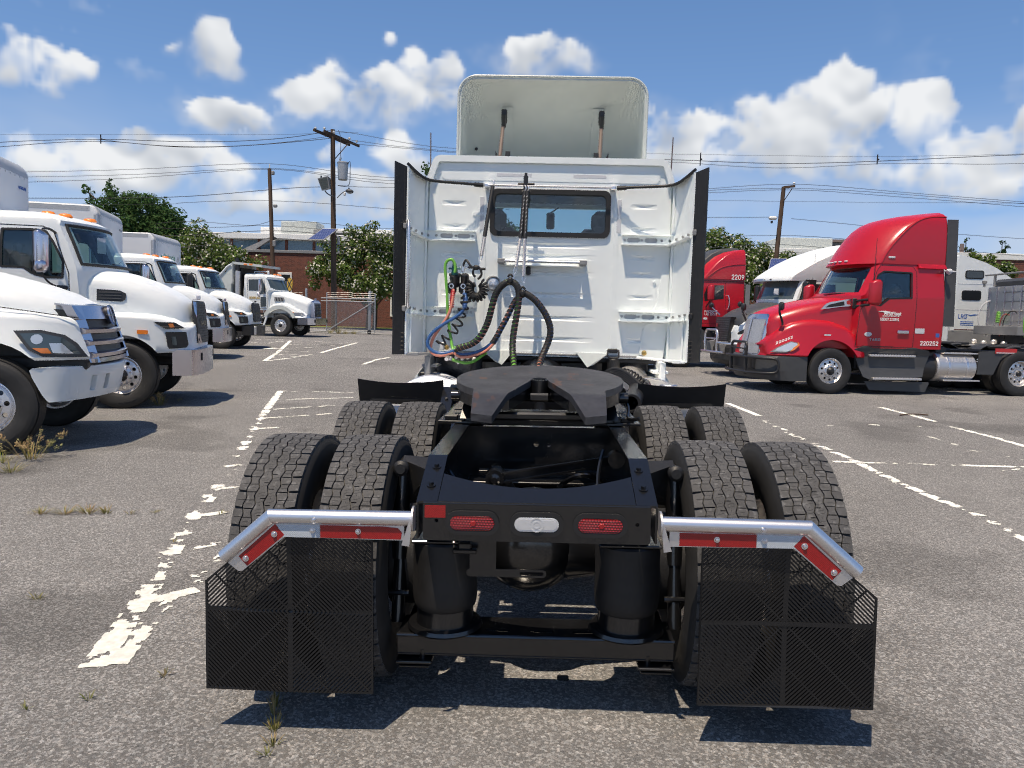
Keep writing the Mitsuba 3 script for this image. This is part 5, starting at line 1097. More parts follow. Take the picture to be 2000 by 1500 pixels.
    if box_text:
        for t, h, y, z, w in ((box_text, .20, .55, boxz - .85, 1.15),):
            th.add(f'{k}__lettering', lettering(t, h, (boxx + .002, -.55, z), (0, 1, 0), (0, 0, 1), .004, False, w), TEXTG, 20, label='green company name')
        em = [sg.Polygon([(-.75 + .075 * math.cos(a) + .055 * math.cos(b), z + .075 * math.sin(a) + .055 * math.sin(b)) for b in np.linspace(0, 2 * np.pi, 7)[:-1]]) for a in np.arange(4) * np.pi / 2]
        th.add(f'{k}__emblem', prism(so.unary_union([e.buffer(-.006) for e in em]), boxx + .002, boxx + .006, 'yz'), TEXTG, 20, label='green emblem of four rounded lobes')
        th.add(f'{k}__marking', bb(boxx + .002, boxx + .005, .88, .98, boxz - .85, boxz - .68), TEXTGR)
    else:
        th.add(f'{k}__marking', lettering('MORGAN', .055, (boxx + .002, .80, boxz - .48), (0, 1, 0), (0, 0, 1), .004, False, .33), TEXTB if boxz < 4.0 else TEXTGR, 20)
    for s in (-1, 1):
        front_wheel(th, trs(0, s * 1.04, .51, ry=.3), side=s, rim=STEEL)
        front_wheel(th, trs(-5.9 + boxx + 1.6, s * 1.04, .51), side=s, dual=True)
    th.add('exhaust_elbow', tube([(-2.05, -.95, 2.4), (-2.05, -.95, 3.05), (-2.05, -.90, 3.15), (-2.1, -.8, 3.18)], .05, 10, 16), STAIN, 40) if boxz < 4 else None
    return th
t1 = make_box_truck('white box truck with chrome bumper and large chrome mirror, second in the left row', pose(-6.666, 12.437, 0, 16), 'chrome', 3.93, -1.98)
t3 = make_box_truck('white box truck half hidden, its chrome bumper before the fourth truck of the row', pose(-10.40, 22.42, .10, 17), 'chrome', 4.15, -2.1)
t4 = make_box_truck('white box truck with black grille and bumper and green lettering on its box', pose(-11.62, 28.14, .13, 7), 'black', 4.0, -2.15, 'Stericycle', False)

# ---- nearest truck of the row: bright wide grille
def make_near_truck():
    M = pose(-5.875, 8.604, 0, 16)
    th = Thing('chrome_grille_truck', 'white truck nose with tall chrome barred grille and white bumper, nearest in the left row', 'truck', M)
    W = lambda x, z=0: 1.17 - .55 * np.clip(np.asarray(x) / .98, 0, 9) ** 2.6
    # upper bonnet
    th.add('bonnet', loft([sec(x, w, 1.35, zt, r, c, wt=w * .9, plan=p) for x, w, zt, r, c, p in ((-1.3, 1.02, 1.93, .25, .16, 0), (-.6, 1.0, 1.83, .25, .14, 0), (-.1, .98, 1.73, .24, .12, 0), (.2, .95, 1.66, .22, .11, .02), (.45, .88, 1.585, .20, .10, .06), (.58, .80, 1.53, .16, .085, .06), (.66, .74, 1.50, .12, .07, .06))]), WHITE, 50)
    secs = [sec(x, W(x), .97, zt, .11, .02, wt=W(x) - .13, plan=p) for x, zt, p in ((-1.3, 1.56, 0), (-.6, 1.50, 0), (-.2, 1.48, 0), (.1, 1.47, 0), (.35, 1.455, 0), (.55, 1.43, 0), (.70, 1.40, .02), (.80, 1.35, .03), (.86, 1.25, .04))]
    th.add('wings', cut(loft(secs), cyl((-.08, -1.5, .50), (-.08, -.6, .50), .665, n=44), cyl((-.08, 1.5, .50), (-.08, .6, .50), .665, n=44), bb(-1.0, .5, -.62, .62, .5, 1.2), bb(.5, 1.2, -.765, .765, .9, 1.7)), WHITE, 38)
    th.add('bonnet_seam', cat([tube([(-.9, s * 1.012, 1.565), (-.1, s * 1.0, 1.525), (.3, s * .965, 1.475), (.60, s * .86, 1.43), (.72, s * .78, 1.41)], .0055, 6, 30) for s in (-1,)]), RUBBER)
    # headlamps
    for s in (-1, 1):
        k = th.free('headlamp')
        hl = sg.Polygon([(.22, 1.275), (.45, 1.285), (.64, 1.235), (.735, 1.15), (.82, 1.0), (.47, 1.01), (.35, 1.08)])
        wf = lambda x, z: W(x) - .13 * np.clip((z - 1.05) / .37, 0, 1) ** 1.3 * .35
        th.add(f'{k}__bezel', onside(hl, wf, .012, s, -.004), DGREY, 30)
        th.add(f'{k}__lens', onside(hl.buffer(-.03), wf, .016, s, -.004), GLASSM, 30)
        th.add(f'{k}__reflector', onside(sg.Polygon([(.52, 1.15), (.62, 1.15), (.71, 1.04), (.55, 1.05)]), wf, .018, s, -.004), LAMPCLR, 30)
        th.add(f'{k}__reflector', onside(sg.Point(.42, 1.19).buffer(.05), wf, .018, s, -.004), LAMPCLR, 30)
        th.add(f'{k}__turn_lens', onside(sg.Polygon([(.38, 1.10), (.51, 1.10), (.54, 1.045), (.46, 1.045)]), wf, .018, s, -.004), ORANGE, 30)
    # grille: chrome shell with dark openings between bowed bars
    k = th.free('grille')
    def gx(z): return .665 + (1.53 - z) * .30
    def gb(z): return .14 - (1.53 - z) * .13
    def bow(z0, z1, w0, w1, d0=.0, d1=.0, b=.14, t=.10):
        ys = np.linspace(-1, 1, 15); A = []
        for z, w, d in ((z0, w0, d0), (z1, w1, d1)):
            A.append(np.array([[gx(z) + d + gb(z) * (1 - u * u), u * w, z] for u in ys] + [[gx(z) + d + gb(z) * (1 - u * u) - t, u * w, z] for u in ys[::-1]]))
        return loft(A)
    th.add(f'{k}__dark_mesh', bow(.92, 1.50, .68, .72, -.02, -.02), BLACKPL, 40)
    th.add(f'{k}__top_bar', bow(1.40, 1.545, .74, .74, .01, -.02), CHROME, 40)
    th.add(f'{k}__top_cap', loft([np.array([[gx(1.545) - .02 + .14 * (1 - u * u) * q - (1 - q) * .16, u * .74, 1.545 + .02 * (1 - q)] for u in np.linspace(-1, 1, 15)] + [[gx(1.545) - .03 + .14 * (1 - u * u) * q - (1 - q) * .16, u * .74, 1.53 + .02 * (1 - q)] for u in np.linspace(1, -1, 15)]) for q in (1, 0)]), CHROME, 40)
    for z in (1.275, 1.145, 1.015): th.add(f'{k}__bar', cat([bow(z - .028, z + .012, .73, .73, .02, .035), bow(z + .012, z + .030, .73, .73, .035, .005)]), CHROME, 45)
    th.add(f'{k}__bar', bow(.93, .975, .72, .72, .015, .02), CHROME, 45)
    for s in (-1, 1):
        th.add(f'{k}__side_frame', loft([np.array([[gx(z) - .03, s * .735, z], [gx(z) + .045, s * (.735 - .10), z], [gx(z) + .03, s * (.735 - .115), z], [gx(z) - .05, s * .70, z]]) for z in np.linspace(.93, 1.545, 8)]), CHROME, 40)
    e = np.array([gx(1.44) + .150, 0, 1.445])
    th.add(f'{k}__emblem', cat([mat(trs(*e, ry=math.pi / 2 - .26) @ np.diag([1.05, .95, 1, 1]), cat([lathe([(.095, 0), (.112, .0), (.112, .02), (.095, .02)], (0, 0, 0), (0, 0, 1), 30), box((-.0, 0, .008), (.19, .03, .02), .006), box((0, .04, .008), (.03, .14, .02), .006), box((0, -.04, .008), (.03, .14, .02), .006)]))]), CHROME, 35, label='round chrome emblem')
    th.add(f'{k}__emblem_plate', mat(trs(*(e - [.012, 0, -.003]), ry=math.pi / 2 - .26) @ np.diag([1.05, .95, 1, 1]), cyl((0, 0, -.03), (0, 0, .008), .10, n=30)), BLACKPL, 35)
    # white bumper
    ring = lambda z, g=0: np.array([[.36 + g, -1.16 + g * .3, z], [.52 + g * .3, -1.09 + g * .2, z], [.66, -.98, z], [.765 - g * .3, -.80, z], [.86 - g * .4, -.55, z], [.925 - g * .5, -.28, z], [.95 - g * .5, 0, z], [.925 - g * .5, .28, z], [.86 - g * .4, .55, z], [.765 - g * .3, .80, z], [.66, .98, z], [.52 + g * .3, 1.09, z], [.36 + g, 1.16, z], [.4 + g, 1.0, z], [.60, .75, z], [.72, .3, z], [.72, -.3, z], [.60, -.75, z], [.4 + g, -1.0, z]])
    bum = loft([ring(.54, .16), ring(.56, .14), ring(.62, .10), ring(.80, .02), ring(.875, 0), ring(.895, .03), ring(.90, .08)])
    slots = [prism(rrect(y - .045, y + .045, .62, .79, .02), .7, 1.2, 'yz') for y in (-.62, -.36, .36, .62)]
    th.add('bumper', cut(bum, *slots), WHITE, 30)
    th.add('tow_eye', cat([bb(.70, .84, y - .01, y + .01, .60, .80) for y in (-.37, .37)] + [bb(.5, .69, -.6, .6, .57, .87, .01)]), BLACKPL)
    th.add('gap_filler', cat([bb(.2, .62, -.72, .72, .95, 1.5), bb(-.9, .80, -.8, .8, .86, .99, .02), bb(-2.5, .5, -.45, .45, .6, .95, .02), bb(-1.2, .5, -.62, .62, .8, 1.5, .03), cyl((-.06, -.85, .5), (-.06, .85, .5), .07, n=12)]), BLACKPL)
    for s in (-1, 1): front_wheel(th, trs(-.06, s * 1.03, .50), R=.50, side=s, rim=STEEL, hub=STEEL)
    # cab behind the frame edge
    th.add('cab', loft([planring(z, -3.2, xc, xs, w) for z, xc, xs, w in ((1.0, -1.35, -1.4, 1.05), (1.95, -1.25, -1.4, 1.07), (2.4, -1.5, -1.7, 1.0), (2.7, -1.7, -1.95, .93))]), WHITE, 35)
    k = th.free('door'); th.add(f'{k}__window', bb(-2.9, -1.95, -1.085, -1.03, 2.05, 2.5, .01), GLASSD)
    th.add('windscreen', hull([(-1.24, y, 2.0) for y in (-.8, .8)] + [(-1.62, y, 2.55) for y in (-.75, .75)] + [(-1.3, y, 2.0) for y in (-.8, .8)] + [(-1.66, y, 2.55) for y in (-.75, .75)]), GLASSM)
make_near_truck()
# low white van roof between the trucks, red lamps along its rear edge
vn = Thing('van', 'white van roof with two red marker lamps glimpsed between the box trucks', 'van', pose(-9.35, 17.6, .05, 10))
vn.add('body', loft([planring(z, -4.2, xc, xs, w, r=.2) for z, xc, xs, w in ((.45, .85, .7, .98), (1.0, .9, .75, 1.0), (1.25, .55, .3, .98), (1.9, -.35, -.6, .9), (2.10, -.75, -1.0, .80), (2.17, -1.1, -1.4, .6))]), WHITE, 40)
for x, y in ((-1.05, -.35), (-.95, .25)): vn.add('marker_lamp', lathe([(0, .06), (.05, .045), (.065, 0), (0, 0)], (x, y, 2.155), (0, 0, 1), 12), REDC, 40)
vn.add('windscreen', hull([(.50, y, 1.32) for y in (-.7, .7)] + [(-.25, y, 1.88) for y in (-.66, .66)] + [(.46, y, 1.26) for y in (-.7, .7)] + [(-.38, y, 1.90) for y in (-.66, .66)]), GLASSM)
vn.add('side_window', bb(-.9, -.25, -1.0, -.9, 1.42, 1.82, .01), GLASSD)
for s in (-1, 1):
    for x in (0, -3.3): front_wheel(vn, trs(x, s * .85, .38), R=.38, W=.22, side=s)
# ------------------------------------------------------------------ red day cab tractor on the right
def red_tractor():
    M = pose(6.27, 18.61, .03, 190)
    th = Thing('red_tractor', 'bright red tractor with roof fairing, silver grille and black bull bar, parked facing left', 'tractor unit', M)
    th.add('bonnet', loft([sec(x, w, 1.0, zt, r, c, wt=w * wr, plan=p) for x, w, zt, r, c, wr, p in ((-.62, 1.0, 2.10, .16, .10, .97, 0), (-.2, .985, 2.075, .18, .10, .96, 0), (.2, .96, 2.01, .2, .10, .95, 0), (.6, .92, 1.92, .22, .09, .94, .02), (.95, .87, 1.81, .22, .08, .92, .05), (1.15, .82, 1.735, .2, .07, .90, .08), (1.28, .76, 1.66, .15, .05, .88, .09), (1.345, .68, 1.5, .1, .03, .85, .09))]), RED, 50)
    def wsec(x, w, zb, zt, r, c, wt, p=0): return sec(x, w, zb, zt, r, c, wt=wt, plan=p)
    wings = loft([wsec(x, w, .82, zt, r, .02, wt, p) for x, w, zt, r, wt, p in ((-.80, 1.16, 1.14, .10, 1.10, 0), (-.62, 1.18, 1.34, .14, 1.09, 0), (-.38, 1.20, 1.53, .17, 1.08, 0), (0, 1.21, 1.64, .19, 1.07, 0), (.36, 1.205, 1.655, .19, 1.05, 0), (.62, 1.19, 1.63, .18, 1.02, .0), (.85, 1.15, 1.57, .17, .98, .02), (1.07, 1.09, 1.46, .15, .93, .04), (1.25, 1.02, 1.30, .13, .87, .06), (1.38, .93, 1.15, .10, .80, .07), (1.45, .84, 1.05, .08, .74, .07))])
    wings = cut(wings, cyl((-.02, -1.5, .545), (-.02, -.66, .545), .665, n=48), cyl((-.02, 1.5, .545), (-.02, .66, .545), .665, n=48), bb(-.9, .6, -.66, .66, .5, 1.3))
    th.add('wings', wings, RED, 45)
    for s in (-1, 1):
        k = th.free('headlamp')
        hl = sg.Polygon([(1.34, .90), (1.22, 1.01), (1.10, 1.08), (.95, 1.155), (.82, 1.13), (.79, 1.08), (.88, .97), (1.05, .90)])
        wf = lambda x, z: np.interp(x, [.62, .85, 1.07, 1.25, 1.38], [1.19, 1.145, 1.075, .985, .88]) - .03 * np.clip((z - .95) / .25, 0, 1)
        th.add(f'{k}__bezel', onside(hl, wf, .012, s, -.002), MGREY, 30)
        th.add(f'{k}__lens', onside(hl.buffer(-.018), wf, .018, s, -.002), LAMPCLR, 30)
        th.add(f'{k}__turn_lens', onside(sg.Polygon([(.80, 1.14), (.77, 1.08), (.88, .97), (.96, .93), (.90, 1.02), (.82, 1.08)]), wf, .021, s, -.002), ORANGE, 30)
        if s > 0:
            fm = lettering('220252', .055, (0, 0, 0), (1, 0, 0), (0, 1, 0), .006, True, .34); fv = fm.vertices.copy(); fx = 1.26 - fv[:, 0]; fzz = 1.07 + (1.26 - fx) * .47 + fv[:, 1]
            fm.vertices = np.column_stack([fx, wf(fx, fzz) + .020 + fv[:, 2], fzz]); th.add('fleet_number', fm, TEXTW, 20, label='white fleet number above the headlamp')
        k = th.free('bonnet_vent')
        hw = lambda x, z: np.interp(x, [-.62, -.2, .2, .6], [.985, .965, .94, .90])
        vp = sg.Polygon([(.21, 1.885), (.08, 2.02), (-.02, 2.06), (-.50, 2.15), (-.51, 1.985), (-.2, 1.95)])
        th.add(f'{k}__frame', onside(vp, hw, .020, s, -.008), CHROME, 25)
        th.add(f'{k}__mesh', onside(sg.Polygon([(.10, 1.93), (.02, 2.00), (-.32, 2.085), (-.34, 1.99), (-.15, 1.96)]), hw, .026, s, -.008), BLACKPL, 25)
        th.add(f'{k}__badge', onside(sg.Point(-.43, 2.06).buffer(.045), hw, .028, s, -.008), STICKR, 25)
        k = th.free('bonnet_mirror')
        th.add(f'{k}__head', hull(np.vstack([box((1.16, s * .98, 1.93), (.12, .13, .19), .04).vertices])), BLACKPL, 45)
        th.add(f'{k}__arm', tube([(1.19, s * .96, 1.86), (1.17, s * .95, 1.75), (1.10, s * .93, 1.60), (1.09, s * .92, 1.50)], .026, 8, 16), BLACKPL, 40)
        th.add('wing_marker', onside(rrect(.06, .22, 1.30, 1.335, .008), lambda x, z: 1.205 + 0 * x, .008, s, -.02), STICK, 25)
    # grille in two leaves with chrome surround
    k = th.free('grille')
    gx = lambda z: 1.30 + (1.70 - z) * .20
    def leaf(y0, y1, z0, z1, d, bend=.07):
        return loft([np.array([[gx(z) + d - bend * (y / .5) ** 2, y, z] for y in (y0, (y0 + y1) / 2, y1)] + [[gx(z) + d - .05 - bend * (y / .5) ** 2, y, z] for y in (y1, (y0 + y1) / 2, y0)]) for z in (z0, (z0 + z1) / 2, z1)])
    th.add(f'{k}__surround', loft([np.array([[gx(z) - .10, -w, z], [gx(z) - .055, -w * .97, z], [gx(z) + .02, 0, z], [gx(z) - .055, w * .97, z], [gx(z) - .10, w, z]]) for z, w in ((.80, .50), (.9, .54), (1.55, .57), (1.68, .55), (1.76, .44))]), CHROME, 30)
    for s in (-1, 1):
        th.add(f'{k}__mesh_leaf', leaf(s * .05, s * .49, .84, 1.64, .060, .10), GALV, 30)
        for z in np.arange(.86, 1.62, .024): th.add(f'{k}__mesh_row', leaf(s * .055, s * .485, z, z + .010, .068, .10), STICK, 30)
    th.add(f'{k}__centre_bar', leaf(-.035, .035, .82, 1.68, .080), CHROME, 30)
    # bumper and bull bar
    br = lambda z, g: np.array([[.56, -1.15, z], [.95, -1.14, z], [1.25 - g, -1.06, z], [1.46 - g, -.85, z], [1.55 - g, -.5, z], [1.575 - g, 0, z], [1.55 - g, .5, z], [1.46 - g, .85, z], [1.25 - g, 1.06, z], [.95, 1.14, z], [.56, 1.15, z], [.6, 1.0, z], [1.1, .8, z], [1.1, -.8, z], [.6, -1.0, z]])
    th.add('bumper', loft([br(.27, .10), br(.33, .06), br(.45, .02), br(.50, .0), br(.77, .01), br(.815, .05)]), DGREY, 30)
    th.add('bumper_recess', bb(1.50, 1.585, -.6, .6, .5, .74, .01), BLACKPL)
    k = th.free('bull_bar')
    for s in (-1, 1):
        th.add(f'{k}__hoop', tube([(1.66, s * .40, .44), (1.66, s * .40, .80), (1.66, s * .39, 1.05), (1.66, s * .33, 1.10), (1.66, s * .2, 1.105), (1.66, 0, 1.105)], .03, 10, 36), BLACKPL, 40)
        th.add(f'{k}__side_loop', tube([(1.70, 0, .77), (1.70, s * .4, .77), (1.62, s * .8, .765), (1.42, s * 1.05, .76), (1.28, s * 1.13, .74), (1.24, s * 1.15, .66), (1.24, s * 1.15, .54), (1.28, s * 1.13, .46), (1.42, s * 1.05, .43), (1.62, s * .8, .42), (1.70, s * .4, .42), (1.70, 0, .42)], .030, 10, 60), BLACKPL, 40)
        th.add(f'{k}__upright', bb(1.64, 1.70, s * .40 - .035, s * .40 + .035, .36, .98, .008), BLACKPL)
    th.add(f'{k}__cross_tube', cyl((1.67, -.40, .95), (1.67, .40, .95), .018, n=10), BLACKPL)
    # cab: hollow, with real window openings
    R_ = [(1.05, -.45, -.62, 1.14), (1.5, -.42, -.58, 1.155), (2.20, -.42, -.62, 1.15), (2.26, -.46, -.74, 1.14), (2.60, -.62, -.92, 1.09), (2.90, -.77, -1.08, 1.045), (2.98, -.80, -1.12, 1.03)]
    o = loft([planring(z, -2.70, xc, xs, w, r=.06) for z, xc, xs, w in R_]); i = loft([planring(z, -2.64, xc - .06, xs - .04, w - .055, r=.05) for z, xc, xs, w in [(1.12, -.45, -.62, 1.14)] + R_[1:-1] + [(2.93, -.79, -1.1, 1.035)]])
    i2 = loft([planring(z, -2.6, xc - .10, xs - .07, w - .09, r=.05) for z, xc, xs, w in [(1.16, -.45, -.62, 1.14)] + R_[1:-1] + [(2.90, -.79, -1.1, 1.035)]])
    dw = sg.Polygon([(-1.00, 2.50), (-1.06, 2.68), (-1.20, 2.765), (-1.86, 2.75), (-1.845, 2.215), (-1.30, 2.19), (-1.10, 2.03), (-.93, 2.06), (-.86, 2.16)]).buffer(.01)
    sw = prism(dw, -1.5, 1.5); ws = prism(rrect(-.96, .96, 2.30, 2.90, .08), -1.2, -.3, 'yz')
    ws = loft([np.array([[-1.45, -.95, 2.30], [-1.45, .95, 2.30], [0, .95, 2.30], [0, -.95, 2.30]]), np.array([[-1.45, -.90, 2.88], [-1.45, .90, 2.88], [0, .90, 2.88], [0, -.90, 2.88]])])
    wsb = cut(ws, bb(-3, -.99, -1.2, 1.2, 2, 3))
    th.add('cab', cut(o, i, sw, wsb), RED, 35)
    th.add('cab_lining', cut(i, i2, sw, wsb), TRIM, 35)
    yw = lambda x, z: np.interp(z, [1.05, 1.5, 2.2, 2.26, 2.6, 2.9, 2.98], [1.14, 1.155, 1.15, 1.14, 1.09, 1.045, 1.03])
    for s in (-1, 1):
        k = th.free('door')
        door = sg.Polygon([(-.55, 1.07), (-.62, 1.9), (-.78, 2.12), (-1.02, 2.80), (-1.12, 2.92), (-1.90, 2.92), (-2.00, 2.80), (-1.97, 1.07)])
        th.add(f'{k}__seam', onside(door.difference(door.buffer(-.012)), yw, .004, s, -.002), RUBBER, 25)
        th.add(f'{k}__window_seal', onside(dw.buffer(.022).difference(dw.buffer(-.012)), yw, .010, s, -.004), RUBBER, 25)
        th.add(f'{k}__window', onside(dw, yw, .002, s, -.03), 'pane_tinted', False)
        th.add(f'{k}__handle', hull(np.vstack([box((-1.69, s * 1.175, 1.43), (.28, .03, .075), .012).vertices])), CHROME, 40)
        th.add(f'{k}__lower_trim', onside(rrect(-1.5, -.72, 1.09, 1.10, .004), yw, .006, s, -.002), RUBBER)
        if s > 0:
            y = 1.158; R = (-1, 0, 0)
            th.add(f'{k}__lettering', lettering('FirstFleet', .075, (-1.20, y - .002, 1.80), R, (0, 0, 1), .005, True, .42), TEXTW, 20, label='white company name with wing emblem')
            th.add(f'{k}__emblem', prism([(-1.04, 1.885), (-1.24, 1.895), (-1.38, 1.87), (-1.30, 1.85), (-1.22, 1.815), (-1.22, 1.86)], y - .003, y + .004), TEXTW, 20)
            th.add(f'{k}__lettering', lettering('MURFREESBORO TN', .026, (-1.17, y - .002, 1.765), R, (0, 0, 1), .005, False, .40), TEXTW, 20)
            th.add(f'{k}__lettering', lettering('USDOT 313891', .062, (-1.11, y - .002, 1.675), R, (0, 0, 1), .005, True, .47), TEXTW, 20, label='white registration number')
            th.add(f'{k}__badge', prism(sa.scale(sg.Point(-.85, 1.36).buffer(.045), 2.0, 1.1), 1.145, 1.158), STICK, 20)
            th.add(f'{k}__lettering', lettering('T680', .06, (-.88, 1.146, 1.215), R, (0, 0, 1), .006, True, .28), TEXTGR, 20)
            th.add('fleet_number', lettering('220252', .095, (-2.13, 1.147, 1.14), R, (0, 0, 1), .006, True, .46), TEXTW, 20, label='white fleet number')
            th.add('fleet_number', lettering('220252', .055, (1.05, .0, 0), (-1, 0, 0), (0, 0, 1), .006, True, .34), TEXTW, 20, M=trs(.17, 1.075, 1.20, rz=-.36, ry=.30)) if False else None
            th.add('sticker', prism(rrect(-2.22, -1.99, 1.405, 1.52, .01), 1.153, 1.159), STICK, 20)
            th.add('sticker', prism(rrect(-2.60, -2.51, 1.33, 1.42, .01), 1.148, 1.156), TEXTB, 20); th.add('sticker', prism(rrect(-2.60, -2.51, 1.235, 1.325, .01), 1.146, 1.154), STICKR, 20)
        k = th.free('mirror')
        th.add(f'{k}__head', hull(np.vstack([box((-.82, s * 1.42, 2.285), (.20, .22, .56), .06).vertices, box((-.70, s * 1.42, 2.27), (.10, .16, .50), .04).vertices])), RED, 50)
        th.add(f'{k}__arm', tube([(-.58, s * 1.05, 2.10), (-.72, s * 1.3, 2.13)], .03, 8), BLACKPL, 40); th.add(f'{k}__arm', tube([(-.58, s * 1.05, 1.98), (-.74, s * 1.3, 2.02)], .03, 8), BLACKPL, 40); th.add(f'{k}__arm_base', box((-.56, s * 1.03, 2.04), (.12, .06, .24), .02), BLACKPL, 40)
        # side extender
        th.add('side_extender', hull([(-2.69, s * 1.10, 1.58), (-2.94, s * 1.14, 1.58), (-2.94, s * 1.16, 1.58), (-2.69, s * 1.13, 1.58), (-2.70, s * 1.00, 4.0), (-2.93, s * 1.05, 4.0), (-2.93, s * 1.07, 4.0), (-2.70, s * 1.03, 4.0)]), DGREY)
        th.add('side_lamp', cat([cyl((-2.66, s * 1.10, 2.83), (-2.66, s * 1.24, 2.83), .022, n=10), lathe([(0, 0), (.05, .0), (.07, .03), (.05, .09), (0, .1)], (-2.62, s * 1.24, 2.80), (-.5, 0, .2), 14), cyl((-2.66, s * 1.10, 2.83), (-2.93, s * 1.1, 2.83), .02, n=8)]), STICK, 40)
    # windscreen pane
    zs = np.linspace(2.28, 2.90, 8); us = np.linspace(-.94, .94, 21); g = []
    for z in zs:
        xc = np.interp(z, [2.26, 2.60, 2.90], [-.46, -.62, -.77]); xs = np.interp(z, [2.26, 2.60, 2.90], [-.74, -.92, -1.08]); w = np.interp(z, [2.26, 2.6, 2.9], [1.14, 1.09, 1.045])
        g.append([[xc - (xc - xs) * abs(u) ** 2 - .012, u * w, z] for u in us])
    g = np.array(g); a_, b_ = g.shape[:2]; ii, jj = np.meshgrid(np.arange(a_ - 1), np.arange(b_ - 1), indexing='ij'); q = (ii * b_ + jj).ravel()
    k = th.free('windscreen')
    th.add(f'{k}__pane', trimesh.Trimesh(g.reshape(-1, 3), np.vstack([np.column_stack([q, q + 1, q + b_ + 1]), np.column_stack([q, q + b_ + 1, q + b_])]), process=False), 'pane_tinted', True)
    th.add(f'{k}__paper_sheet', hull([(-.93, .70, z) for z in (2.42, 2.60)] + [(-1.02, .84, z) for z in (2.44, 2.64)] + [(-.90, .68, 2.43)]), STICK)
    th.add(f'{k}__wiper', tube([(-.44, -.1, 2.27), (-.50, .4, 2.28), (-.66, .85, 2.27)], .012, 6, 14), BLACKPL)
    k = th.free('interior')
    for y in (.55, -.55): th.add(f'{k}__seat', cat([box((-1.85, y, 2.0), (.18, .5, .8), .07), box((-1.84, y, 2.42), (.14, .28, .22), .06)]), TRIM)
    th.add(f'{k}__dashboard', bb(-1.0, -.66, -1.0, 1.0, 1.7, 2.2, .08), TRIM)
    th.add(f'{k}__steering_wheel', tube([(-1.18 + .08 * math.sin(t), .55 + .22 * math.cos(t), 2.08 + .2 * math.sin(t)) for t in np.linspace(0, 2 * np.pi, 24)[:-1]], .018, 8, closed=True), BLACKPL)
    # tall roof fairing
    F_ = [(2.955, -.60, -1.10, 1.055), (3.10, -.70, -1.17, 1.06), (3.36, -.87, -1.30, 1.055), (3.60, -1.03, -1.50, 1.045), (3.80, -1.20, -1.70, 1.03), (3.94, -1.38, -1.92, 1.01), (4.03, -1.58, -2.15, .985), (4.09, -1.80, -2.40, .94), (4.14, -2.05, -2.6, .86), (4.19, -2.40, -2.66, .70), (4.205, -2.62, -2.69, .5)]
    th.add('roof_fairing', loft([planring(z, -2.715, xc, xs, w, r=.05, k=2.4) for z, xc, xs, w in F_]), RED, 50)
    for s in (-1, 1): th.add('fairing_crease', tube(spline([(-1.13, s * 1.062, 2.98), (-1.32, s * 1.06, 3.32), (-1.66, s * 1.045, 3.70), (-1.96, s * 1.015, 3.93), (-2.28, s * .985, 4.035), (-2.70, s * .975, 4.06)], 30), .013, 6), RED, 50)
    th.add('rear_pillar', hull([(x, s_, z) for x in (-2.715, -2.02) for s_, z in ((1.10, 2.88), (1.055, 2.98), (-1.10, 2.88), (-1.055, 2.98))]), RED, 30)
    for x, y in ((-.70, .36), (-.66, .18), (-.64, 0), (-.66, -.18), (-.70, -.36)): th.add('roof_lamp', hull(np.vstack([box((x + .02, y, 3.03), (.05, .10, .035), .012).vertices])), STICK, 40)
    th.add('roof_lamp', box((-1.36, 1.065, 3.10), (.16, .02, .045), .008), STICK, 40)
    th.add('antenna', cyl((-.92, 1.12, 2.4), (-.95, 1.10, 3.50), .008, .005, n=6), BLACKPL)
    # lower sides: skirt, steps, tank, mudguard, frame
    for s in (-1, 1):
        k = th.free('side_skirt')
        sk = sg.Polygon([(-.55, 1.02), (-.80, 1.10), (-1.0, 1.05), (-1.7, 1.05), (-2.0, 1.08), (-2.36, 1.02), (-2.43, .95), (-2.24, .42), (-1.02, .31), (-.78, .40), (-.70, .62), (-.60, .85)])
        m = prism(sk, 0, .05).subdivide_to_size(.12); v = m.vertices.copy(); v[:, 1] = s * (1.06 + v[:, 1] + .10 * np.clip((.62 - v[:, 2]) / .3, 0, 1) + .06 * np.clip((v[:, 2] - .9) / .15, 0, 1)); m.vertices = v
        th.add(f'{k}__panel', m, DGREY, 30)
        th.add(f'{k}__step', bb(-2.03, -.90, s * 1.06, s * 1.20, .86, .905, .01), STAIN); th.add(f'{k}__step', bb(-2.18, -.98, s * 1.10, s * 1.26, .34, .39, .01), STAIN)
        th.add(f'{k}__step_recess', bb(-2.12, -.92, s * 1.06, s * 1.125, .905, .99, .01), BLACKPL)
        th.add(f'{k}__step_teeth', cat([bb(x, x + .035, s * 1.10, s * 1.19, .904, .916) for x in np.arange(-1.98, -.95, .07)] + [bb(x, x + .035, s * 1.14, s * 1.25, .389, .40) for x in np.arange(-2.14, -1.05, .07)]), STEEL)
        th.add(f'{k}__rubber_skirt', hull([(-.85, s * 1.12, .30), (-2.44, s * 1.12, .30), (-.98, s * 1.13, .10), (-2.36, s * 1.13, .07), (-2.47, s * 1.10, .26), (-.85, s * 1.10, .30), (-.98, s * 1.11, .10), (-2.36, s * 1.11, .07)]), DGREY)
        k = th.free('fuel_tank')
        th.add(f'{k}__shell', cyl((-2.62, s * .86, .64), (-3.60, s * .86, .64), .325, n=40, bev=.03), STAIN, 40)
        for x in (-2.92, -3.38): th.add(f'{k}__strap', lathe([(.325, 0), (.334, 0), (.334, .05), (.325, .05)], (x, s * .86, .64), (1, 0, 0), 36), STEEL, 40)
        th.add(f'{k}__dark_end', cyl((-2.25, s * .80, .62), (-2.64, s * .80, .62), .31, n=36, bev=.03), BLACKPL, 40)
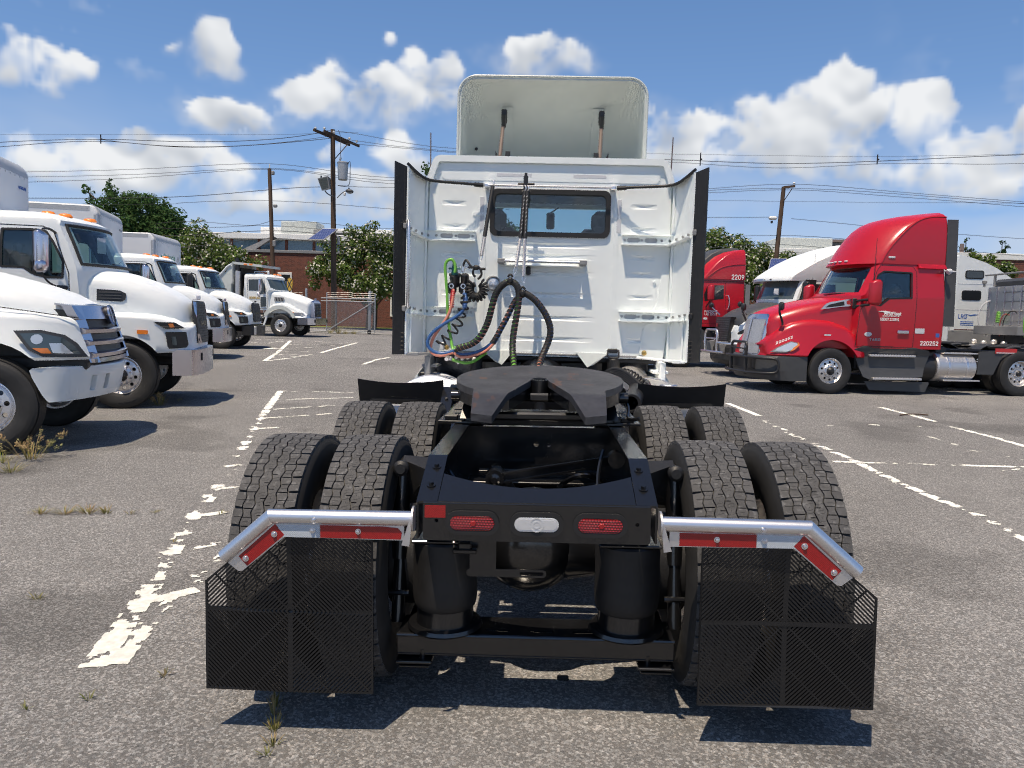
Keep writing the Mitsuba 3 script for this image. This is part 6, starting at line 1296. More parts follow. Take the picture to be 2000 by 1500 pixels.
        th.add(f'{k}__step', bb(-2.78, -3.70, s * 1.02, s * 1.17, .33, .365, .008), STAIN); th.add(f'{k}__step', bb(-2.80, -3.70, s * .80, s * 1.10, .955, .985, .008), STAIN)
        th.add(f'{k}__tread_holes', cat([cyl((x, s * 1.175, z), (x, s * 1.182, z), .016, n=8) for x in np.arange(-3.58, -2.84, .075) for z in (.80, .85)]), STEEL)
        th.add('mudguard', hull([(-3.66, s * 1.10, 1.02), (-4.3, s * 1.10, 1.06), (-4.05, s * 1.10, .50), (-3.64, s * 1.10, .50), (-3.66, s * 1.13, 1.02), (-4.3, s * 1.13, 1.06), (-4.05, s * 1.13, .50), (-3.64, s * 1.13, .50), (-4.22, s * 1.12, .85)]), DGREY)
        th.add('mudguard_hoop', tube([(-4.72 + .62 * math.cos(t), s * .98, .53 + .62 * math.sin(t)) for t in np.linspace(-.1, math.pi * .55, 16)], .03, 8), DGREY)
        front_wheel(th, trs(-.0, s * 1.04, .515, ry=.2), R=.515, side=s, rim=ALU)
        for x in (-4.72, -6.04): front_wheel(th, trs(x, s * 1.04, .53, ry=.5), R=.53, side=s, rim=ALU, dual=True)
        th.add('frame_rail', bb(-6.8, -2.0, s * .36, s * .43, .78, 1.04, .01), BLACKP)
        th.add('chassis_gear', cat([bb(-2.7, -.7, s * .45, s * .95, .55, 1.0, .03)]), BLACKPL)
    th.add('fifth_wheel', cat([mat(trs(-5.35, 0, 1.12, ry=.10), prism(sg.Point(0, 0).buffer(.44).difference(sg.Polygon([(0, .03), (-.6, .2), (-.6, -.2), (0, -.03)])), 0, .05, 'xy')), bb(-5.6, -5.1, -.4, .4, 1.03, 1.10, .01)]), BLACKPL, 30)
    th.add('rear_chassis', cat([bb(-3.0, -2.72, -.9, .9, .7, 1.1, .02), bb(-6.6, -3.0, -.36, .36, .8, .86), cyl((-4.72, -.8, .53), (-4.72, .8, .53), .08, n=12), cyl((-6.04, -.8, .53), (-6.04, .8, .53), .08, n=12), bb(-.55, .5, -.6, .6, .7, 1.3, .02), cyl((0, -.85, .5), (0, .85, .5), .06, n=10)]), BLACKPL)
    th.add('reflector_board', prism(rrect(-4.60, -4.05, .99, 1.11, .01), 1.14, 1.15), STICKR, 20)
    th.add('reflector_board', prism(rrect(-4.58, -4.07, 1.0, 1.02, .004), 1.149, 1.154), STICK, 20)
red_tractor()

# ------------------------------------------------------------------ white tractor with black bonnet top behind the red one
def sleeper_tractor(name, label, M, body, hoodm, side=1, bull=True, tall=3.78, xr=-4.4, visor=True, sidem=None):
    th = Thing(name, label, 'tractor unit', M)
    th.add('bonnet', loft([sec(x, w, .95, zt, r, c, wt=w * .93, plan=p) for x, w, zt, r, c, p in ((.45, 1.05, 1.98, .2, .09, 0), (.8, 1.02, 1.90, .22, .09, 0), (1.15, .97, 1.78, .24, .08, .03), (1.42, .88, 1.64, .25, .06, .06), (1.58, .78, 1.50, .2, .04, .08))]), hoodm, 50)
    wings = loft([sec(x, w, .72, zt, .14, .02, wt=w - .12, plan=p) for x, w, zt, p in ((.0, 1.18, 1.45, 0), (.5, 1.2, 1.62, 0), (.9, 1.18, 1.62, .02), (1.2, 1.10, 1.58, .04), (1.42, 1.0, 1.50, .06), (1.56, .9, 1.38, .07), (1.63, .8, 1.2, .07))])
    th.add('wings', cut(wings, cyl((.62, -1.5, .52), (.62, -.7, .52), .63, n=40), cyl((.62, 1.5, .52), (.62, .7, .52), .63, n=40)), sidem or body, 45)
    k = th.free('grille'); gx = lambda z: 1.60 + (1.6 - z) * .08
    th.add(f'{k}__frame', hull([(gx(z) + d, s * w, z) for z, w in ((.85, .40), (1.62, .50)) for s in (-1, 1) for d in (-.1, .05)] + [(gx(z) + .10, 0, z) for z in (.85, 1.60)]), BLACKPL, 30)
    for z in np.arange(.92, 1.56, .062): th.add(f'{k}__bar', hull([(gx(z) + .055, s * .44, z + d) for s in (-1, 1) for d in (0, .018)] + [(gx(z) + .108, 0, z + d) for d in (0, .018)]), DGREY, 30)
    th.add(f'{k}__badge', hull([(gx(1.2) + .10, -.30, 1.14), (gx(1.2) + .125, -.2, 1.14), (gx(1.2) + .10, -.30, 1.25), (gx(1.2) + .125, -.2, 1.25), (gx(1.2) + .09, -.25, 1.2)]), STICK)
    th.add(f'{k}__badge', hull([(gx(1.2) + .10, -.26, 1.34), (gx(1.2) + .118, -.16, 1.34), (gx(1.2) + .10, -.26, 1.44), (gx(1.2) + .118, -.16, 1.44), (gx(1.2) + .09, -.2, 1.4)]), STICKR)
    for s in (-1, 1):
        wf = lambda x, z: np.interp(x, [.9, 1.2, 1.42, 1.56], [1.17, 1.08, .975, .86])
        th.add('headlamp', onside(sg.Polygon([(1.20, 1.42), (1.52, 1.22), (1.56, 1.18), (1.3, 1.28), (1.12, 1.36)]).buffer(.03), wf, .014, s, -.01), BLACKPL, 30)
        th.add('headlamp_lens', onside(sg.Polygon([(1.15, 1.0), (1.5, .98), (1.52, .88), (1.15, .92)]).buffer(.02), wf, .014, s, -.01), LAMPCLR, 30)
        k = th.free('bonnet_mirror')
        th.add(f'{k}__head', hull(np.vstack([box((1.62, s * .98, 1.96), (.12, .14, .16), .05).vertices])), BLACKPL, 50)
        th.add(f'{k}__arm', tube([(1.60, s * .98, 1.90), (1.38, s * .90, 1.68)], .018, 8), CHROME, 40)
        front_wheel(th, trs(.62, s * 1.04, .51), R=.51, side=s, rim=ALU)
        for x in (xr - .6, xr - 1.92): front_wheel(th, trs(x, s * 1.04, .51), R=.51, side=s, rim=ALU, dual=True)
        k = th.free('mirror')
        th.add(f'{k}__head', hull(np.vstack([box((.02, s * 1.42, 2.35), (.16, .22, .5), .05).vertices])), body if hoodm == WHITE else BLACKPL, 45)
        th.add(f'{k}__arm', tube([(.05, s * 1.35, 2.15), (.10, s * 1.1, 2.08)], .025, 8), BLACKPL)
        th.add('window', onside(sg.Polygon([(-.30, 2.12), (-.42, 2.60), (-.98, 2.66), (-1.0, 2.16)]), lambda x, z: 1.13 - .05 * np.clip((z - 2.1) / .6, 0, 1), .012, s, -.006), GLASSD, 25)
        th.add('side_skirt', bb(xr, -.1, s * 1.08, s * 1.16, .35, 1.05, .02), body, 30)
        th.add('antenna', cyl((-.30, s * 1.1, 2.3), (-.36, s * 1.12, 3.35), .007, .004, n=6), BLACKPL)
    if bull:
        k = th.free('bull_bar')
        for s in (-1, 1):
            th.add(f'{k}__hoop', tube([(1.96, s * .42, .66), (1.98, s * .42, .95), (1.97, s * .40, 1.20), (1.97, s * .30, 1.26), (1.97, 0, 1.26)], .034, 10, 30), STEEL, 40)
            th.add(f'{k}__wing_tube', tube([(1.96, s * .42, .92), (1.88, s * .75, .90), (1.70, s * 1.0, .90), (1.45, s * 1.12, .92)], .034, 10, 24), STEEL, 40)
            th.add(f'{k}__bracket', bb(1.66, 1.96, s * .40 - .02, s * .40 + .02, .60, .95, .006), MGREY)
        th.add(f'{k}__cross_tube', cyl((1.98, -.42, 1.02), (1.98, .42, 1.02), .022, n=10), STEEL); th.add(f'{k}__cross_tube', tube([(1.98, -.9, .66), (2.02, 0, .66), (1.98, .9, .66)], .03, 9, 14), STEEL)
    br = lambda z, g: np.array([[.9, -1.16, z], [1.3, -1.12, z], [1.6 - g, -.95, z], [1.74 - g, -.5, z], [1.78 - g, 0, z], [1.74 - g, .5, z], [1.6 - g, .95, z], [1.3, 1.12, z], [.9, 1.16, z], [1.0, .9, z], [1.0, -.9, z]])
    th.add('bumper', loft([br(.32, .1), br(.45, .0), br(.78, .0), br(.86, .05)]), BLACKPL if hoodm != WHITE else body, 30)
    # cab and sleeper
    th.add('cab', loft([planring(z, xr, xc, xs, w, r=.1) for z, xc, xs, w in ((.95, .40, .25, 1.15), (1.95, .42, .2, 1.16), (2.12, .56, .12, 1.13), (2.40, .46, .02, 1.11), (2.66, .36, -.08, 1.09), (2.72, .34, -.1, 1.09))]), body if hoodm == WHITE else sidem or body, 35)
    if visor:
        V_ = [(2.63, .64, .30, 1.10), (2.70, .66, .28, 1.11), (2.80, .56, .18, 1.12), (2.95, .34, -.06, 1.13), (3.15, .04, -.4, 1.13), (3.38, -.42, -.9, 1.12), (3.55, -.9, -1.4, 1.10), (3.68, -1.4, -1.9, 1.05), (tall, -2.1, -2.6, .9), (tall + .06, -2.8, -3.1, .6)]
        th.add('roof', loft([planring(z, xr, xc, xs, w, r=.1) for z, xc, xs, w in V_]), body, 50)
        for y in (-.5, -.25, 0, .25, .5): th.add('roof_lamp', box((.62 - .30 * (y / 1.1) ** 2, y, 2.675), (.06, .10, .03), .01), BLACKPL)
    zs = np.linspace(2.14, 2.63, 8); us = np.linspace(-.93, .93, 21); g = []
    for z in zs:
        xc = np.interp(z, [2.12, 2.40, 2.66], [.56, .46, .36]); xs = np.interp(z, [2.12, 2.40, 2.66], [.12, .02, -.08]); w = np.interp(z, [2.12, 2.4, 2.66], [1.13, 1.11, 1.09])
        g.append([[xc - (xc - xs) * abs(u) ** 2 + .008, u * w, z] for u in us])
    g = np.array(g); a_, b_ = g.shape[:2]; ii, jj = np.meshgrid(np.arange(a_ - 1), np.arange(b_ - 1), indexing='ij'); q = (ii * b_ + jj).ravel()
    th.add('windscreen', trimesh.Trimesh(g.reshape(-1, 3), np.vstack([np.column_stack([q, q + 1, q + b_ + 1]), np.column_stack([q, q + b_ + 1, q + b_])]), process=False), GLASSM, True)
    th.add('chassis', bb(xr - 2.6, .8, -.45, .45, .7, 1.0, .02), BLACKPL)
    return th
vt = sleeper_tractor('sleeper_tractor', 'white high roofed sleeper tractor with black bonnet and silver bull bar beside the red tractor', pose(6.637, 21.995, .10, 190), WHITE, DGREY, sidem=None)
vt.add('windscreen_sheet', hull([(.50, .60, z) for z in (2.25, 2.42)] + [(.44, .74, z) for z in (2.25, 2.42)] + [(.52, .62, 2.3)]), STICK)
vt.add('pillar_cover', hull([(.10, s * 1.16, 2.0) for s in (1,)] + [(-.30, 1.17, 2.0), (-.10, 1.15, 2.66), (-.42, 1.14, 2.66), (.0, 1.10, 2.0), (-.2, 1.05, 2.66)]), BLACKPL)

def red_fairing_tractor():
    th = Thing('red_fairing_tractor', 'red tractor with number 2209 on its side, half hidden behind the white tractor cab', 'tractor unit', pose(3.524, 25.398, .12, 188))
    R_ = [(1.30, -.55, -.7, 1.17), (1.9, -.55, -.7, 1.19), (2.1, -.65, -.95, 1.18), (2.62, -.95, -1.25, 1.13), (2.80, -1.0, -1.3, 1.11)]
    th.add('cab', loft([planring(z, -2.66, xc, xs, w, r=.06) for z, xc, xs, w in R_]), RED, 35)
    F_ = [(2.80, -.95, -1.30, 1.14), (3.05, -1.1, -1.5, 1.14), (3.30, -1.28, -1.72, 1.12), (3.52, -1.55, -1.98, 1.08), (3.66, -1.85, -2.25, 1.03), (3.735, -2.2, -2.5, .95), (3.76, -2.45, -2.6, .85)]
    th.add('roof_fairing', loft([planring(z, -2.67, xc, xs, w, r=.05) for z, xc, xs, w in F_]), RED, 45)
    th.add('roof_panel', loft([planring(z, -2.6, xc, xs, w, r=.05) for z, xc, xs, w in ((2.9, -.85, -1.0, .80), (3.3, -1.12, -1.3, .78), (3.6, -1.45, -1.65, .74), (3.78, -1.85, -2.0, .70), (3.83, -2.3, -2.4, .55))]), DGREY, 45)
    th.add('seam', tube([(-1.42, 1.155, 2.86), (-1.65, 1.15, 3.03), (-1.9, 1.14, 3.17), (-2.3, 1.135, 3.26), (-2.66, 1.13, 3.29)], .012, 6, 20), RED, 40)
    th.add('seam', bb(-2.66, -1.3, 1.125, 1.145, 2.73, 2.745), RUBBER)
    th.add('fleet_number', lettering('2209', .15, (-2.19, 1.143, 2.80), (-1, 0, 0), (0, 0, 1), .006, True, .42), TEXTW, 20, label='white fleet number')
    yw = lambda x, z: np.interp(z, [1.3, 1.9, 2.1, 2.62, 2.8], [1.17, 1.19, 1.18, 1.13, 1.11])
    for s in (-1, 1):
        k = th.free('door')
        th.add(f'{k}__window', onside(sg.Polygon([(-1.45, 2.60), (-1.97, 2.61), (-1.97, 2.19), (-1.35, 2.10), (-1.33, 2.3)]), yw, .012, s, -.006), GLASSD, 25)
        th.add(f'{k}__seam', onside(rrect(-2.04, -1.1, 1.4, 2.68, .05).difference(rrect(-2.03, -1.11, 1.41, 2.67, .045)), yw, .006, s, -.003), RUBBER, 25)
        th.add(f'{k}__grab_handle', tube([(-2.08, s * 1.21, 2.3), (-2.12, s * 1.24, 2.2), (-2.12, s * 1.24, 1.95), (-2.08, s * 1.21, 1.85)], .015, 8, 16), STEEL)
        k = th.free('mirror')
        th.add(f'{k}__head', hull(np.vstack([box((-1.46, s * 1.42, 2.35), (.19, .22, .48), .05).vertices])), RED, 45)
        th.add(f'{k}__arm', tube([(-1.46, s * 1.40, 2.12), (-1.40, s * 1.2, 1.92)], .02, 8), BLACKPL)
        th.add('side_extender', bb(-2.83, -2.68, s * 1.12, s * 1.15, 1.1, 2.65, .006), MGREY)
        th.add('wing_flare', hull([(-1.15, s * 1.12, 1.32), (-1.45, s * 1.12, 1.13), (-1.45, s * 1.12, .56), (-1.30, s * 1.12, .50), (-1.2, s * 1.12, 1.0), (-1.15, s * 1.2, 1.32), (-1.45, s * 1.2, 1.13), (-1.45, s * 1.2, .56), (-1.30, s * 1.2, .50), (-1.2, s * 1.2, 1.0)]), DGREY)
        front_wheel(th, trs(-.65, s * 1.04, .51), R=.51, side=s, rim=ALU)
        for x in (-4.4, -5.7): front_wheel(th, trs(x, s * 1.04, .51), R=.51, side=s, rim=ALU, dual=True)
    th.add('lettering', lettering('UNITED', .07, (-1.36, 1.192, 1.755), (-1, 0, 0), (0, 0, 1), .006, True, .42), TEXTW, 20) if False else th.add('lettering', cat([lettering('FREIGHT', .07, (-1.36, 1.182, 1.745), (-1, 0, 0), (0, 0, 1), .008, True, .42), lettering('US DOT', .06, (-1.36, 1.180, 1.66), (-1, 0, 0), (0, 0, 1), .008, True, .42)]), TEXTW, 20, label='white company lettering, hard to read')
    th.add('badge', prism(sa.scale(sg.Point(-1.40, 1.555).buffer(.04), 1.8, 1), 1.175, 1.185), STICK, 20)
    th.add('bonnet', loft([sec(x, w, .9, zt, .2, .08, wt=w * .95, plan=p) for x, w, zt, p in ((-.75, 1.0, 1.98, 0), (-.1, .95, 1.85, 0), (.5, .88, 1.65, .05), (.8, .75, 1.4, .1))]), RED, 45)
    th.add('chassis', bb(-6.2, .6, -.45, .45, .6, 1.3, .02), BLACKPL)
    th.add('step_box', bb(-2.6, -1.5, -1.15, 1.15, .5, 1.25, .03), BLACKPL)
red_fairing_tractor()

def white_sleeper_right():
    th = Thing('white_sleeper_tractor', 'white sleeper cab with two small dark windows and blue lettering, far right', 'tractor unit', pose(12.2, 24.7, .12, 0))
    prof = sg.Polygon([(0, 1.45), (0, 3.60), (.08, 3.64), (.45, 3.55), (.85, 3.42), (1.2, 3.25), (1.55, 3.02), (1.85, 2.86), (2.1, 2.75), (2.35, 2.1), (2.5, 1.9), (3.3, 1.75), (3.6, 1.5), (3.65, .8), (2.2, .8), (1.9, 1.45)]).buffer(-.03).buffer(.03)
    a = prism(prof, -1.2, 1.2)
    th.add('cab', a, WHITE, 20)
    for x0, x1, z0, z1 in ((.26, .80, 2.94, 3.19), (.20, .76, 2.31, 2.60)):
        k = th.free('sleeper_window')
        th.add(f'{k}__seal', prism(rrect(x0, x1, z0, z1, .07), -1.215, -1.195), RUBBER, 25); th.add(f'{k}__pane', prism(rrect(x0 + .03, x1 - .03, z0 + .03, z1 - .03, .05), -1.222, -1.21), GLASSD, 25)
    for z in (2.78, 2.02): th.add('side_seam', bb(.02, 1.8, -1.207, -1.196, z, z + .02, .002), STICK)
    th.add('lettering', lettering('LRG', .125, (.14, -1.2, 1.76), (1, 0, 0), (0, 0, 1), .006, True, .26), TEXTB, 20, label='blue company initials')
    th.add('emblem', prism([(.36, 1.90), (.50, 1.87), (.62, 1.90), (.76, 1.88), (.60, 1.86), (.50, 1.84)], -1.207, -1.199), TEXTB, 20)
    th.add('lettering', cat([lettering(t, .035, (.2, -1.2, z), (1, 0, 0), (0, 0, 1), .006, False, .42) for t, z in (('DOT NUMBER', 1.66), ('OMAHA NE', 1.61), ('GVW 80000', 1.56))]) if False else cat([bb(.22, .60, -1.206, -1.199, z, z + .022) for z in (1.66, 1.61, 1.56)]), TEXTB, 20)
    th.add('rear_corner', hull([(-.06, -1.2, 1.4), (.04, -1.22, 1.4), (-.06, -1.2, 3.55), (.04, -1.22, 3.6), (-.06, -1.1, 1.4), (-.06, -1.1, 3.55)]), WHITE, 30)
    th.add('side_skirt', bb(-.2, 2.2, -1.2, 1.2, .45, 1.42, .03), MGREY)
    th.add('chassis', bb(-3.2, 3.4, -.5, .5, .6, 1.05, .02), BLACKPL)
    for s in (-1, 1):
        for x in (-.9, -2.2): front_wheel(th, trs(x, s * 1.04, .51), R=.51, side=s, dual=True)
        front_wheel(th, trs(3.0, s * 1.04, .51), R=.51, side=s)
white_sleeper_right()

def rack_tractor():
    th = Thing('rack_tractor', 'tractor with silver headache rack and black exhaust stack at the right edge', 'tractor unit', pose(12.35, 21.0, .06, 0))
    k = th.free('headache_rack')
    th.add(f'{k}__plate', bb(-.03, .02, -1.0, 1.0, 1.62, 2.68, .01), STAIN)
    for y in np.arange(-.9, 1.0, .36): th.add(f'{k}__rib', bb(-.06, -.03, y - .02, y + .02, 1.65, 2.66, .006), STEEL)
    for z in (1.75, 2.0, 2.25, 2.5): th.add(f'{k}__slot_row', bb(-.05, -.028, -.95, .3, z, z + .03, .006), MGREY)
    th.add(f'{k}__lower_shelf', bb(-.35, .02, -1.0, 1.0, 1.38, 1.62, .01), MGREY)
    th.add('lamp_post', cat([cyl((-.15, .5, 2.68), (-.15, .5, 3.0), .035, n=12), bb(-.19, -.11, -.9, .95, 2.98, 3.02, .01), cyl((-.2, .9, 2.68), (-.2, .9, 2.78), .03, n=10), lathe([(0, 0), (.06, .02), (.06, .09), (0, .1)], (-.2, .9, 2.76), (0, 0, 1), 12)]), MGREY)
    st = Thing if False else None
    th.add('exhaust_stack', cyl((-.05, -1.05, .9), (-.05, -1.05, 3.1), .085, n=24), BLACKPL, 40)
    for z in (1.75, 2.02, 2.4, 2.75): th.add('stack_clamp', lathe([(.085, 0), (.10, 0), (.10, .05), (.085, .05)], (-.05, -1.05, z), (0, 0, 1), 24), CHROME, 40)
    th.add('stack_elbow', tube([(-.05, -1.05, 3.05), (-.05, -1.05, 3.25), (-.1, -1.05, 3.36), (-.22, -1.05, 3.40)], .09, 14, 16), CHROME, 40)
    th.add('air_hose', tube([(-.1, -.5, 1.95), (-.22, -.45, 2.0), (-.3, -.3, 1.75), (-.25, -.25, 1.45), (-.2, -.2, 1.2)], .014, 8, 30), RUBBER, 40)
    th.add('air_hose', tube([(-.1, -.2, 1.9), (-.2, -.1, 1.9), (-.22, 0, 1.6), (-.2, 0, 1.35)], .012, 8, 24), REDH, 40)
    th.add('air_hose', tube([(-.1, -1.0, 2.0), (-.2, -1.0, 1.85), (-.2, -1.0, 1.55), (-.15, -.95, 1.35)], .014, 8, 24), GREENH, 40)
    th.add('coiled_cable', coil([(-.12, .25, 2.0), (-.14, .25, 1.7)], .045, .014, 7, 6), GREENH, 40)
    th.add('white_hose', tube([(-.1, .7, 2.3), (-.3, .8, 2.1), (-.3, .85, 1.7), (-.2, .8, 1.45), (-.3, .4, 1.35)], .02, 8, 30), STICK, 40)
    th.add('cab', cat([bb(.15, 2.0, -1.1, 1.1, 1.1, 2.9, .08)]), DGREY, 30)
    for s in (-1, 1):
        th.add('frame_rail', bb(-3.4, .2, s * .36, s * .43, .78, 1.04, .01), BLACKP)
        for x in (-.95, -2.25):
            front_wheel(th, trs(x, s * 1.02, .52), R=.52, side=s, dual=True)
            th.add('mudguard', loft([np.array([[x + .60 * math.cos(t), s * 1.2, .55 + .60 * math.sin(t)], [x + .60 * math.cos(t), s * .6, .55 + .60 * math.sin(t)], [x + .585 * math.cos(t), s * .6, .55 + .585 * math.sin(t)], [x + .585 * math.cos(t), s * 1.2, .55 + .585 * math.sin(t)]]) for t in np.linspace(.5, 2.6, 16)]), BLACKPL, 40)
    th.add('fifth_wheel', cat([bb(-2.1, -1.2, -.45, .45, 1.10, 1.17, .02), hull([(-2.1, y, 1.10) for y in (-.4, .4)] + [(-2.1, y, 1.17) for y in (-.4, .4)] + [(-2.5, y, 1.0) for y in (-.3, .3)])]), BLACKPL)
    th.add('deck_plate', bb(-1.1, -.1, -.6, .6, 1.06, 1.10, .01), STAIN)
    th.add('junction', cat([box((-.3 - .12 * i, -.4 + .25 * i, 1.16 + .03 * (i % 2)), (.14, .12, .12), .03) for i in range(4)]), STAIN, 40)
rack_tractor()
# ------------------------------------------------------------------ dump truck in front of the gate
def dump_truck():
    th = Thing('dump_truck', 'white dump truck with red amber lamps, grey fender arches and round gold door lettering', 'dump truck', pose(-13.096, 39.543, float(gz(-13, 39.5)), -8))
    labels[th.key]['label'] = 'white dump truck with raised grey headboard and gold door lettering, parked before the gate'
    S = trs(z=-.20)
    th.M = th.M @ S
    z0 = .20
    th.add('bonnet', loft([sec(x, w, 1.35, zt, r, c, wt=w * .95, plan=p) for x, w, zt, r, c, p in ((-.75, .98, 2.42, .16, .08, 0), (-.2, .95, 2.40, .18, .08, 0), (.4, .90, 2.26, .2, .08, 0), (.9, .84, 2.10, .22, .07, .02), (1.25, .78, 1.98, .2, .06, .04), (1.38, .70, 1.85, .15, .04, .05))]), WHITE, 50)
    wings = loft([sec(x, w, 1.14, zt, .16, .02, wt=w - .14, plan=p) for x, w, zt, p in ((-1.02, 1.16, 1.20, 0), (-.8, 1.17, 1.55, 0), (-.5, 1.18, 1.82, 0), (0, 1.19, 1.92, 0), (.4, 1.18, 1.82, 0), (.75, 1.14, 1.62, .02), (1.05, 1.08, 1.50, .03), (1.30, 1.0, 1.36, .04))])
    th.add('wings', cut(wings, cyl((-.05, -1.5, .78), (-.05, -.7, .78), .80, n=40), cyl((-.05, 1.5, .78), (-.05, .7, .78), .80, n=40)), WHITE, 45)
    for s in (-1, 1):
        th.add('wing_liner', loft([np.array([[-.05 + r * math.cos(t), s * 1.20, .78 + r * math.sin(t)] for r in (.80, .98)] + [[-.05 + r * math.cos(t), s * 1.185, .78 + r * math.sin(t)] for r in (.98, .80)]) for t in np.linspace(.45, 2.6, 20)]), GEL, 30)
        th.add('rear_wing', hull([(-.98, s * 1.1, .64), (-.70, s * 1.1, 1.45), (-.60, s * 1.1, 1.45), (-.90, s * 1.1, .64), (-.98, s * 1.18, .64), (-.70, s * 1.18, 1.45), (-.60, s * 1.18, 1.45), (-.90, s * 1.18, .64)]), WHITE)
        th.add('headlamp', hull([(.52, s * 1.12, 1.32), (.66, s * 1.12, 1.46), (1.16, s * 1.0, 1.42), (1.26, s * .95, 1.26), (.52, s * 1.16, 1.34), (.7, s * 1.17, 1.44), (1.15, s * 1.06, 1.42), (1.25, s * 1.0, 1.26)]), LAMPCLR, 30)
        th.add('turn_lens', hull([(.50, s * 1.15, 1.33), (.63, s * 1.16, 1.46), (.74, s * 1.18, 1.45), (.68, s * 1.18, 1.30), (.60, s * 1.1, 1.4)]), ORANGE, 30)
        k = th.free('bonnet_vent')
        th.add(f'{k}__frame', hull([(-.42, s * .95, 1.98), (-.42, s * .95, 2.18), (.08, s * .92, 2.17), (.06, s * .92, 1.98), (-.42, s * .985, 1.98), (-.42, s * .975, 2.18), (.08, s * .955, 2.17), (.06, s * .965, 1.98)]), MGREY)
        for x in (-.30, -.15, 0): th.add(f'{k}__slot', hull([(x - .06, s * .97, 2.15), (x + .0, s * .97, 2.15), (x - .02, s * .985, 2.0), (x + .05, s * .985, 2.0), (x - .06, s * .982, 2.15), (x, s * .98, 2.15), (x + .05, s * .99, 2.0), (x - .02, s * .99, 2.0)]), BLACKPL)
        front_wheel(th, trs(0, s * 1.03, .76), R=.56, side=s, rim=ALU)
        for x in (-5.2, -6.5): front_wheel(th, trs(x, s * 1.03, .76), R=.56, side=s, dual=True)
        k = th.free('mirror')
        th.add(f'{k}__head', hull(np.vstack([box((-1.0, s * 1.38, 2.74), (.12, .2, .62), .04).vertices])), CHROME, 45); th.add(f'{k}__round_head', lathe([(0, 0), (.13, 0), (.12, .04), (0, .07)], (-1.06, s * 1.38, 2.28), (1, 0, 0), 18), CHROME, 40)
        th.add(f'{k}__arm', tube([(-.95, s * 1.38, 3.06), (-.95, s * 1.05, 3.08)], .015, 6), STEEL)
        k = th.free('door')
        th.add(f'{k}__window', prism([(-1.76, 2.48), (-1.76, 3.04), (-1.20, 3.05), (-1.20, 2.48)], s * 1.08 - .01, s * 1.08 + .01), GLASSD); th.add(f'{k}__quarter_window', prism([(-1.13, 2.30), (-1.13, 3.06), (-1.05, 3.06), (-.88, 2.7), (-.82, 2.34)], s * 1.08 - .01, s * 1.08 + .01), GLASSD)
        th.add(f'{k}__lower_window', prism([(-1.12, 1.66), (-1.12, 2.16), (-.82, 2.16), (-.82, 1.70)], s * 1.08 - .008, s * 1.08 + .012), GLASSD)
        sm = sg.Polygon([(-1.86, 1.56), (-1.86, 3.12), (-1.05, 3.14), (-.75, 2.4), (-.75, 1.6)])
        th.add(f'{k}__seam', prism(sm.difference(sm.buffer(-.015)), s * 1.08 - .008, s * 1.08 + .008), MGREY)
        if s < 0: th.add(f'{k}__lettering', lettering('BEARFLAG', .11, (-1.74, -1.088, 2.06), (1, 0, 0), (0, 0, 1), .008, True, .58), GOLD, 20, label='gold door lettering, hard to read')
        th.add('grab_bar', cyl((-1.97, s * 1.12, 2.2), (-1.97, s * 1.12, 2.78), .015, n=8), STEEL)
        th.add('step', cat([bb(-1.8, -1.0, s * .9, s * 1.12, .80, .84, .01), bb(-1.8, -1.0, s * .9, s * 1.12, 1.2, 1.24, .01)]), STAIN)
        th.add('side_tank', cyl((-1.9, s * .85, 1.1), (-1.0, s * .85, 1.1), .26, n=20, bev=.02), BLACKPL)
    th.add('cab', loft([planring(z, -2.08, xc, xs, w, r=.08) for z, xc, xs, w in ((1.5, -.55, -.7, 1.06), (2.4, -.55, -.72, 1.08), (2.52, -.30, -.66, 1.06), (3.08, -.62, -.86, 1.01), (3.18, -.55, -.82, 1.0), (3.28, -.75, -.95, .95), (3.35, -1.1, -1.3, .8))]), WHITE, 35)
    g = []
    for z in np.linspace(2.55, 3.06, 6):
        xc = np.interp(z, [2.52, 3.08], [-.30, -.62]); xs = np.interp(z, [2.52, 3.08], [-.66, -.86]); g.append([[xc - (xc - xs) * abs(u) ** 2 + .01, u * 1.03, z] for u in np.linspace(-.92, .92, 15)])
    g = np.array(g); a_, b_ = g.shape[:2]; ii, jj = np.meshgrid(np.arange(a_ - 1), np.arange(b_ - 1), indexing='ij'); q = (ii * b_ + jj).ravel()
    th.add('windscreen', trimesh.Trimesh(g.reshape(-1, 3), np.vstack([np.column_stack([q, q + 1, q + b_ + 1]), np.column_stack([q, q + b_ + 1, q + b_])]), process=False), GLASSM, True)
    for x, y in ((-.75, -.3), (-.72, 0), (-.75, .3)): th.add('roof_lamp', box((x, y, 3.34), (.14, .12, .07), .03), ORANGE)
    th.add('roof_rail', cat([cyl((-1.7, -.6, 3.46), (-.9, -.6, 3.46), .025, n=8), cyl((-1.7, -.6, 3.36), (-1.7, -.6, 3.46), .02, n=8), cyl((-1.0, -.5, 3.34), (-1.0, -.5, 3.52), .05, n=10), cyl((-1.5, -.4, 3.35), (-1.5, -.4, 3.40), .2, n=16)]), WHITE)
    k = th.free('grille')
    th.add(f'{k}__frame', hull([(1.32, s * .46, z) for s in (-1, 1) for z in (1.20, 2.0)] + [(1.52, s * .40, 1.20) for s in (-1, 1)] + [(1.46, s * .40, 1.95) for s in (-1, 1)] + [(1.40, s * .25, 2.08) for s in (-1, 1)]), CHROME, 30)
    th.add(f'{k}__mesh', hull([(1.535, s * .34, 1.24) for s in (-1, 1)] + [(1.48, s * .34, 1.92) for s in (-1, 1)] + [(1.4, s * .34, 1.24) for s in (-1, 1)] + [(1.4, s * .34, 1.92) for s in (-1, 1)]), BLACKPL)
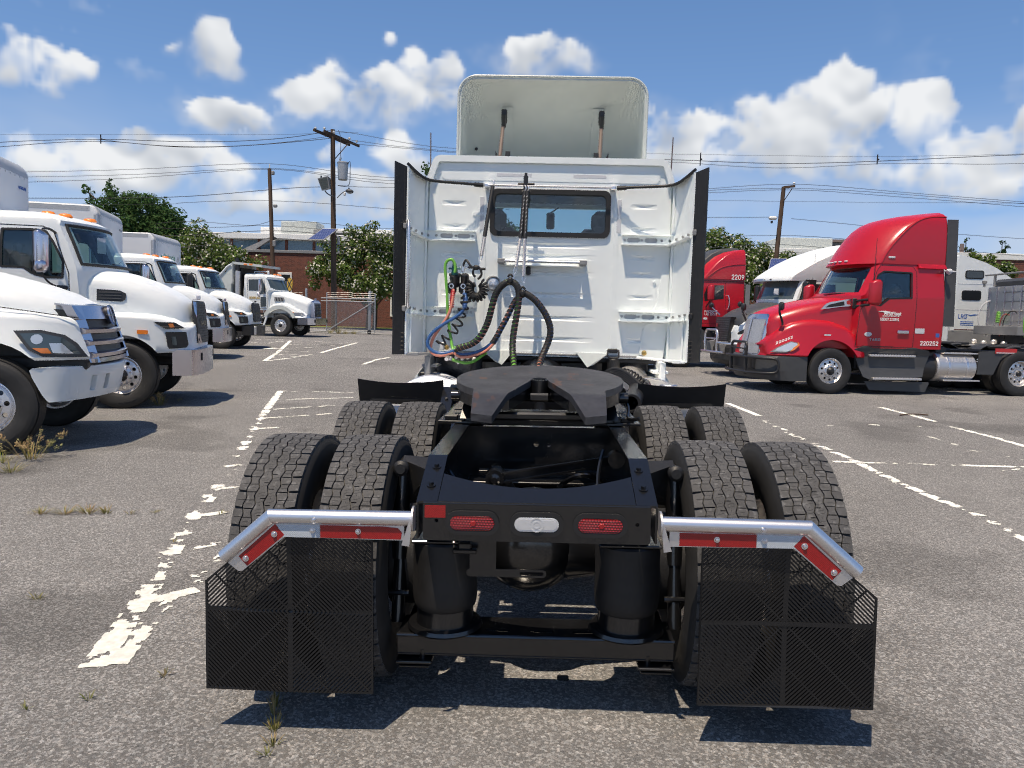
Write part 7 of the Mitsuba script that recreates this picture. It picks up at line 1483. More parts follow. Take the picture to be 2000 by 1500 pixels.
    for z in np.arange(1.42, 1.90, .085): th.add(f'{k}__bar', bb(1.48, 1.555 - (z - 1.2) * .07, -.33, .33, z, z + .03, .006), CHROME)
    th.add(f'{k}__lettering', lettering('MACK', .07, (1.548, -.24, 1.28), (0, 1, 0), (0, 0, 1), .006, True, .48), CHROME, 20)
    th.add('bonnet_ornament', box((1.36, 0, 2.12), (.12, .04, .09), .015), CHROME)
    br = lambda z: np.array([[.93, -1.15, z], [1.45, -1.12, z], [1.68, -.7, z], [1.72, 0, z], [1.68, .7, z], [1.45, 1.12, z], [.93, 1.15, z], [1.2, .9, z], [1.2, -.9, z]])
    th.add('bumper', loft([br(.82), br(.84), br(1.14), br(1.16)]), CHROME, 20)
    for s in (-1, 1): th.add('tow_slot', bb(1.66, 1.70, s * .72 - .04, s * .72 + .04, .94, 1.10, .005), BLACKPL)
    # exhaust stack with shield, dump body with curved headboard
    th.add('exhaust_stack', tube([(-2.42, -.98, 1.3), (-2.42, -.98, 3.5), (-2.42, -.98, 3.9), (-2.5, -.98, 4.08)], .10, 14), BLACKPL, 40)
    th.add('stack_shield', cyl((-2.42, -1.0, 2.1), (-2.42, -1.0, 3.45), .14, n=16), STAIN, 40)
    th.add('dump_body', hull([(-2.72, s * 1.2, 1.6) for s in (-1, 1)] + [(-2.66, s * 1.2, 3.4) for s in (-1, 1)] + [(-7.5, s * 1.2, 1.6) for s in (-1, 1)] + [(-7.5, s * 1.2, 2.9) for s in (-1, 1)] + [(-3.3, s * 1.2, 3.15) for s in (-1, 1)]), GEL, 20)
    th.add('body_rim', cat([tube([(-2.66, -1.22, 3.75), (-2.95, -1.22, 3.55), (-3.3, -1.22, 3.2), (-3.7, -1.22, 3.05), (-7.5, -1.22, 2.92)], .06, 8, 24)]), WHITE, 40)
    th.add('headboard', hull([(-2.72, s * 1.2, z) for s in (-1, 1) for z in (2.8, 3.82)] + [(-2.60, s * 1.2, z) for s in (-1, 1) for z in (2.8, 3.86)] + [(-3.0, s * 1.2, 3.3) for s in (-1, 1)]), GEL, 20)
    th.add('cab_shield', hull([(-2.65, s * 1.1, 3.80) for s in (-1, 1)] + [(-2.65, s * 1.1, 3.92) for s in (-1, 1)] + [(-1.1, s * 1.0, 3.66) for s in (-1, 1)] + [(-1.1, s * 1.0, 3.78) for s in (-1, 1)]), GEL, 20)
    for x in (-1.95, -1.65): th.add('shield_lamp', box((x, -1.085, 3.78), (.18, .03, .07), .012), ORANGE)
    th.add('stack_guard', bb(-2.66, -2.3, -.85, .9, 2.0, 3.62, .02), BLACKPL)
    th.add('chassis', cat([bb(-7.2, 1.2, -.42, .42, .75, 1.3, .02), bb(-.6, .6, -.7, .7, 1.0, 1.6), cyl((0, -.9, .76), (0, .9, .76), .07, n=10)]), BLACKPL)
dump_truck()
WIRES={
 'top': [(-37.16,11.59),(-35.13,11.79),(-28.52,12.1),(-24.1,12.06),(-18.49,12.23),(-13.92,12.91)] ,
 'top2': [(-37.17,11.36),(-35.14,11.5),(-28.52,11.98),(-24.1,11.74),(-18.49,11.94),(-13.65,12.45)] ,
 'top3': [(-28.52,12.1),(-24.1,11.77),(-19.15,11.9),(-13.4,12.64)] ,
 'r1': [(-13.92,12.91),(-11.97,12.73),(-9.37,12.31),(-5.65,11.97)] ,
 'r2': [(-13.0,12.43),(-10.01,12.07),(-5.65,11.75)] ,
 'r3': [(-12.74,12.15),(-10.01,11.98),(-5.65,11.69)] ,
 'faint': [(-37.14,12.33),(-35.12,12.3),(-25.09,12.45),(-16.53,12.64),(-11.97,12.85)] ,
 'R1': [(5.85,11.51),(9.41,11.51),(14.18,11.45),(20.16,11.7),(24.66,12.0),(30.73,12.36)] ,
 'R2': [(5.86,11.35),(9.42,11.33),(14.51,11.18),(20.17,11.54),(24.69,11.63),(30.77,11.88)] ,
 'Rf': [(5.83,11.88),(13.53,11.91),(21.59,12.03),(30.73,12.42)] ,
 'p2a': [(-37.23,9.75),(-33.77,9.95),(-25.12,10.35),(-17.67,10.79),(-13.9,10.45),(-9.5,10.1)] ,
 'p2b': [(-37.24,9.43),(-33.78,9.63),(-25.12,10.03),(-17.61,10.5),(-13.9,10.23),(-9.49,9.91)] ,
 'p2c': [(-37.25,9.1),(-33.79,9.3),(-25.12,9.84),(-17.61,10.44),(-13.9,10.13),(-9.49,9.72)] ,
 'cab': [(-37.28,8.13),(-33.82,8.3),(-24.14,8.57),(-18.5,9.08),(-14.39,9.42)] ,
 'cab2': [(-13.24,9.54),(-11.93,9.47),(-9.49,9.49)] ,
 'g1': [(-23.81,8.23),(-17.57,8.52),(-13.89,8.41),(-9.47,8.16)] ,
 'g2': [(-37.29,7.8),(-23.81,8.19)] ,
 'low1': [(-25.16,6.87),(-20.99,7.03),(-18.5,6.99),(-17.57,7.24),(-13.88,7.16),(-9.45,6.98)] ,
 'low2': [(-25.16,6.65),(-20.82,6.78),(-17.57,6.95),(-13.87,6.75),(-9.44,6.43)] ,
 'low3': [(-25.17,6.13),(-21.16,6.38),(-17.57,6.63),(-13.87,6.46),(-9.43,5.86)] ,
 'low4': [(-25.18,5.31),(-21.16,5.73),(-17.57,6.14),(-13.87,5.91),(-9.43,5.37)] ,
 'q1': [(5.93,9.63),(9.88,9.81),(14.91,10.2),(19.87,9.99),(25.46,9.65),(31.0,9.31)] ,
 'q2': [(5.93,9.51),(9.88,9.72),(14.92,9.95),(19.88,9.84),(25.47,9.53),(31.0,9.25)] ,
 'q3': [(5.94,9.38),(9.89,9.56),(14.93,9.86),(19.89,9.68),(25.48,9.37),(31.02,9.0)] ,
 'q4': [(5.95,9.1),(9.91,9.12),(16.81,9.18),(30.99,9.4)] ,
 'q5': [(6.0,8.0),(9.96,8.06),(14.62,8.2)] ,
 'q6': [(15.16,8.11),(18.14,7.9),(21.9,7.61),(31.19,7.15)] ,
 'q7': [(6.06,6.55),(10.02,6.83),(14.74,7.07),(18.2,6.96),(21.96,6.68),(31.28,6.06)] ,
 'q8': [(10.06,6.17),(14.78,6.5),(18.24,6.3),(31.32,5.6)] ,
 'q9': [(10.08,5.69),(14.8,6.03),(18.27,5.9),(31.37,4.97)] ,
}
# ------------------------------------------------------------------ street edge: poles, wires, fence, building, trees
def wood_col(p, n, uv):
    k = .55 + .9 * fbm(p.x * 9, p.y * 9, p.z * .8, 4)
    return mi.Color3f(.085 * k, .058 * k, .042 * k)
scene['pole_wood'] = {'type': 'twosided', 'bsdf': {'type': 'principled', 'base_color': proc(wood_col), 'roughness': .85, 'specular': .2}}
WIREM = solid('wire_black', (.02, .02, .024), .6)
INSUL = solid('porcelain', (.62, .62, .60), .2, cc=.5)
def pole(name, label, x, y, h, r, lean=0.):
    th = Thing(name, label, 'utility pole'); z = float(gz(x, y))
    th.add('shaft', cyl((x, y, z - .3), (x + lean, y, h), r, r * .72, n=18), 'pole_wood', 40); return th
p1 = pole('utility_pole', 'dark wooden utility pole with two crossarms and a transformer beside the gate', -13.40, 49, 12.98, .19, -.2)
for dx, dy in ((0, -.14), (.55, .16)):
    a, b = np.array([-14.25 + dx, 47.3 + dy, 12.52]), np.array([-13.0 + dx, 51.0 + dy, 12.46])
    d = (b - a) / np.linalg.norm(b - a); n_ = np.array([-d[1], d[0], 0]) * .055
    p1.add('crossarm', hull([q + sgn * n_ + [0, 0, zz] for q in (a, b) for sgn in (-1, 1) for zz in (-.075, .075)]), 'pole_wood')
for t in (.04, .30, .74, .96):
    for dx in (0, .55): p1.add('insulator', lathe([(0, 0), (.05, 0), (.05, .05), (.09, .06), (.09, .10), (.05, .12), (.05, .16), (0, .17)], (-14.25 + dx + 1.25 * t, 47.2 + 3.7 * t, 12.58), (0, 0, 1), 12), INSUL)
p1.add('brace', tube([(-13.45, 49.05, 11.2), (-13.0, 50.3, 12.35)], .03, 6), 'pole_wood'); p1.add('riser_cable', tube([(-13.2, 48.8, 12.9), (-13.0, 48.7, 12.2), (-13.0, 48.7, 11.4), (-12.95, 48.75, 11.1)], .018, 6, 16), WIREM)
tf = Thing('transformer', 'grey cylindrical transformer hanging on the dark utility pole', 'transformer')
tf.add('tank', lathe([(0, 0), (.27, 0), (.29, .04), (.34, 1.0), (.36, 1.02), (.36, 1.08), (.30, 1.12), (0, 1.14)], (-12.88, 48.8, 9.84), (0, 0, 1), 26), GALV, 40)
tf.add('bushing', lathe([(0, 0), (.05, 0), (.06, .05), (.04, .1), (.06, .15), (.03, .26), (0, .28)], (-13.05, 48.75, 10.95), (0, 0, 1), 12), MGREY); tf.add('drop_cable', tube([(-12.55, 48.7, 10.8), (-12.4, 48.65, 10.95), (-12.38, 48.65, 10.3), (-12.42, 48.65, 9.6), (-12.6, 48.7, 9.45), (-13.2, 48.8, 9.5)], .022, 6, 26), WIREM)
fl = Thing('floodlight', 'grey box floodlight aimed at the lot, left side of the dark utility pole', 'floodlight')
fl.add('housing', hull([(-14.4, 48.5, 9.86), (-13.75, 48.5, 10.02), (-14.15, 48.6, 9.12), (-13.65, 48.6, 9.25), (-14.3, 48.95, 9.8), (-13.7, 48.95, 9.95), (-14.05, 48.95, 9.2), (-13.65, 48.95, 9.3)]), MGREY); fl.add('lens', hull([(-14.33, 48.475, 9.80), (-13.80, 48.475, 9.94), (-14.12, 48.58, 9.2), (-13.72, 48.58, 9.32), (-14.2, 48.6, 9.6), (-13.8, 48.6, 9.6)]), GLASSM); fl.add('arm', tube([(-14.0, 48.8, 9.15), (-13.8, 48.85, 8.95), (-13.45, 48.9, 8.85)], .04, 8, 10), MGREY); fl.add('sensor', cyl((-14.2, 48.6, 9.9), (-14.2, 48.6, 10.05), .05, n=10), BLACKPL)
sl = Thing('street_lamp', 'small street lamp on a bracket arm, right side of the dark utility pole', 'street lamp')
sl.add('arm', tube([(-13.25, 48.9, 8.75), (-12.85, 48.7, 9.05), (-12.6, 48.6, 9.15)], .03, 8, 10), MGREY); sl.add('head', mat(trs(-12.38, 48.55, 9.12, ry=.12) @ np.diag([1.5, 1, .8, 1]), trimesh.creation.icosphere(2, .17)), DGREY, 50); sl.add('lens', mat(trs(-12.36, 48.55, 9.03) @ np.diag([1.2, .8, .5, 1]), trimesh.creation.icosphere(2, .15)), LAMPCLR, 50); sl.add('photo_cell', cyl((-12.42, 48.55, 9.22), (-12.42, 48.55, 9.34), .045, n=10), BLACKPL); sl.add('meter', box((-12.70, 48.6, 8.95), (.16, .12, .2), .04), INSUL)
p2 = pole('utility_pole', 'thin leaning utility pole rising behind the dump truck', -17.25, 49, 10.50, .16, -.38)
p2.add('insulator', lathe([(0, 0), (.03, 0), (.04, .25), (.02, .3), (0, .3)], (-17.62, 49, 10.48), (0, 0, 1), 10), INSUL); p2.add('bracket', cat([box((-17.35, 48.85, 10.2), (.2, .2, .25), .05), box((-17.2, 48.85, 8.15), (.25, .2, .2), .05), box((-17.25, 48.85, 5.8), (.2, .2, .4), .04)]), MGREY)
p3 = pole('utility_pole', 'wooden utility pole with short side arm beyond the white sleeper tractor', 13.95, 48.5, 9.95, .17, .50)
p3.add('side_arm', hull([(14.40, 48.4, 9.98), (14.50, 48.4, 9.98), (14.78, 47.6, 9.92), (14.86, 47.6, 9.92), (14.40, 48.4, 9.84), (14.50, 48.4, 9.84), (14.78, 47.6, 9.78), (14.86, 47.6, 9.78)]), 'pole_wood'); p3.add('insulator', lathe([(0, 0), (.05, 0), (.08, .08), (.04, .14), (0, .15)], (14.8, 47.65, 9.95), (0, 0, 1), 10), INSUL); p3.add('brace', tube([(14.42, 48.4, 9.0), (14.75, 47.8, 9.75)], .025, 6), 'pole_wood')
cm_ = Thing('security_camera', 'small white security camera on the far right utility pole', 'camera')
cm_.add('housing', hull(np.vstack([box((13.78, 48.1, 8.0), (.5, .25, .22), .08).vertices])), INSUL, 40); cm_.add('lens', cyl((13.7, 48.0, 7.82), (13.7, 48.0, 7.68), .07, n=12), BLACKPL)
_sides = {'left': [k for k, p in WIRES.items() if p[-1][0] < -5 and p[0][0] < -15], 'mid': [k for k, p in WIRES.items() if p[0][0] > -15 and p[-1][0] < 0], 'right': [k for k, p in WIRES.items() if p[0][0] > 0]}
WIRE_LABEL = {}
for side, where in (('left', 'left of the dark utility pole'), ('mid', 'between pole and white cab'), ('right', 'right of the white cab')):
    for i, k in enumerate(sorted(_sides[side], key=lambda k: -np.mean([q[1] for q in WIRES[k]]))): WIRE_LABEL[k] = f'thin black overhead wire {where}, {ordinal(i)} from the top'
for i, (k, p) in enumerate(WIRES.items()):
    pts = [(x, 49.0 + (.25 if k[0] in 'gl' else 0), z) for x, z in p]
    single('power_line', tube(spline(pts, 50) if len(pts) > 3 else pts, .020 if k in ('top', 'top2', 'R1', 'cab', 'low3', 'low4') else (.009 if k in ('faint', 'Rf', 'g2', 'q4') else .014), 5), WIREM, WIRE_LABEL[k], 'wire', 'overhead wires along the street', True)
for x, z0, z1 in ((-28.5, 11.82, 12.4), (9.4, 11.2, 12.0), (20.15, 11.5, 12.1)): single('wire_spacer', cat([cyl((x, 48.95, z0), (x, 48.95, z1), .035, n=6), box((x + .05, 48.95, (z0 + z1) / 2), (.12, .1, .1), .03)]), WIREM, 'small black spacer on the upper overhead wires, ' + ('far left over the box trucks' if x < 0 else 'just right of the white cab' if x < 12 else 'above the red tractor'), 'spacer', 'spacers on the overhead wires')
scene['solar_cells'] = {'type': 'twosided', 'bsdf': {'type': 'principled', 'base_color': proc(lambda p, n, uv: mix((.03, .05, .16), (.12, .15, .26), smoothstep(.86, .95, dr.maximum(dr.abs(2 * (p.x * 7 - dr.floor(p.x * 7)) - 1), dr.abs(2 * (p.z * 9 - dr.floor(p.z * 9)) - 1))))), 'roughness': .12, 'clearcoat': 1.}}
def solar(x0, y, z, w, label, skew=.55):
    th = Thing('solar_panel', label, 'solar panel')
    A_, B_, C_, D_ = np.array([x0, y - .55, z]), np.array([x0 + w, y - .55, z]), np.array([x0 + w + skew, y + .55, z + .80]), np.array([x0 + skew, y + .55, z + .80])
    n_ = np.cross(B_ - A_, D_ - A_); n_ /= np.linalg.norm(n_); c = (A_ + C_) / 2
    th.add('frame', hull([q + n_ * t for q in (A_, B_, C_, D_) for t in (-.05, 0)]), GALV)
    th.add('cells', hull([c + (q - c) * .93 + n_ * t for q in (A_, B_, C_, D_) for t in (-.01, .006)]), 'solar_cells')
    th.add('mount', cat([tube([C_ + [-.25, 0, -.1], C_ + [-.1, .5, -.75]], .035, 6), box(C_ + [-.12, .55, -.7], (.14, .16, .5), .02)]), GALV)
solar(-14.75, 48.2, 6.0, 1.0, 'tilted blue solar panel on the dark utility pole beside the gate', .62)
solar(13.25, 47.2, 4.75, .95, 'small tilted blue solar panel above the white tractor roof', .45)
# ---- fence and rolling gate
FY = 46.0; fz = float(gz(-12, FY))
def chain_link(x0, x1, z0, z1, y, pitch=.075):
    V, F = [], []
    r = .0032
    segs = []
    h = z1 - z0
    for c in np.arange(x0 - h, x1 + h, pitch):
        for sgn in (1, -1):
            a, b = (c, z0), (c + sgn * h, z1)
            t0, t1 = 0., 1.
            if sgn > 0: t0, t1 = max(0, (x0 - c) / h), min(1, (x1 - c) / h)
            else: t0, t1 = max(0, (c - x1) / h), min(1, (c - x0) / h)
            if t1 > t0: segs.append(((c + sgn * h * t0, z0 + h * t0), (c + sgn * h * t1, z0 + h * t1), sgn))
    out = []
    for (ax, az), (bx, bz), s in segs:
        d = np.array([bx - ax, bz - az]); d /= np.linalg.norm(d); n_ = np.array([-d[1], d[0]]) * r
        yy = y + s * r
        i = len(V); V += [(ax + n_[0], yy, az + n_[1]), (bx + n_[0], yy, bz + n_[1]), (bx - n_[0], yy, bz - n_[1]), (ax - n_[0], yy, az - n_[1]), (ax, yy + r, az), (bx, yy + r, bz)]
        F += [(i, i + 1, i + 2), (i, i + 2, i + 3), (i, i + 4, i + 5), (i, i + 5, i + 1), (i + 3, i + 2, i + 5), (i + 3, i + 5, i + 4)]
    return trimesh.Trimesh(np.array(V, float), np.array(F), process=False)
gate = Thing('rolling_gate', 'galvanised rolling chain link gate with diagonal brace and barbed wire on top', 'gate')
for x in (-13.05, -10.12): gate.add('frame_upright', cyl((x, FY, fz + .1), (x, FY, 2.72), .035, n=10), GALV)
for z in (fz + .12, 2.22, 2.38): gate.add('frame_rail', cyl((-13.9 if z < 1 else -13.4, FY, z), (-10.12, FY, z - (.03 if z < 1 else .0)), .035, n=10), GALV)
gate.add('brace', cyl((-13.0, FY, fz + .15), (-10.15, FY, 2.25), .035, n=10), GALV)
gate.add('infill_upright', cyl((-12.5, FY + .05, fz + .1), (-12.5, FY + .05, 2.2), .022, n=8), GALV)
gate.add('mesh', chain_link(-13.05, -10.12, fz + .15, 2.2, FY), GALV, False, stuff=True)
for z in (2.48, 2.60, 2.72): gate.add('barbed_wire', cyl((-13.05, FY, z), (-10.12, FY, z), .006, n=5), GALV)
for x in (-14.2, -10.45): gate.add('wheel', lathe([(.05, -.03), (.13, -.03), (.13, .03), (.05, .03), (.05, -.03)], (x, FY, fz + .12), (0, 1, 0), 20), BLACKPL)
for x, r, h in ((-14.35, .07, 2.85), (-10.48, .09, 2.78)):
    single('gate_post', cat([cyl((x, FY + .15, fz - .1), (x, FY + .15, h), r, n=14), lathe([(0, 0), (r * 1.1, 0), (r * .9, .06), (0, .09)], (x, FY + .15, h), (0, 0, 1), 14), lathe([(.09, -.02), (.13, -.02), (.13, .02), (.09, .02), (.09, -.02)], (x, FY + .02, 2.3), (0, 1, 0), 18)]), GALV, 'round galvanised gate post with a ring guide, ' + ('right end of the gate' if x > -12 else 'left end of the gate'), 'post')
def fence(x0, x1, label):
    th = Thing('chain_link_fence', label, 'fence')
    for x in np.arange(x0, x1 + .1, 3.0): th.add('post', cyl((x, FY + .3, fz - .1), (x, FY + .3, 2.5), .03, n=8), GALV)
    th.add('top_rail', cyl((x0, FY + .3, 2.3), (x1, FY + .3, 2.3), .022, n=8), GALV)
    th.add('mesh', chain_link(x0, x1, fz, 2.3, FY + .3, .11), GALV, False, stuff=True)
    for z in (2.42, 2.55, 2.68): th.add('barbed_wire', cyl((x0, FY + .3, z), (x1, FY + .3, z), .006, n=5), GALV)
fence(-44, -14.6, 'chain link fence with barbed wire behind the left row of trucks'); fence(6, 33, 'chain link fence with barbed wire behind the right row of trucks')
sg_ = Thing('crossing_sign', 'round yellow railway crossing sign with black cross', 'sign', trs(-16.45, 49.4, 3.25, rz=-.80))
sg_.add('plate', cyl((0, -.01, 0), (0, .01, 0), .44, n=32), solid('sign_yellow', (.58, .36, .02), .4)); sg_.add('border', lathe([(.40, 0), (.43, 0), (.43, .004), (.40, .004)], (0, -.01, 0), (0, -1, 0), 32), BLACKPL)
for a in (.785, -.785): sg_.add('cross_bar', mat(trs(0, -.0135 - .004 * (a > 0), 0, ry=a), bb(-.42, .42, -.003, .003, -.045, .045)), BLACKPL)
for x in (-.23, .23): sg_.add('letter', lettering('R', .15, (x - .05, -.0125, -.07), (1, 0, 0), (0, 0, 1), .003, True), BLACKPL)
sg_.add('post', cyl((0, .05, -2.95), (0, .05, .4), .03, n=8), GALV)
# ---- brick building
def brick_col(p, n, uv):
    u = p.x + p.y
    row = dr.floor(p.z / .085); off = .5 * (row - 2 * dr.floor(row / 2))
    bx = u / .26 + off; cx = bx - dr.floor(bx); cz = p.z / .085 - row
    mortar = 1 - smoothstep(.02, .09, dr.minimum(cx, 1 - cx) * 3) * smoothstep(.05, .16, dr.minimum(cz, 1 - cz))
    r = cell_rand(dr.floor(bx), row, 3); big = fbm(p.x * .4, p.z * .5, 1, 3)
    return mix(mix((.155, .050, .034), (.085, .030, .024), r) * (.75 + .5 * big), (.20, .155, .13), mortar * .8)
scene['brick'] = {'type': 'twosided', 'bsdf': {'type': 'principled', 'base_color': proc(brick_col), 'roughness': .9, 'specular': .15}}
BW = solid('fascia_white', (.68, .69, .68), .6, var=.05, scale=1.5); BGL = solid('clerestory_glass', (.10, .16, .20), .1, cc=1.); ROOFG = solid('roof_unit_grey', (.42, .45, .43), .6, var=.06, scale=2)
b1 = Thing('brick_building', 'low red brick building with white fascia and high band of windows beyond the gate', 'building')
b1.add('wall', bb(-34, -4, 64, 80, 0, 6.35), 'brick', False); b1.add('coping', bb(-34.1, -3.9, 63.9, 64.3, 6.35, 6.58, .02), MGREY); b1.add('roof', cat([bb(-34, -4, 64.3, 80, 6.36, 6.5)]), MGREY)
k = b1.free('clerestory'); b1.add(f'{k}__wall', bb(-30, -6, 66.2, 79, 6.5, 7.9), BW)
for x in np.arange(-29.5, -6.5, 2.4): b1.add(f'{k}__pane', bb(x + .12, x + 2.28, 66.12, 66.2, 6.62, 7.55, .01), BGL); b1.add(f'{k}__mullion', bb(x - .10, x + .12, 66.05, 66.2, 6.55, 7.6), 'brick')
b1.add('fascia', bb(-30.6, -5.4, 65.6, 79.5, 7.62, 8.1, .03), BW); b1.add('upper_roof', bb(-26, -14, 70, 79, 8.1, 9.1, .03), BW); b1.add('upper_band', bb(-20.5, -14.1, 69.94, 70, 8.35, 8.75), DGREY)
b1.add('roof_unit', bb(-23.6, -20.4, 68.5, 71, 8.1, 9.5, .04), ROOFG)
b1.add('roof_unit', bb(-20.3, -18.6, 67.2, 68.2, 8.1, 8.7, .03), MGREY)
b1.add('roof_hatch', hull([(-25.6, 64.6, 6.6), (-24.5, 64.6, 6.6), (-23.2, 64.8, 7.75), (-22.9, 64.8, 7.75), (-25.6, 65.5, 6.6), (-22.9, 65.5, 7.7)]), MGREY)
for x in (-21.7, -12.2, -9.5):
    k = b1.free('window'); b1.add(f'{k}__frame', bb(x - .60, x + .60, 63.92, 64.02, 1.0 if x < -15 else 1.3, 4.75 if x < -15 else 3.4, .02), BW); b1.add(f'{k}__pane', bb(x - .45, x + .45, 63.88, 63.93, 3.05 if x < -15 else 1.5, 4.55 if x < -15 else 3.25), GLASSD); b1.add(f'{k}__panel', bb(x - .45, x + .45, 63.88, 63.93, 1.1, 2.95), GEL) if x < -15 else None
b2 = Thing('brick_building', 'red brick building with flat white roof edge behind the right row of trucks', 'building')
b2.add('wall', bb(17, 47, 70, 90, 0, 6.6), 'brick', False); b2.add('fascia', bb(16.8, 43.5, 69.7, 90, 7.75, 8.3, .03), BW); b2.add('ledge', bb(16.8, 47.5, 69.6, 70.2, 5.75, 6.15, .03), STICK)
for x in np.arange(17.4, 38.5, 2.6): b2.add('window', bb(x, x + 2.3, 69.9, 70, 6.35, 7.7, .01), BGL); b2.add('pier', bb(x - .28, x, 69.86, 70.2, 6.16, 7.74), BW)
b2.add('upper_wall', bb(39.3, 43.3, 69.8, 76, 6.16, 7.74), 'brick', False)
b2.add('upper_wall', bb(17, 39.3, 70.2, 76, 6.6, 7.74), DGREY)
b2.add('roof_unit', bb(21.5, 26.5, 73, 78, 8.3, 9.6, .05), ROOFG); b2.add('roof_unit', bb(27, 33, 76, 80, 8.3, 9.6, .05), DGREY); b2.add('roof_edge', bb(26.8, 33.4, 75.8, 80.2, 9.6, 9.85, .03), RUSTY); b2.add('chimney', cyl((37.7, 72, 8.3), (37.7, 72, 9.3), .18, n=10), RUSTY)
# ---- trees
def leafm(name, c, var=.35):
    def fn(p, n, uv, c=c):
        k = (1 - var) + 2 * var * noise(p.x * 3.1, p.y * 3.1, p.z * 3.1); w = cell_rand(p.x * 5, p.y * 5, p.z * 5)
        return mi.Color3f(c[0] * k * (.85 + .4 * w), c[1] * k, c[2] * k * (.9 + .2 * w))
    scene[name] = {'type': 'principledthin', 'base_color': proc(fn), 'roughness': .45, 'diff_trans': .55, 'spec_trans': 0.}
leafm('leaf_magnolia', (.105, .160, .045)); leafm('leaf_dark', (.062, .120, .042)); leafm('leaf_conifer', (.035, .070, .034))
scene['blossom_white'] = {'type': 'principledthin', 'base_color': {'type': 'rgb', 'value': [.70, .68, .58]}, 'roughness': .6, 'diff_trans': .4, 'spec_trans': 0.}
def leaves(P, N, size, g, aspect=.5):
    n = len(P); t = g.normal(size=(n, 3)); t -= (t * N).sum(1, keepdims=True) * N; t /= np.linalg.norm(t, axis=1, keepdims=True); b = np.cross(N, t)
    s = size * g.uniform(.65, 1.35, (n, 1))
    V = np.stack([P - t * s * .5, P + b * s * aspect * .5 + N * s * .08, P + t * s * .5, P - b * s * aspect * .5 + N * s * .08], 1).reshape(-1, 3)
    i = np.arange(n)[:, None] * 4
    return trimesh.Trimesh(V, np.vstack([i + [0, 1, 2], i + [0, 2, 3]]), process=False)
def tree(name, label, clumps, base, m, seed, n=14000, leaf=.26, flowers=0, top=None, trunks=1):
    """clumps: [(x, y, z, radius, vertical stretch)]; base: (x, y) of the trunk"""
    g = np.random.default_rng(seed); th = Thing(name, label, 'tree')
    small = []
    for x, y, z, r, sv in clumps:
        for _ in range(int(10 * r) + 4):
            d = g.normal(size=3); d /= np.linalg.norm(d)
            rr = r * g.uniform(.35, .95); small.append((x + d[0] * rr, y + d[1] * rr, z + d[2] * rr * sv, r * g.uniform(.22, .42)))
    S = np.array(small); wgt = S[:, 3] ** 2; idx = g.choice(len(S), n, p=wgt / wgt.sum())
    d = g.normal(size=(n, 3)); d /= np.linalg.norm(d, axis=1, keepdims=True)
    P = S[idx, :3] + d * (S[idx, 3] * g.uniform(.55, 1.12, n))[:, None]
    N = d * .75 + g.normal(size=(n, 3)) * .45 + [0, 0, .35]; N /= np.linalg.norm(N, axis=1, keepdims=True)
    th.add('crown', leaves(P, N, leaf, g), m, False, stuff=True)
    if flowers:
        idx = g.choice(len(S), flowers, p=wgt / wgt.sum()); d = g.normal(size=(flowers, 3)); d[:, 1] -= .5; d /= np.linalg.norm(d, axis=1, keepdims=True)
        Q = S[idx, :3] + d * (S[idx, 3] * 1.06)[:, None]; sz = .155
        th.add('blossoms', cat([leaves(Q, (lambda w: w / np.linalg.norm(w, axis=1, keepdims=True))(d + g.normal(size=d.shape) * .5), sz, g, .9) for _ in range(2)]), 'blossom_white', False, stuff=True)
    z0 = float(gz(*base)); c = np.mean([q[:3] for q in clumps], axis=0); zt = min(q[2] - q[3] * q[4] * .6 for q in clumps)
    for t in range(trunks):
        bx = base[0] + (t - (trunks - 1) / 2) * .5
        th.add('trunk', tube([(bx, base[1], z0 - .1), (bx + .1, base[1], (z0 + zt) / 2), (c[0] * .5 + bx * .5, c[1] * .5 + base[1] * .5, c[2])], .17, 9, 14, taper=.07) if False else tube(spline([(bx, base[1], z0 - .1), (bx + .1, base[1], (z0 + zt) / 2), (c[0] * .5 + bx * .5, c[1] * .5 + base[1] * .5, c[2])], 14), .17, 9), 'pole_wood', 40)
    for q in clumps[:9]:
        th.add('limb', tube(spline([(base[0], base[1], max(z0 + .6, zt * .6)), ((base[0] + q[0]) / 2, (base[1] + q[1]) / 2, (zt + q[2]) / 2), q[:3]], 10), .06, 6), 'pole_wood', 40)
tree('flowering_tree', 'broad green tree covered in white blossoms behind the left row of trucks', [(-27.5, 61, 6.3, 1.9, .9), (-25.6, 60.5, 6.0, 2.0, .9), (-23.7, 60, 5.0, 1.6, 1.0), (-29.6, 61, 5.2, 1.9, 1.), (-26.5, 60, 4.0, 1.9, .9), (-24.5, 59.5, 3.6, 1.4, 1.), (-29.0, 60, 3.2, 1.6, 1.)], (-26.5, 61), 'leaf_magnolia', 1, 15000, .27, 1700, trunks=2)
tree('flowering_tree', 'broad green tree covered in white blossoms beside the dark utility pole', [(-15.2, 58.5, 6.2, 1.8, 1.0), (-13.0, 58, 6.6, 1.7, 1.), (-11.0, 58, 6.2, 1.8, 1.), (-16.7, 58.5, 4.6, 1.6, 1.), (-14.3, 57.5, 4.2, 1.8, .9), (-11.8, 57.5, 4.0, 1.7, 1.), (-9.5, 58, 5.0, 1.7, 1.), (-12.9, 57.5, 2.9, 1.0, .9)], (-13.2, 58.5), 'leaf_magnolia', 2, 16000, .27, 1700, trunks=2)
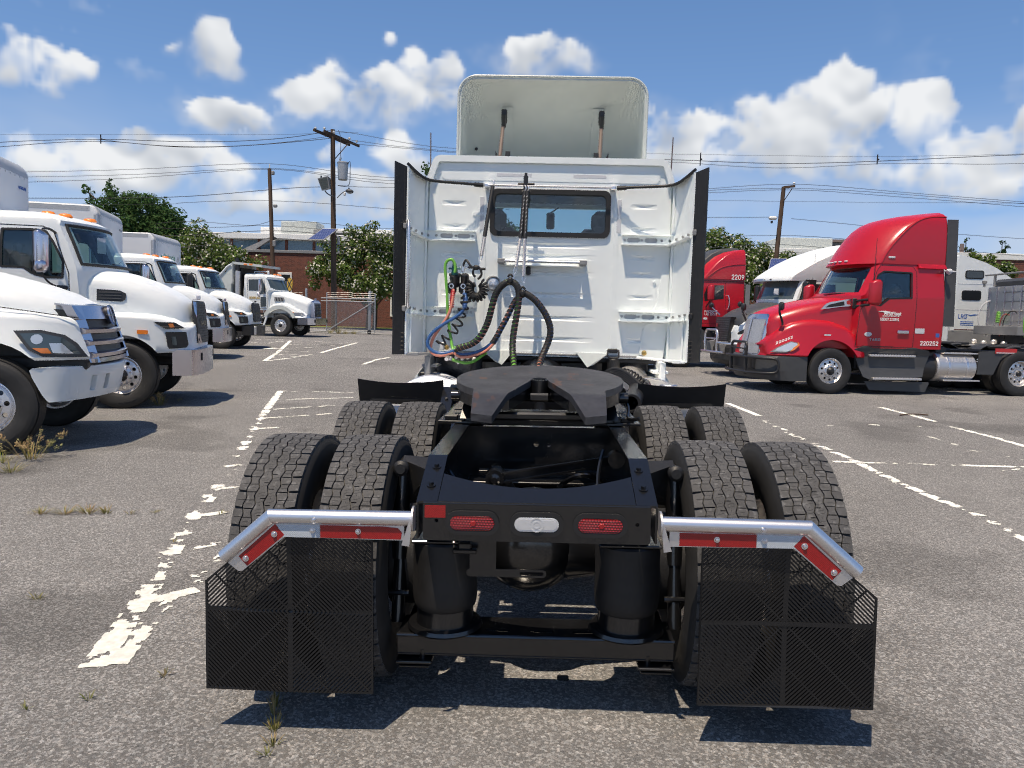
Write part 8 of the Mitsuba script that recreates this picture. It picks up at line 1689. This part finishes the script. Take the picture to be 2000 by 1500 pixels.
tree('flowering_tree', 'broad green tree covered in white blossoms behind the tractor numbered 2209', [(10.6, 57, 6.4, 1.8, 1.0), (12.6, 57, 6.9, 1.7, .9), (14.7, 56.5, 6.6, 1.8, .9), (16.6, 56.5, 5.6, 1.7, 1.), (11.6, 56.5, 4.5, 1.9, 1.), (14.4, 56, 4.2, 1.9, 1.), (16.8, 56, 3.9, 1.4, 1.), (9.0, 57, 4.6, 1.7, 1.)], (13.6, 57), 'leaf_magnolia', 3, 17000, .27, 2000, trunks=2)
tree('leafy_tree', 'dark leafy tree with ragged top behind the nearest box bodies', [(-37.5, 67, 10.2, 1.9, .9), (-35.3, 67, 9.7, 2.0, .8), (-33.3, 67, 9.4, 1.7, .9), (-39.6, 67, 9.6, 1.6, .9), (-36.8, 67, 8.0, 2.4, .8), (-33.4, 67, 7.8, 2.2, .8), (-40.2, 67, 11.4, .6, 1.4), (-38.2, 67, 11.9, .5, 1.4), (-32.0, 67, 8.6, 1.1, .9)], (-36.5, 67.5), 'leaf_dark', 4, 15000, .30)
tree('leafy_tree', 'tall leafy tree standing behind the white cab, seen over its roof and through its window', [(-7.6, 59, 11.6, 1.5, 1.), (-6.2, 59, 12.1, 1.6, 1.), (-8.6, 59, 12.2, 1.0, 1.), (-6.8, 59, 13.0, .7, 1.), (-4.4, 59, 10.8, 1.8, 1.), (-5.8, 59, 9.0, 2.2, 1.), (-4.0, 59, 8.2, 2., 1.), (-6.6, 59, 6.4, 2.2, 1.), (-4.4, 59, 5.6, 2.0, 1.)], (-5.6, 59.5), 'leaf_dark', 5, 16000, .30)
tree('leafy_tree', 'distant dark tree top behind the left blossoming tree', [(-37.4, 93, 9.6, 1.5, .8), (-35.6, 93, 9.2, 1.2, .8), (-39.3, 93, 9.0, 1.5, .8)], (-37.3, 93), 'leaf_conifer', 6, 4000, .40)
tree('flowering_tree', 'low blossoming tree top between the red fairing and the right brick building', [(36.2, 66, 6.8, 1.3, 1.), (37.8, 66, 6.5, 1.2, 1.), (36.8, 65.5, 5.2, 1.5, 1.)], (36.8, 66), 'leaf_magnolia', 7, 5000, .30, 260)
def conifer(x, y, h, r, label, seed):
    cl = [(x + math.cos(i * 2.4) * r * .35 * (1 - t), y, h * (.35 + .62 * t), r * (1.05 - .85 * t), .75) for i, t in enumerate(np.linspace(0, 1, 7))]
    tree('conifer_tree', label, cl, (x, y), 'leaf_conifer', seed, 5200, .42)
for i, (x, h, r) in enumerate(((57.5, 13.2, 2.2), (60.2, 14.8, 2.4), (63.0, 14.2, 2.2), (65.8, 14.0, 2.6), (69.0, 14.5, 2.6))):
    conifer(x, 110 + i % 2 * 4, h, r, 'dark conifer behind the right brick building, ' + ordinal(i) + ' from the left', 20 + i)
for k_ in [q for q in labels if q.startswith('conifer_tree') and '__' not in q]: labels[k_]['group'] = 'far row of conifers'
def hedge(x0, x1, y, h, seed, label):
    g = np.random.default_rng(seed); n = int((x1 - x0) * 380)
    P = np.column_stack([g.uniform(x0, x1, n), y + g.uniform(-.7, .7, n), gz(0, y) + h * g.uniform(0, 1, n) ** .7]); P[:, 2] *= 1 + .15 * np.sin(P[:, 0] * 1.7)
    N = g.normal(size=(n, 3)) * .6 + [0, -.6, .4]; N /= np.linalg.norm(N, axis=1, keepdims=True)
    th = Thing('hedge', label, 'hedge'); th.add('foliage', leaves(P, N, .22, g), 'leaf_dark', False, stuff=True)
hedge(-12, 16, 62, 2.3, 31, 'dark hedge under the trees along the brick building')
# ---- weeds in the cracks, small debris
leafm('weed_blade', (.20, .20, .065), .3); leafm('weed_dry', (.34, .29, .15), .25)
def weed(x, y, r, h, n, label, dry=.4, seed=0, heads=0):
    g = np.random.default_rng(seed + 500); z = float(gz(x, y)); out = {'weed_blade': [], 'weed_dry': []}
    for i in range(n):
        a, q = g.uniform(0, 2 * np.pi), r * math.sqrt(g.uniform(0, 1)); bx, by = x + .35 * q * math.cos(a), y + .35 * q * math.sin(a)
        hh = h * g.uniform(.4, 1.0); out_x, out_y = q * math.cos(a), q * math.sin(a); w = .0022 * g.uniform(.7, 1.5) * (1 + h)
        p = np.array([[bx, by, z], [bx + .35 * out_x, by + .35 * out_y, z + .6 * hh], [x + out_x * 1.1, y + out_y * 1.1, z + hh]])
        s = np.array([-math.sin(a), math.cos(a), 0]) * w
        V = np.array([p[0] - s, p[0] + s, p[1] + s, p[1] - s, p[2]])
        out['weed_dry' if g.uniform() < dry else 'weed_blade'].append(trimesh.Trimesh(V, [[0, 1, 2], [0, 2, 3], [3, 2, 4]], process=False))
        if heads and g.uniform() < heads:
            for t in np.linspace(.55, 1, 6):
                c = p[1] + (p[2] - p[1]) * t; P = c + g.normal(size=(4, 3)) * .012
                N = g.normal(size=(4, 3)); N /= np.linalg.norm(N, axis=1, keepdims=True); out['weed_dry'].append(leaves(P, N, .022, g, .6))
    th = Thing('weed', label, 'weed', group=None)
    for m, L_ in out.items():
        if L_: th.add('blades' if m == 'weed_blade' else 'dry_stalks', cat(L_), m, False, stuff=True)
    return th
weed(-5.12, 7.45, .30, .27, 40, 'tall seeding weed tuft at the front wheel of the nearest truck', .5, 1, .7); weed(-5.25, 7.2, .22, .10, 50, 'low weed clump just outside the nearest front wheel', .55, 2)
weed(-4.87, 6.8, .2, .10, 50, 'yellowing weed tuft at the left picture edge', .5, 3); weed(-6.05, 11.9, .30, .22, 45, 'seeding weed tuft beside the front wheel of the second truck', .45, 4, .5)
for i, (x, y, r, h, n) in enumerate([(-3.72, 5.5, .12, .05, 40), (-3.55, 5.53, .12, .06, 40), (-3.40, 5.58, .12, .07, 45), (-3.28, 5.62, .1, .06, 30), (-3.1, 5.63, .08, .04, 14), (-2.95, 5.7, .06, .03, 12), (-2.45, 5.75, .06, .04, 14), (-.93, 2.62, .05, .05, 16), (-.96, 2.72, .05, .07, 18), (-1.0, 2.83, .05, .10, 10), (-1.02, 2.9, .05, .07, 16), (-.93, 2.56, .05, .04, 14), (-1.58, 3.12, .05, .04, 14), (-1.78, 2.9, .05, .04, 14), (-2.67, 3.91, .07, .04, 16), (-1.98, 2.81, .04, .03, 8), (-2.46, 5.0, .04, .03, 8)]):
    w_ = weed(x, y, r, h, n, f'small pale weed in the crack left of the wheels, {ordinal(i)} from the left' if i < 7 else f'small pale weed in the crack before the left mud flap, {ordinal(i - 7)} of that line' if i < 12 else f'tiny weed on the open asphalt near the left stripe, {ordinal(i - 12)} one', .6, 10 + i); labels[w_.key]['group'] = 'weeds in the asphalt cracks'
for i, x in enumerate((-12.6, -12.1, -11.7, -11.2)): w_ = weed(x, 45.2, .35, .3 + .2 * (i == 1), 90, f'grassy weed clump at the foot of the rolling gate, {ordinal(i)} from the left', .3, 60 + i); labels[w_.key]['group'] = 'weeds at the gate'
single('debris', box((.13, 3.19, .012), (.05, .022, .02), .005), BLACKPL, 'small black scrap on the asphalt between the rear wheels', 'debris')
single('twig', tube([(6.35, 13.75, .015), (6.62, 13.9, .025), (6.92, 13.92, .015)], .012, 6, 10), 'pole_wood', 'dark twig lying on the asphalt before the red tractor', 'twig')
